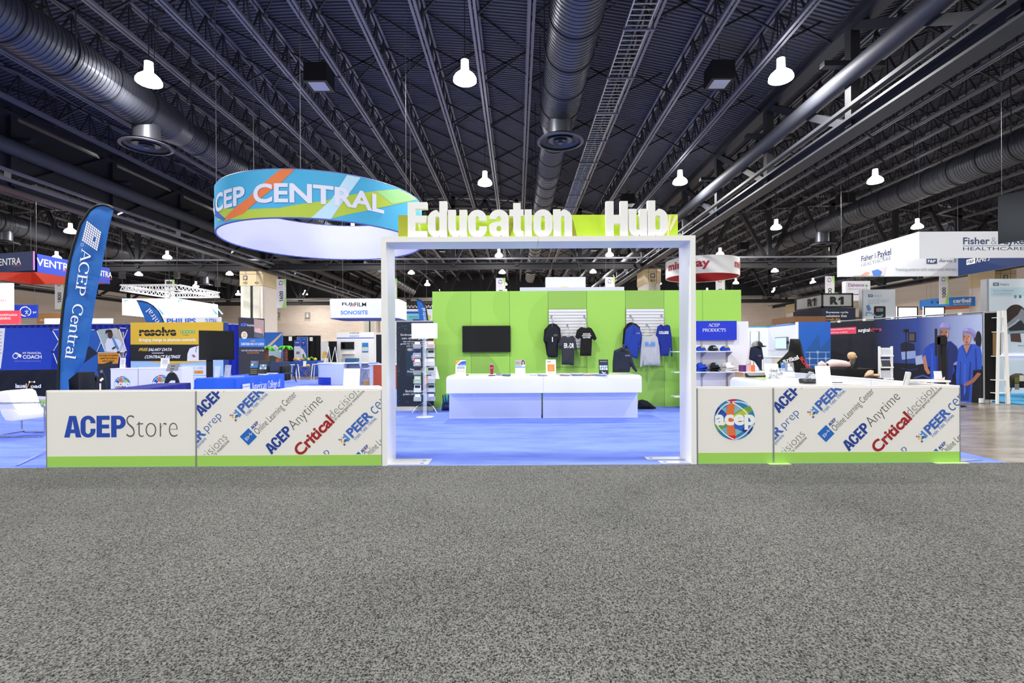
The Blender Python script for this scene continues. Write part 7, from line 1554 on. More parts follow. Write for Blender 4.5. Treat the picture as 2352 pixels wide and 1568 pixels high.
f = Fr((xa, yb, 0), (0, -1, 0)); DN2 = P_('#3a4a86'); TP(f, 'Fisher', 1978.5, 584.5, 2006, 598, DN2, t, bold=.02); TP(f, '&', 2008, 580, 2014, 593, P_('#a9adba'), t); TP(f, 'Paykel', 2016, 573.5, 2047, 594, DN2, t, bold=.02); TP(f, 'HEALTHCARE', 1978.5, 598, 2047, 604.5, DN2, t); RP(f, 1978.5, 596, 2047, 596.8, DN2, t)
f = Fr((0, yb - .07, 0)); RP(f, 2128, 594, 2152, 605.5, P_('#1c3c6e'), t, 'badge_print', .004); TP(f, 'F&P', 2131, 596.5, 2149, 603, INK_W, t, bold=.02, off=.006); TP(f, 'Airvo 3', 2157, 594, 2195, 602, P_('#2f3f66'), t, off=.006); TP(f, 'Treating patients with respiratory distress', 2056, 615, 2195, 623, P_('#8a8d9c'), t, off=.006)
PR(f, [(1958, 633), (1985, 612), (2010, 604), (2036, 612), (2030, 633)], P_('#d9cfd8'), t, 'photo_print', .004); PR(f, [(1976, 632), (1990, 624), (1998, 626), (1992, 634)], P_('#d8a08c'), t, 'hand_print', .006); PR(f, [(2002, 622), (2016, 618), (2026, 624), (2022, 634), (2006, 634)], P_('#4f7fd0'), t, 'gown_print', .006)
f = Fr((xa + 6.5 - .07, yb, 0), (0, -1, 0)); RP(f, 2220, 594.5, 2240, 606.5, INK_W, t, 'badge_print', .004); TP(f, 'F&P', 2222.5, 597, 2237.5, 604, P_('#1c3c6e'), t, bold=.02, off=.006); TP(f, 'Airvo 3', 2242, 588, 2273, 601, INK_W, t, off=.006)
# dark panel cut by the frame
p0, p1 = P(2292, 500, 17.2), P(2420, 500, 16.0); f = wallf(p0, p1); za, zb_ = P(2292, 560, 17.2).z, P(2292, 450, 17.2).z
t = thing('hanging_panel', 'dark slate hanging panel cut by the right edge', 'hanging sign', f.pt(.5, za)); MB().obox(f, 0, za, -.05, 3.0, zb_, 0).build('panel', M('#252c33', rough=.5), t); wires(t, [f.pt(.1, zb_), f.pt(2.6, zb_)], 12.2)
# VENTRA sign
z1 = P(76, 576.5, 24.2).z; z0 = P(76, 620, 24.2).z; RD = M('#c43a24', rough=.6); NVB = M('#263463', rough=.6); BLV = M('#2b46b8', rough=.6)
xr = P(84, 600, 24.8).x
t = hang_box('square_hanging_sign', 'blue and red square hanging sign reading VENTRA', xr - 4.6, xr, 24.8, 29.3, z0, z1, {'front': NVB, 'right': BLV, 'back': BLV, 'left': NVB}, RD)
p0, p1 = P(-60, 600, 25.2), P(76, 600, 24.2); f = wallf(p0, p1); L_ = (Vector((p1.x, p1.y)) - Vector((p0.x, p0.y))).length; MB().obox(f, 0, z0, -.05, L_, z1, 0).build('front_wing', NVB, t); MB().obox(f, L_, z0, -.05, L_ + .03, z1, .003).build('wing_edge', M('#d98ad0', rough=.5), t)
TP(f, 'VENTRA', -13, 593, 48.5, 609, INK_W, t, bold=.01); TP(f, 'Health', 31, 607, 49, 612, P_('#c04a3a'), t)
f = Fr((xr, 24.8, 0), (0, 1, 0)); TP(f, 'VENTRA', 84, 600, 172, 617, INK_W, t, bold=.015); TP(f, 'Health', 145, 620, 172, 627, P_('#e0504a'), t); TP(f, 'VENTRA', 210, 621, 257, 634, INK_W, t, bold=.01); TP(f, 'Health', 245, 638, 257, 642, P_('#c04a6a'), t)
PR(f, [(84.5, 598), (90, 598.5), (87.5, 601)], P_('#e0504a'), t)
# bright white sign with truss above
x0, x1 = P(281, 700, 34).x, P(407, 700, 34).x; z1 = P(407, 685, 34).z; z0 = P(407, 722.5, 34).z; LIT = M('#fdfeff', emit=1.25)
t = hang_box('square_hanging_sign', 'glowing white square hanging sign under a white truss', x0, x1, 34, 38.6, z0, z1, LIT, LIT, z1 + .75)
f = Fr((0, 34, 0)); CB1 = M('#4f97d8', emit=.7); CB2 = M('#f2d27a', emit=.9); CB3 = M('#9fd4f0', emit=.9)
for (fr_, ox) in ((f, 0), (Fr((x1, 34, 0), (0, 1, 0)), 123)):
    PR(fr_, [(286 + ox, 689), (295 + ox, 689), (295 + ox, 691), (288 + ox, 691), (288 + ox, 695), (286 + ox, 695)], CB1, t, 'mark_print', .004); PR(fr_, [(286 + ox, 696), (294 + ox, 696), (294 + ox, 698), (286 + ox, 698)], CB2, t, 'mark_print', .004)
    PR(fr_, [(281.5 + ox, 701.3), (310 + ox, 701), (281.5 + ox, 702)], CB3, t, 'line_print', .004); PR(fr_, [(358 + ox, 700), (378 + ox, 722), (372 + ox, 722)], CB1, t, 'wave_print', .004); PR(fr_, [(363 + ox, 691), (390 + ox, 721), (386 + ox, 722)], CB3, t, 'wave_print', .004)
f2 = Fr((x1, 34, 0), (0, 1, 0)); PR(f2, [(486, 700), (489, 700), (488, 712)], CB2, t, 'mark_print', .004); PR(f2, [(494, 702), (496, 702), (491, 713)], CB2, t, 'mark_print', .004)
tr = thing('lighting_truss', 'white square lighting truss above the glowing sign', 'truss', ((x0 + x1) / 2, 36.3, z1 + 1.1)); TW = M('#e8eaee', rough=.4, var=0); tz = z1 + .55
crn = [(x0, 34.0), (x1, 34.0), (x1, 38.6), (x0, 38.6)]
for k in range(4):
    a, b = crn[k], crn[(k + 1) % 4]; va, vb = Vector((a[0], a[1], tz)), Vector((b[0], b[1], tz)); d = (vb - va).normalized(); sd = Vector((-d.y, d.x, 0)) * .15; L_ = (vb - va).length; ch = MB()
    for q, z in ((sd, 0), (-sd, 0), (sd, .36), (-sd, .36)): ch.cyl(va + q + Vector((0, 0, z)), vb + q + Vector((0, 0, z)), .04, n=6)
    ch.build('chord_set', TW, tr); lc = MB(); n = int(L_ / .4)
    for i in range(n):
        for q in (sd, -sd): lc.cyl(va + d * (L_ * i / n) + q, va + d * (L_ * (i + .5) / n) + q + Vector((0, 0, .36)), .022, n=5); lc.cyl(va + d * (L_ * (i + .5) / n) + q + Vector((0, 0, .36)), va + d * (L_ * (i + 1) / n) + q, .022, n=5)
    lc.build('lacing', TW, tr)
    MB().cyl(va + Vector((0, 0, .4)), Vector((va.x, va.y, deckz(va.x))), .02, n=6).build('hoist_chain', DARKST, tr); MB().box(a[0] - .14, a[1] - .14, tz + .8, a[0] + .14, a[1] + .14, tz + 1.25).build('hoist_motor', BLACK, tr)
f = Fr((0, 33.5, 0)); t = thing('lettered_fascia', 'white fascia with blue PHILIPS lettering behind the yellow backdrop', 'sign', (P(440, 740, 33.5).x, 33.5, 0)); q = f.box(375, 728, 505, 752); MB().box(q[0], 33.5, 0.003, q[2], 33.7, q[3]).build('panel', M('#e6ecf6', rough=.5, var=0), t); TP(f, 'PHILIPS', 383, 731, 450, 743.5, P_('#1a5fd0'), t, bold=.03); TP(f, 'DUITIRA', 472, 731.5, 498, 742, P_('#2a6fd0'), t, bold=.02)
# oval white sign
FY_ = 28.0; x0 = P(751, 700, FY_).x; x1 = x0 + 3.9; z1 = P(800, 685.5, FY_).z; z0 = P(800, 730, FY_).z; f = Fr((0, FY_, 0)); t = thing('oval_hanging_sign', 'white rounded hanging sign with FUJIFILM SONOSITE lettering', 'hanging sign', ((x0 + x1) / 2, FY_ + 1.3, z0))
hf = Fr((0, 0, z0), (1, 0, 0), (0, 1, 0)); MB().prism(hf, rrect(x0, FY_, x1, FY_ + 2.8, .5, 6), 0, z1 - z0).build('fabric', M('#f4f5f8', rough=.6, var=0), t, smooth=40); MB().prism(Fr((0, 0, z0 - .012), (1, 0, 0), (0, 1, 0)), rrect(x0 + .02, FY_ + .02, x1 - .02, FY_ + 2.78, .48, 6), 0, .01).build('underside', M('#1548c0', rough=.6), t); wires(t, [Vector((x0 + .4, FY_ + 1.4, z1)), Vector((x1 - .4, FY_ + 1.4, z1))], 12.2)
TP(f, 'FUJ', 785.5, 694.5, 808, 703.5, INK_K, t, bold=.018); TP(f, 'I', 809.5, 696, 812, 703.5, P_('#d02030'), t, bold=.03); TP(f, 'FILM', 814, 694.5, 841, 703.5, INK_K, t, bold=.012); TP(f, 'SONOSITE', 782.5, 713, 845, 722, P_('#3f86dc'), t, bold=.02)
# aisle number banners
GA = 'aisle number banners'
for (cxp, num, w_) in ((136.5, '1800', 'left of the tall feather flag'), (389.5, '1700', 'before the glowing white sign'), (646, '1600', 'right of the twin strip column'), (901, '1500', 'behind the left arch post'), (1150, '1400', 'over the left of the green wall'), (1401, '1300', 'over the middle of the green wall'), (1654.5, '1200', 'under the white and red ring'), (1906, '1100', 'above the black cube signs'), (2168, '1000', 'below the square white sign')):
    AYY = 41.0 if num not in ('1600', '1300') else 39.0; f = Fr((0, AYY, 0)); H_ = 806.3 + (1188 - cxp) * .0055 - 1.3; yt, yb_ = H_ - 167.5, H_ - 101; hw = 10.8; x0, x1 = P(cxp - hw, yt, AYY).x, P(cxp + hw, yt, AYY).x; z0, z1 = P(cxp, yb_, AYY).z, P(cxp, yt, AYY).z
    t = thing('aisle_banner', 'pale green aisle banner numbered ' + num + ' ' + w_, 'banner', ((x0 + x1) / 2, AYY, z0), GA); MB().box(x0, AYY, z0, x1, AYY + .02, z1).build('sheet', M('#d9d6dd', rough=.7, var=0), t)
    q = lambda a, b: (cxp - hw + a * 2 * hw, yt + b * (yb_ - yt))
    PR(f, [q(.68, 0), q(.99, 0), q(.99, 1), q(.6, 1), q(.9, .6), q(.95, .3)], P_('#9ccf6a'), t, 'green_print', .003); PR(f, [q(.6, 1), q(.3, 1), q(.75, .85), q(.9, .7)], P_('#cfe3b8'), t, 'green_print', .0028)
    m = MB(); c_ = f.uv(*q(.46, .14)); 
    for k, (a0, cc) in enumerate(((20, '#c8503a'), (75, '#3a6fb8'), (130, '#4f9fc0'), (200, '#1f3f8c'), (260, '#d05a40'), (310, '#4fa0c8'))): MB().ribbon(f, circ(c_[0], c_[1], .14, None, a0, a0 + 45, 6), .09, .004).build('emblem', P_(cc), t, recalc=False)
    u0, v0 = f.uv(*q(.72, .78)); u1, v1 = f.uv(*q(.3, .42)); tf = Fr(f.pt(u0, v0, .005), (0, 0, 1), (-1, 0, 0)); LL = v1 - v0; hh = u0 - u1; T(tf, num[1:], (LL * .22, 0, LL, hh), INK_K, t, bold=.02, off=0); MB().poly(tf, [(LL * .08, 0), (LL * .145, 0), (LL * .145, hh), (LL * .09, hh), (0, hh * .78), (0, hh * .66), (LL * .08, hh * .8)], 0).build('lettering', INK_K, t, recalc=False); TP(f, '2023', cxp - 6, q(0, .26)[1], cxp + 3, q(0, .31)[1], P_('#bdbac2'), t)
    wires(t, [Vector((x0 + .05, AYY + .01, z1)), Vector((x1 - .05, AYY + .01, z1))], 12.0)
# white box sign and ledge above the green wall
f = Fr((0, 26, 0)); q = f.box(1254, 636, 1345, 672); t = thing('box_sign', 'white box sign with a pale yellow sun above the green wall', 'sign', ((q[0] + q[2]) / 2, 26, 0)); MB().box(q[0], 26, 0.003, q[2], 26.5, q[3]).build('body', WHITE, t); c_ = f.uv(1297, 664); MB().poly(f, circ(c_[0], c_[1], .3, .17, 0, 180, 12), .004).build('sun_print', P_('#f3dca0'), t, recalc=False); q2 = f.box(1194, 661.5, 1430, 672); MB().box(q2[0], 25.6, q2[3] - .3, q2[2], 25.95, q2[3]).build('ledge', WHITE, t)
wires(t, [Vector((q[0] + .2, 26.2, q[3])), Vector((q[2] - .2, 26.2, q[3]))], Vector(((q[0] + q[2]) / 2, 26.2, q[3] + 4.3)))
# R1 cube tower
Rr = 24.0; f = Fr((0, Rr, 0)); x0, x1 = P(1888, 700, Rr).x, P(1960, 700, Rr).x; zc, zd = P(1920, 706, Rr).z, P(1920, 673, Rr).z; t = thing('cube_tower', 'black framed cube sign with R1 lettering on navy tower', 'sign', ((x0 + x1) / 2, Rr + 1, 0)); D_ = 2.3
GLZ = M('#b4b4b0', rough=.3, var=.15, scale=2); MB().box(x0 + .05, Rr + .02, zc + .05, x1 - .05, Rr + D_, zd - .05).build('glazed_box', GLZ, t); fl = Fr((x0, Rr + D_, 0), (0, -1, 0))
for (a, b) in ((x0, Rr), (x1 - .07, Rr), (x0, Rr + D_)): MB().box(a, b, zc, a + .07, b + .07, zd).build('frame_post', BLACK, t)
for z in (zc, zd - .07): MB().box(x0, Rr, z, x1, Rr + .07, z + .07).build('frame_rail', BLACK, t); MB().box(x0, Rr, z, x0 + .07, Rr + D_, z + .07).build('frame_rail', BLACK, t)
TP(f, 'R', 1907, 681, 1925, 699, INK_K, t, bold=.05, off=.01); PR(f, [(1937.5, 681), (1937.5, 699), (1931.5, 699), (1931.5, 687), (1926, 690), (1926, 685), (1932, 681)], INK_K, t, 'lettering', .01); TP(fl, 'R', 1855, 686, 1865, 704, INK_K, t, bold=.05, off=.01); PR(fl, [(1873, 683), (1873, 702), (1869.5, 703), (1869.5, 690), (1866, 693), (1866, 688), (1870, 684)], INK_K, t, 'lettering', .01)
q = f.box(1888, 707.5, 1965, 760); MB().box(q[0], Rr, 0.003, q[2], Rr + D_ + .2, zc - .02).build('navy_block', M('#141c3a', rough=.6), t)
for k, (s, c_, x_) in enumerate((('Revenue cycle', INK_W, 1948), ('solutions that', INK_W, 1945), ('crush the', P_('#e8a03a'), 1930), ('friction of', P_('#e8a03a'), 1931))): TP(f, s, 1897.5, 714.5 + 7.6 * k, x_, 720.5 + 7.6 * k, c_, t, bold=.015)
MB().box(P(1817, 730, Rr).x, Rr - .3, P(1850, 740, Rr).z, q[0], Rr + 1.8, P(1850, 727, Rr).z).build('wood_ledge', M('#8a5f3a', rough=.5, var=.15), t); MB().box(q[2], Rr + .5, P(1850, 740, Rr).z, q[2] + .5, Rr + 1.8, P(1850, 727, Rr).z).build('wood_ledge', M('#6a4a30', rough=.5, var=.15), t)
MB().box(P(1822, 760, Rr).x, Rr + .2, .003, q[0], Rr + 1.6, P(1850, 740, Rr).z - .01).build('lower_wall', M('#dfe0e4', rough=.6), t)
# Dalvance and Airvo signs
f = Fr((0, 33, 0)); q = f.box(1943, 645, 1999, 690); t = thing('hanging_panel', 'white hanging panel with purple Dalvance lettering', 'hanging sign', ((q[0] + q[2]) / 2, 33, q[1])); MB().box(q[0], 33, q[1], q[2], 33.4, q[3]).build('panel', M('#e8e6ee', rough=.6, var=0), t); TP(f, 'Dalvance', 1948.5, 650.5, 1985, 658, P_('#7a2a80'), t, bold=.015); PR(f, [(1988, 652), (1995, 656), (1988, 660)], P_('#6fb48a'), t); TP(f, '(dalbavancin) for injection', 1948.5, 661.5, 1993, 666, P_('#8a8a90'), t); RP(f, 1943, 675, 1976, 677, P_('#6a3f90'), t); RP(f, 1976, 675, 1999, 677, P_('#e0783a'), t); wires(t, [Vector((q[2] - .5, 33.2, q[3])), Vector((q[2] - .1, 33.2, q[3]))], 12)
AV = 24.5; f = Fr((0, AV, 0)); q = f.box(1983, 664.5, 2056.5, 760); t = thing('light_box', 'pale light box picturing a grey breathing device', 'light box', ((q[0] + q[2]) / 2, AV, 0)); MB().box(q[0], AV, 0.003, q[2], AV + .25, q[3]).build('box', M('#dfe5ef', rough=.5, var=0), t); MB().box(q[0] - .05, AV + .01, .003, q[0], AV + .25, q[3]).build('edge_rail', ALU, t)
RP(f, 1994, 676, 2004.5, 682, P_('#1f4f8c'), t, 'badge_print', .003); TP(f, 'F&P', 1996, 677.3, 2003, 680.7, INK_W, t, bold=.02, off=.005); TP(f, 'Airvo 3', 2006.5, 676.5, 2023.5, 681.5, P_('#7f9fc8'), t); 
for k, s in enumerate(('Delivering a mobile, uninterrupted', 'and broader range of Optiflow', 'High Flow Therapy')): TP(f, s, 1994, 687.5 + 4 * k, (2042, 2037, 2021)[k], 690.5 + 4 * k, P_('#8fa0c4'), t)
MB().poly(f, f.poly(rrect(2007, 703, 2034, 740, 3)), .004).build('device_print', P_('#24262c'), t, recalc=False); RP(f, 2013, 708, 2028, 715, P_('#dfe3e8'), t, 'screen_print', .006)
for k, c_ in enumerate(('#d8542f', '#3a86d0', '#4fa048')): RP(f, 2013.3 + 4.9 * k, 708.5, 2017.8 + 4.9 * k, 714.5, P_(c_), t, 'screen_print', .008)
MB().ribbon(f, f.poly([(1989, 726), (1990, 718), (2000, 718), (2012, 727), (2024, 726), (2027, 722)]), .07, .009).build('hose_print', P_('#8fb4dc'), t, recalc=False); PR(f, [(1989, 702), (1996, 699), (2001, 710), (1996, 715), (1991, 711)], P_('#6f97c4'), t, 'bottle_print', .007)
# lit frames, exit signs
def placard(px0, py0, px1, py1, Y, label, mat, text=None, tm=None, cat='sign', frame=None, grp=None, floor=False, name='wall_sign', dep=.12, **k):
    f = Fr((0, Y, 0)); q = f.box(px0, py0, px1, py1); t = thing(name, label, cat, ((q[0] + q[2]) / 2, Y, 0.003 if floor else q[1]), grp); MB().box(q[0], Y, .003 if floor else q[1], q[2], Y + dep, q[3]).build('panel', mat, t)
    if frame: 
        for (a, b, c_, d) in ((q[0], q[1], q[0] + .08, q[3]), (q[2] - .08, q[1], q[2], q[3]), (q[0], q[1], q[2], q[1] + .08), (q[0], q[3] - .08, q[2], q[3])): MB().box(a, Y - .03, b, c_, Y + .02, d).build('frame', frame, t)
    if text: TP(f, text, *tm[0], tm[1], t, **k)
    return t, f
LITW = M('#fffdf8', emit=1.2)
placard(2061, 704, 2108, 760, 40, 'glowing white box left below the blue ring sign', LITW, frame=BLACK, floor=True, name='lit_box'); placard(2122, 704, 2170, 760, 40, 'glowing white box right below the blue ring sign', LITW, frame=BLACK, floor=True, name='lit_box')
placard(2198, 706, 2220, 717, 79.6, 'red EXIT sign on the far right brick wall', M('#f2e6dc', rough=.6), 'EXIT', ((2201, 707.5, 2217.5, 715.5), P_('#c8342a')), bold=.03)
placard(213, 720, 254, 734, 79.6, 'red EXIT sign on the far left brick wall', M('#fbf3ee', emit=.6), 'EXIT', ((215.5, 722.5, 250, 730), P_('#c8202a')), bold=.03)
for (px, w_, lab) in ((637, 'MEN', 'grey restroom sign lettered men beside the stone column'), (706, 'WOMEN', 'grey restroom sign lettered women on the brick wall')):
    t, f = placard(px - 6, 717, px + 6, 730, 79.8, lab, M('#a9a59c', rough=.6)); m = MB(); m.poly(f, f.poly(circ(px, 720, 1.2, 1.2, n=10)), .01); m.poly(f, f.poly([(px - 1.5, 721.5), (px + 1.5, 721.5), (px + (2.2 if px > 650 else 1.5), 726), (px + .8, 728.5), (px - .8, 728.5), (px - (2.2 if px > 650 else 1.5), 726)]), .01); m.build('figure_print', INK_W, t, recalc=False); TP(f, w_, px - 7, 732, px + 7, 735.5, P_('#8a8078'), t)
# ------------------------------------------------------------------ far left booths behind the drape
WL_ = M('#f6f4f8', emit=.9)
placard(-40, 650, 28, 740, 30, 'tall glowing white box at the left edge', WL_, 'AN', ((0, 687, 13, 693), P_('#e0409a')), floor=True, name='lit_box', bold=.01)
t, f = placard(-40, 713, 43.5, 741, 27, 'red box sign lettered Continuous LEARNING', M('#e8465a', emit=.35), 'for Continuous', ((-22, 719, 40, 725.5), INK_W), floor=True, name='box_sign', bold=.02); TP(f, 'LEARNING', -10, 728, 24.5, 734, INK_W, t, bold=.03)
t, f = placard(27, 700, 84, 730, 33, 'royal blue banner with white crescent figure', M('#1240d0', rough=.6), 'Ipd', ((75.5, 714, 83, 720.5), INK_W), name='hanging_panel', bold=.02)
m = MB(); m.ribbon(f, f.poly(circ(58, 715, 12, 10.5, 60, 300, 20)), .07, .006); m.ribbon(f, f.poly(circ(61, 716, 10, 9, 100, -70, 20)), .06, .006); m.ribbon(f, f.poly([(57, 714.5), (66, 714.5)]), .04, .006); m.ribbon(f, f.poly([(61.5, 712), (61.5, 717), (59, 721)]), .05, .006); m.ribbon(f, f.poly([(61.5, 717), (64.5, 721)]), .04, .006); m.build('figure_print', INK_W, t, recalc=False)
wires(t, [f.pt(*f.uv(32, 700)), f.pt(*f.uv(80, 702))], 12)
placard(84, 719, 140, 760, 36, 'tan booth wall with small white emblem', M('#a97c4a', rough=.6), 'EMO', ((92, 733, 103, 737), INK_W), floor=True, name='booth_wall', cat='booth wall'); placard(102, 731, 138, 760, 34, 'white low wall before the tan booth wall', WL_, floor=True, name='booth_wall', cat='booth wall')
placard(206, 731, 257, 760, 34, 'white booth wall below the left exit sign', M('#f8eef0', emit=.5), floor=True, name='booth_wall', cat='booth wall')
# second feather flags
sl = [(377, 742), (372, 728), (364, 714), (352, 702), (338, 694), (325, 690.5), (314, 690)]; sail = [(314, 690.5), (325, 691), (338, 694.5), (352, 702.5), (364, 714.5), (372, 728.5), (379, 760), (345, 760), (337, 742), (325, 715)]
f = Fr((0, 19.5, 0)); ft = feather('feather_flag', 'blue feather flag leaning behind the yellow backdrop', sail, [(379, 760)] + sl, 19.5, f, 'blue feather flags'); a = f.uv(364, 742); b = f.uv(341, 711); uu = Vector((b[0] - a[0], 0, b[1] - a[1])); tf = Fr(f.pt(a[0], a[1], .06), uu, (-uu.z, 0, uu.x)); T(tf, 'ntral', (0, -.12, uu.length, .1), INK_W, ft, serif=True, off=0)
f = Fr((0, 17.5, 0)); sl = [(983.5, 760), (983, 737), (980, 715), (975, 700), (968, 690), (960, 687), (957, 687.5)]; ft = feather('feather_flag', 'small blue feather flag above the black roll-up banner', [(957, 688), (961, 687.5), (968, 690.5), (975, 700.5), (980, 715.5), (983, 738), (983, 760), (966, 760), (963, 730)], sl, 17.5, f, 'blue feather flags'); tf = Fr(f.pt(*f.uv(979, 737), .06), (-.1, 0, 1), (-1, 0, -.1)); T(tf, 'entral', (0, -.02, .46, .11), INK_W, ft, serif=True, off=0)
# booth beyond the left arch post
t, f = placard(886, 704, 993, 752, 34, 'white and teal booth header with a woman picture', M('#f2f3f6', rough=.5), floor=True, name='booth_wall', cat='booth wall'); RP(f, 920, 716, 964, 736, P_('#7fd0d6'), t, d=.004); RP(f, 920, 715, 980, 720, P_('#1a4fc0'), t, d=.006); PR(f, circ(957, 733, 9, 6, 0, 180, 10), P_('#1540b8'), t, d=.008); PR(f, [(914, 737), (915, 729), (920, 727), (924, 731), (925, 737)], INK_W, t, d=.006); PR(f, circ(917.5, 722, 2.6, 4.5, n=12), P_('#b98470'), t, d=.007); PR(f, [(914, 722), (915, 716), (919, 716), (921, 724), (920, 728), (918, 719)], P_('#2a1a16'), t, d=.008); PR(f, [(974, 722), (990, 724), (988, 737), (978, 737)], P_('#d9dc5a'), t, d=.005)
tr = thing('lighting_truss', 'black lighting truss above the white and teal header', 'truss', (P(950, 700, 33).x, 33, P(950, 704, 33).z))
for z_, in ((699,), (708,)):
    a, b = P(914, z_, 33), P(992, z_, 33); MB().cyl(a, b, .05, n=6).build('chord', BLACK, tr)
n = 10; lc = MB()
for i in range(n): a, b, c_ = P(914 + 7.8 * i, 708, 33), P(918 + 7.8 * i, 699, 33), P(921.8 + 7.8 * i, 708, 33); lc.cyl(a, b, .03, n=5); lc.cyl(b, c_, .03, n=5)
lc.build('lacing', BLACK, tr); wires(tr, [P(930, 699, 33), P(980, 699, 33)], 12.2)
# ------------------------------------------------------------------ middle left: posters, palm, tables, chairs, distant booth
t, f = placard(607, 763, 648, 832, 35, 'blue poster wall picturing a beach house', M('#2f6fd0', rough=.7), floor=True, name='poster_wall', cat='poster'); PR(f, [(607, 800), (647, 764), (648, 768), (612, 805)], P_('#e3c9a8'), t, d=.004); PR(f, [(612, 832), (612, 806), (632, 792), (646, 806), (646, 832)], P_('#b9cbe0'), t, d=.005); PR(f, [(608, 806), (632, 791), (648, 806), (645, 809), (632, 796), (612, 810)], P_('#eef0f2'), t, d=.006); PR(f, [(608, 832), (611, 818), (626, 816), (640, 822), (640, 832)], P_('#3f4a44'), t, d=.007); RP(f, 634, 823, 648, 832, P_('#c9683a'), t, d=.008)
def palm(px, py0, py1, Y, label):
    x = P(px, 800, Y).x; z1 = P(px, py0 + 4, Y).z; z0 = P(px, py1, Y).z; t = thing('inflatable_palm', label, 'inflatable palm', (x, Y, 0), 'inflatable palm trees'); mb = MB(); n_ = 9
    MB().cyl((x, Y, 0.003), (x, Y, z0), .12, n=10).build('stand', M('#20222a'), t)
    for k in range(n_): z = z0 + (z1 - z0) * k / n_; MB().lathe((x, Y, z), [(.10, 0), (.15, (z1 - z0) / n_ * .5), (.10, (z1 - z0) / n_)], 12).build('trunk_ring', M('#7a4430', rough=.4), t, smooth=True)
    for k in range(7):
        a = 2 * math.pi * k / 7 + .3; d = Vector((math.cos(a), math.sin(a), 0)); o = Vector((x, Y, z1)); MB().tube([o, o + d * .15 + Vector((0, 0, .09)), o + d * .3 + Vector((0, 0, .07)), o + d * .43 + Vector((0, 0, -.06)), o + d * .48 + Vector((0, 0, -.14))], [.04, .08, .09, .07, .015], n=8).build('leaf', M('#54c83c', rough=.35), t, smooth=True)
    MB().lathe((x, Y - .12, z1 - .05), [(.0, -.09), (.09, 0), (0, .09)], 10, caps=False).build('coconut', M('#8a4a2c'), t, smooth=True)
palm(655.5, 795, 836, 34.2, 'green inflatable palm tree before the black curtain'); palm(612, 797, 836, 30.8, 'green inflatable palm partly hidden by the dark banner')
BK = M('#0c0c10', rough=.95)
drape('curtain_wall', 'black curtain wall behind the inflatable palm', (P(648, 800, 38).x, 38), (P(737, 800, 38).x, 38), .02, P(690, 771, 38).z, BK, .06, .5); drape('curtain_wall', 'small black curtain left of the white distant booth', (P(752, 800, 39).x, 39), (P(774, 800, 39).x, 39), .02, P(760, 784, 39).z, BK, .05, .4)
f0 = drape('blue_curtain', 'narrow blue curtain strip on the black curtain wall', (P(683, 800, 37.7).x, 37.7), (P(707, 800, 37.7).x, 37.7), .02, P(690, 774, 37.7).z, M('#3a6ad0', rough=.9), .05, .4)
for (a, b, c_, lab) in ((675.5, 690, '#e8e9f2', 'white and blue roll-up banner left before the black curtain'), (690.5, 703, '#3f63c0', 'blue roll-up banner right before the black curtain')):
    t, f = placard(a, 781, b, 824, 36.5, lab, M(c_, rough=.6), floor=True, name='banner_stand', cat='banner', dep=.03); RP(f, a, 781, b, 795, P_('#3a55b8'), t, d=.004); TP(f, 'VASCONT' if a < 690 else 'UCI', a + 2.5, 785, b - 2.5, 788, INK_W, t, bold=.02, off=.006)
    if a < 690:
        for x_ in (682.5, 686.5): RP(f, x_ - 1.2, 807, x_ + 1.2, 813, P_('#2f3450'), t, d=.004)
    else: PR(f, [(690.5, 798), (697, 803), (703, 815), (703, 824), (690.5, 824)], INK_W, t, d=.005); RP(f, 695, 813, 699, 822, P_('#5a6070'), t, d=.007); MB().ribbon(f, f.poly(circ(696.8, 789, 3.2, 5.5, n=16)), .05, .007, closed=True).build('print', P_('#1f2f6a'), t, recalc=False)
placard(663, 772.5, 670.5, 782.5, 37.92, 'small white number card on the black curtain, left one', WHITE, name='number_card', dep=.02); placard(711, 774, 718, 783, 37.92, 'small white number card on the black curtain, right one', WHITE, name='number_card', dep=.02)
t, f = placard(737, 784, 754, 822, 36, 'white banner with yellow arch beside the black curtain', M('#f4f1f2', rough=.6), floor=True, name='banner_stand', cat='banner', dep=.03); PR(f, [(740, 822), (740, 812), (743, 807), (747, 806), (750, 810), (751, 822)], P_('#eac75a'), t, d=.004); PR(f, [(749, 822), (749, 810), (752, 807), (753.5, 812), (753, 822)], P_('#8a5a50'), t, d=.005)
# white distant booth
DB_ = 40; f = Fr((0, DB_, 0)); q = f.box(773.5, 762.5, 859, 850); t = thing('booth_wall', 'white distant booth with blue line and SONOSITE header', 'booth wall', ((q[0] + q[2]) / 2, DB_, 0)); MB().box(q[0], DB_, .003, q[2], DB_ + 3.2, q[3]).build('wall', M('#f0f1f8', rough=.5, var=0), t); RP(f, 773.5, 775, 859, 777, P_('#1f5fd0'), t, 'blue_line', .004); TP(f, 'FUJIFILM', 803.5, 763.5, 824, 766.5, INK_K, t, bold=.02); TP(f, 'SONOSITE', 803, 770, 824.5, 773.5, P_('#3f86dc'), t, bold=.015); RP(f, 830, 786, 847, 836, P_('#e6e8f0'), t, 'door_print', .003); RP(f, 831.5, 787, 846, 809.5, P_('#2f7fc8'), t, 'poster_print', .005); RP(f, 832, 797, 845.5, 806, P_('#c9d3d8'), t, 'poster_print', .007)
t, _ = placard(783, 785, 813, 802, DB_ - .1, 'small black television on the white distant booth', SCREEN, name='television', cat='television', frame=M('#18181b')); placard(785, 809, 812, 813, DB_ - .3, 'white shelf under the distant television', WHITE, name='wall_shelf', cat='shelf', dep=.3)
fr_ = Fr((q[2], DB_, 0), (0, 1, 0)); 
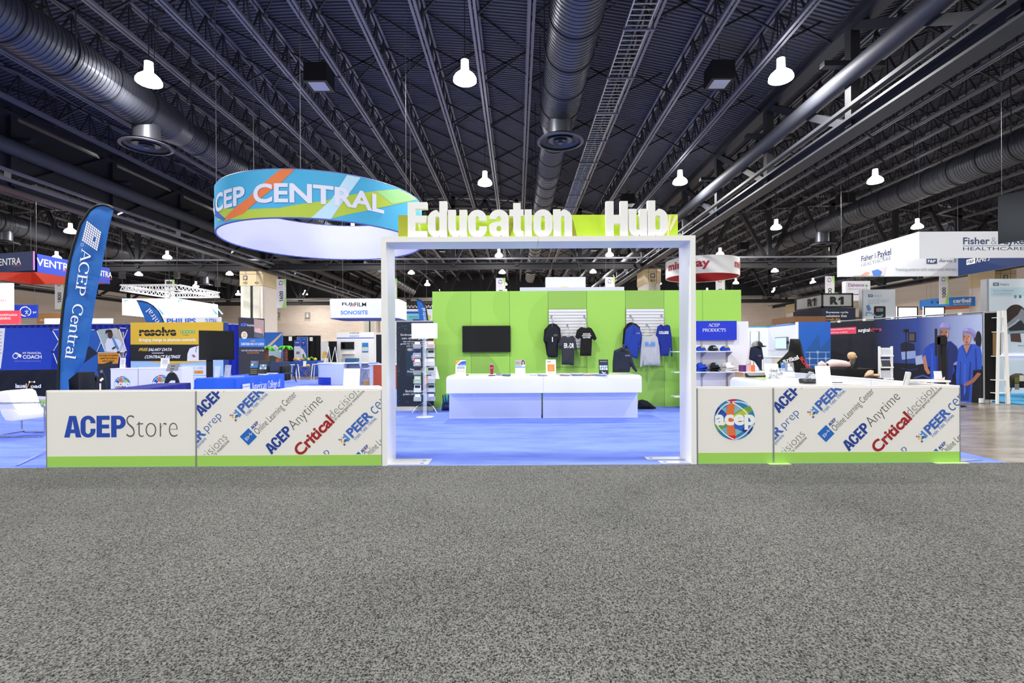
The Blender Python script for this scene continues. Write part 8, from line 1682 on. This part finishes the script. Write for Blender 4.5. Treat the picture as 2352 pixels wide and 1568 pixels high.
placard(864, 768, 884, 811, 21.5, 'dark monitor with blue strip behind the left arch post', M('#15161a', rough=.3), name='monitor_stand', cat='monitor', floor=True, dep=.08); f = Fr((0, 21.5, 0)); 
# clothed tables, chairs, stools
BT = M('#1c4fb8', rough=.8, var=.08); TB_ = 32.0
cloth_table('clothed_table', 'blue clothed table left of the bamboo stools', P(608, 840, TB_).x, P(674, 840, TB_).x, TB_ + .2, TB_ + 1.0, .86, BT, 1, cat='table'); cloth_table('clothed_table', 'blue clothed table with yellow toys behind the bamboo stools', P(681, 840, TB_).x, P(738, 840, TB_).x, TB_ - .5, TB_ + .4, .93, BT, 2); cloth_table('clothed_table', 'small black clothed table behind the dark chairs', P(618, 860, 26.5).x, P(655, 860, 26.5).x, 26.2, 27.0, .75, M('#101015', rough=.9), 3)
for k, (px, c_, lab) in enumerate(((680.5, '#d98f5a', 'orange toy'), (687, '#f0cf3a', 'yellow toy'), (699, '#d98f5a', 'second orange toy'), (712, '#f0cf3a', 'yellow toy with green top'), (727, '#f0cf3a', 'yellow fruit toy'))):
    x = P(px, 829, TB_).x; z = .931; t = thing('inflatable_toy', lab + ' lying on the blue table, number ' + 'one two three four five'.split()[k] + ' from the palm', 'toy', (x, TB_ - .2, z), 'toys on the blue table'); MB().lathe((x, TB_ - .2, z), [(.03, .0), (.09, .04), (.11, .1), (.07, .17), (.02, .2)], 12).build('body', M(c_, rough=.4), t, smooth=True)
    if k in (3, 4): MB().tube([(x - .1, TB_ - .2, z + .12), (x - .25, TB_ - .2, z + .22), (x - .38, TB_ - .2, z + .18)], [.05, .07, .02], n=8).build('leaf_top', M('#4fae3c'), t, smooth=True)
CHN = M('#333f5c', rough=.8, var=.06); BF_ = M('#17181c', rough=.4)
def bchair(px, Y, yaw, label):
    x = P(px, 860, Y).x; t = thing('banquet_chair', label, 'chair', (x, Y, 0), 'dark banquet chairs'); c, s = math.cos(yaw), math.sin(yaw); W_ = lambda a, b, z: Vector((x + a * c - b * s, Y + a * s + b * c, z)); f = Fr(W_(0, .22, .46), (c, s, 0), (-s * .12, c * .12, 1))
    MB().prism(f, [(-.21, .06), (.21, .06), (.22, .4)] + circ(0, .42, .22, .13, 0, 180, 10), -.05, 0).build('backrest', CHN, t); MB().add([W_(a, b, z) for z in (.42, .48) for a, b in ((-.22, -.22), (.22, -.22), (.22, .2), (-.22, .2))], MB.BF).build('seat', CHN, t)
    for (a, b, a2, b2) in ((-.2, -.2, -.22, -.26), (.2, -.2, .22, -.26), (-.2, .2, -.22, .3), (.2, .2, .22, .3)): MB().cyl(W_(a, b, .45), W_(a2, b2, .017), .013, n=6).build('leg', BF_, t)
    for s_ in (-1, 1): MB().cyl(W_(s_ * .22, .2, .45), W_(s_ * .22, .3, 1.0), .012, n=6).build('back_frame', BF_, t)
bchair(665, 25.0, -1.1, 'dark blue banquet chair right of the blue lettered table, nearest'); bchair(657, 28.0, .5, 'grey blue banquet chair behind the nearest one'); bchair(628, 25.3, .2, 'dark blue banquet chair beside the black clothed table'); bchair(614, 28, -.2, 'grey blue banquet chair behind the dark banner')
WD = M('#a08058', rough=.5)
for (px, lab) in ((702, 'bamboo folding stool in front of the blue table'),):
    Y = 30.2; x = P(px, 850, Y).x; t = thing('bamboo_stool', lab, 'stool', (x, Y, 0)); MB().box(x - .35, Y - .2, .60, x + .35, Y + .2, .63).build('top', WD, t)
    for s_ in (-1, 1):
        for b in (-.17, .17): MB().cyl((x - s_ * .32, Y + b, .6), (x + s_ * .2, Y + b, .012), .012, n=6).build('leg', WD, t)
        MB().cyl((x + s_ * .32, Y - .17, .6), (x + s_ * .32, Y - .17, .005), .012, n=6).build('leg', WD, t)
    t, fr, W, H = easel('leaflet_sign', px - 6, 829, px + 1, 843, Y, .631, 'white card standing on the bamboo stool', 'sign', WHITE, None, .1); MB().lathe((x + .15, Y, .631), [(.05, 0), (.12, .06), (.05, .13)], 12).solo('inflatable_toy', 'yellow toy lying on the bamboo stool', 'toy', M('#f0cf3a', rough=.4), (x + .15, Y, .631), smooth=True)
for (px, Y) in ((675, 29), (727, 30)):
    x = P(px, 850, Y).x; t = thing('white_stool', 'white framed high stool ' + ('left' if px < 700 else 'right') + ' of the bamboo stool', 'stool', (x, Y, 0), 'white framed stools'); MB().box(x - .2, Y - .18, .74, x + .2, Y + .18, .78).build('seat', WHITE, t)
    for a in (-1, 1):
        for b in (-1, 1): MB().bar((x + a * .17, Y + b * .15, .74), (x + a * .24, Y + b * .2, .003), .04, .04).build('leg', WHITE, t)
# curved white counter, red counter, shell stool, distant desk
RY_ = 22.7; x0 = P(720, 860, RY_).x; x1 = P(845, 860, RY_).x; zt_ = P(760, 833.5, RY_).z; t = thing('curved_counter', 'white curved counter with blue skirt in the middle left distance', 'counter', ((x0 + x1) / 2, RY_ + .6, 0)); WM = M('#d3dcec', rough=.25, var=0)
xa = P(760, 860, RY_).x; xb = P(789, 860, RY_).x; hf = Fr((0, 0, 0), (1, 0, 0), (0, 1, 0)); prof = circ(xa, RY_ + .65, xa - x0, .65, 180, 270, 10) + [(xb, RY_), (xb, RY_ + 1.2), (x0, RY_ + 1.2)]
MB().prism(hf, prof, .003, zt_ - .04).build('body', WM, t, smooth=30); MB().prism(hf, [(a - .03 if a < xa else a, b - .03) for a, b in prof[:-3]] + [(x1, RY_ + .35), (x1, RY_ + 1.2), (x0 - .03, RY_ + 1.2)], zt_ - .04, zt_).build('top', WHITE, t); cyv = [(a - .006 if a < xa else a, b - .006) for a, b in prof[:11]]; mb = MB()
for a, b in cyv: mb.v += [Vector((a, b, .01)), Vector((a, b, .34))]
mb.f = [(2 * i, 2 * i + 2, 2 * i + 3, 2 * i + 1) for i in range(10)]; mb.build('blue_skirt', M('#1a3fc4', rough=.4), t, smooth=True)
T(Fr((x0 + .02, RY_ + .55, 0), (.5, -.86, 0)), 'OX', (0, .5, .22, .72), P_('#7f8fb0'), t, off=.09); MB().box(xb + .02, RY_ + .5, .003, x1 - .1, RY_ + 1.1, zt_ - .06).build('rear_body', M('#8f93a0', rough=.6), t)
for k, (px, lab) in enumerate(((755, 'white easel stand left on the curved counter'), (770, 'white easel stand right on the curved counter'))):
    x = P(px, 833, RY_ + .6).x; t = thing('easel_stand', lab, 'easel', (x, RY_ + .6, zt_), 'white easels on the curved counter'); zz = P(px, 791, RY_ + .6).z
    for a, b in ((-.14, -.1), (.14, -.1), (0, .25)): MB().cyl((x, RY_ + .6, zz - .1), (x + a, RY_ + .6 + b, zt_ + .012), .012, n=6).build('leg', M('#e6e7ea', rough=.3), t)
for (px0, px1, lab) in ((748, 765, 'green and white magazines on the curved counter'), (766, 778, 'pale magazines beside the easels on the curved counter'), (812, 824, 'pale papers at the right end of the curved counter')):
    a, b = P(px0, 832, RY_ + .4).x, P(px1, 832, RY_ + .4).x; MB().box(a, RY_ + .4 + (.1 if px0 > 800 else 0), zt_ + .001, b, RY_ + .6, zt_ + .03).solo('magazine_pile', lab, 'papers', M('#b9c9b0'), ((a + b) / 2, RY_ + .5, zt_), 'magazines on the curved counter')
MB().box(P(794, 826, 24.3).x, 24.2, .003, P(821, 826, 24.3).x, 24.6, P(805, 823, 23.6).z).solo('teal_bench', 'teal fabric block behind the curved counter', 'bench', M('#2a5f8c', rough=.7), (P(808, 826, 23.6).x, 23.6, 0))
stool(P(838, 850, 22.0).x, 22.0, 'white shell bar stool at the curved counter', .72, .4)
RY2 = 20.0; x0 = P(849, 870, RY2).x; xr_ = P(857.5, 870, RY2).x; x1 = P(913, 870, RY2).x; z = P(865, 835.5, RY2).z; t = thing('red_counter', 'white counter with orange red front left of the arch', 'counter', ((x0 + x1) / 2, RY2 + .4, 0)); MB().box(x0, RY2, .003, x1, RY2 + .8, z - .04).build('body', M('#d5dbea', rough=.4), t); MB().box(xr_, RY2 - .01, .003, x1 - .02, RY2, z - .05).build('red_front', M('#c8512f', rough=.5), t); MB().box(x0 - .04, RY2 - .04, z - .04, x1 + .04, RY2 + .84, z).build('top', WHITE, t)
x = P(853, 832, RY2 + .3).x; MB().box(x - .05, RY2 + .1, z + .001, x + .28, RY2 + .45, z + .05).solo('leaflet_pile', 'blue and white leaflets on the red fronted counter', 'papers', M('#8f9ad0'), (x, RY2 + .3, z)); x = P(845, 880, 21.2).x; MB().box(x - .12, 21.0, .003, x + .12, 21.3, .3).solo('cardboard_box', 'small cardboard box under the shell bar stool', 'box', M('#b98f5a', rough=.8), (x, 21.1, 0))
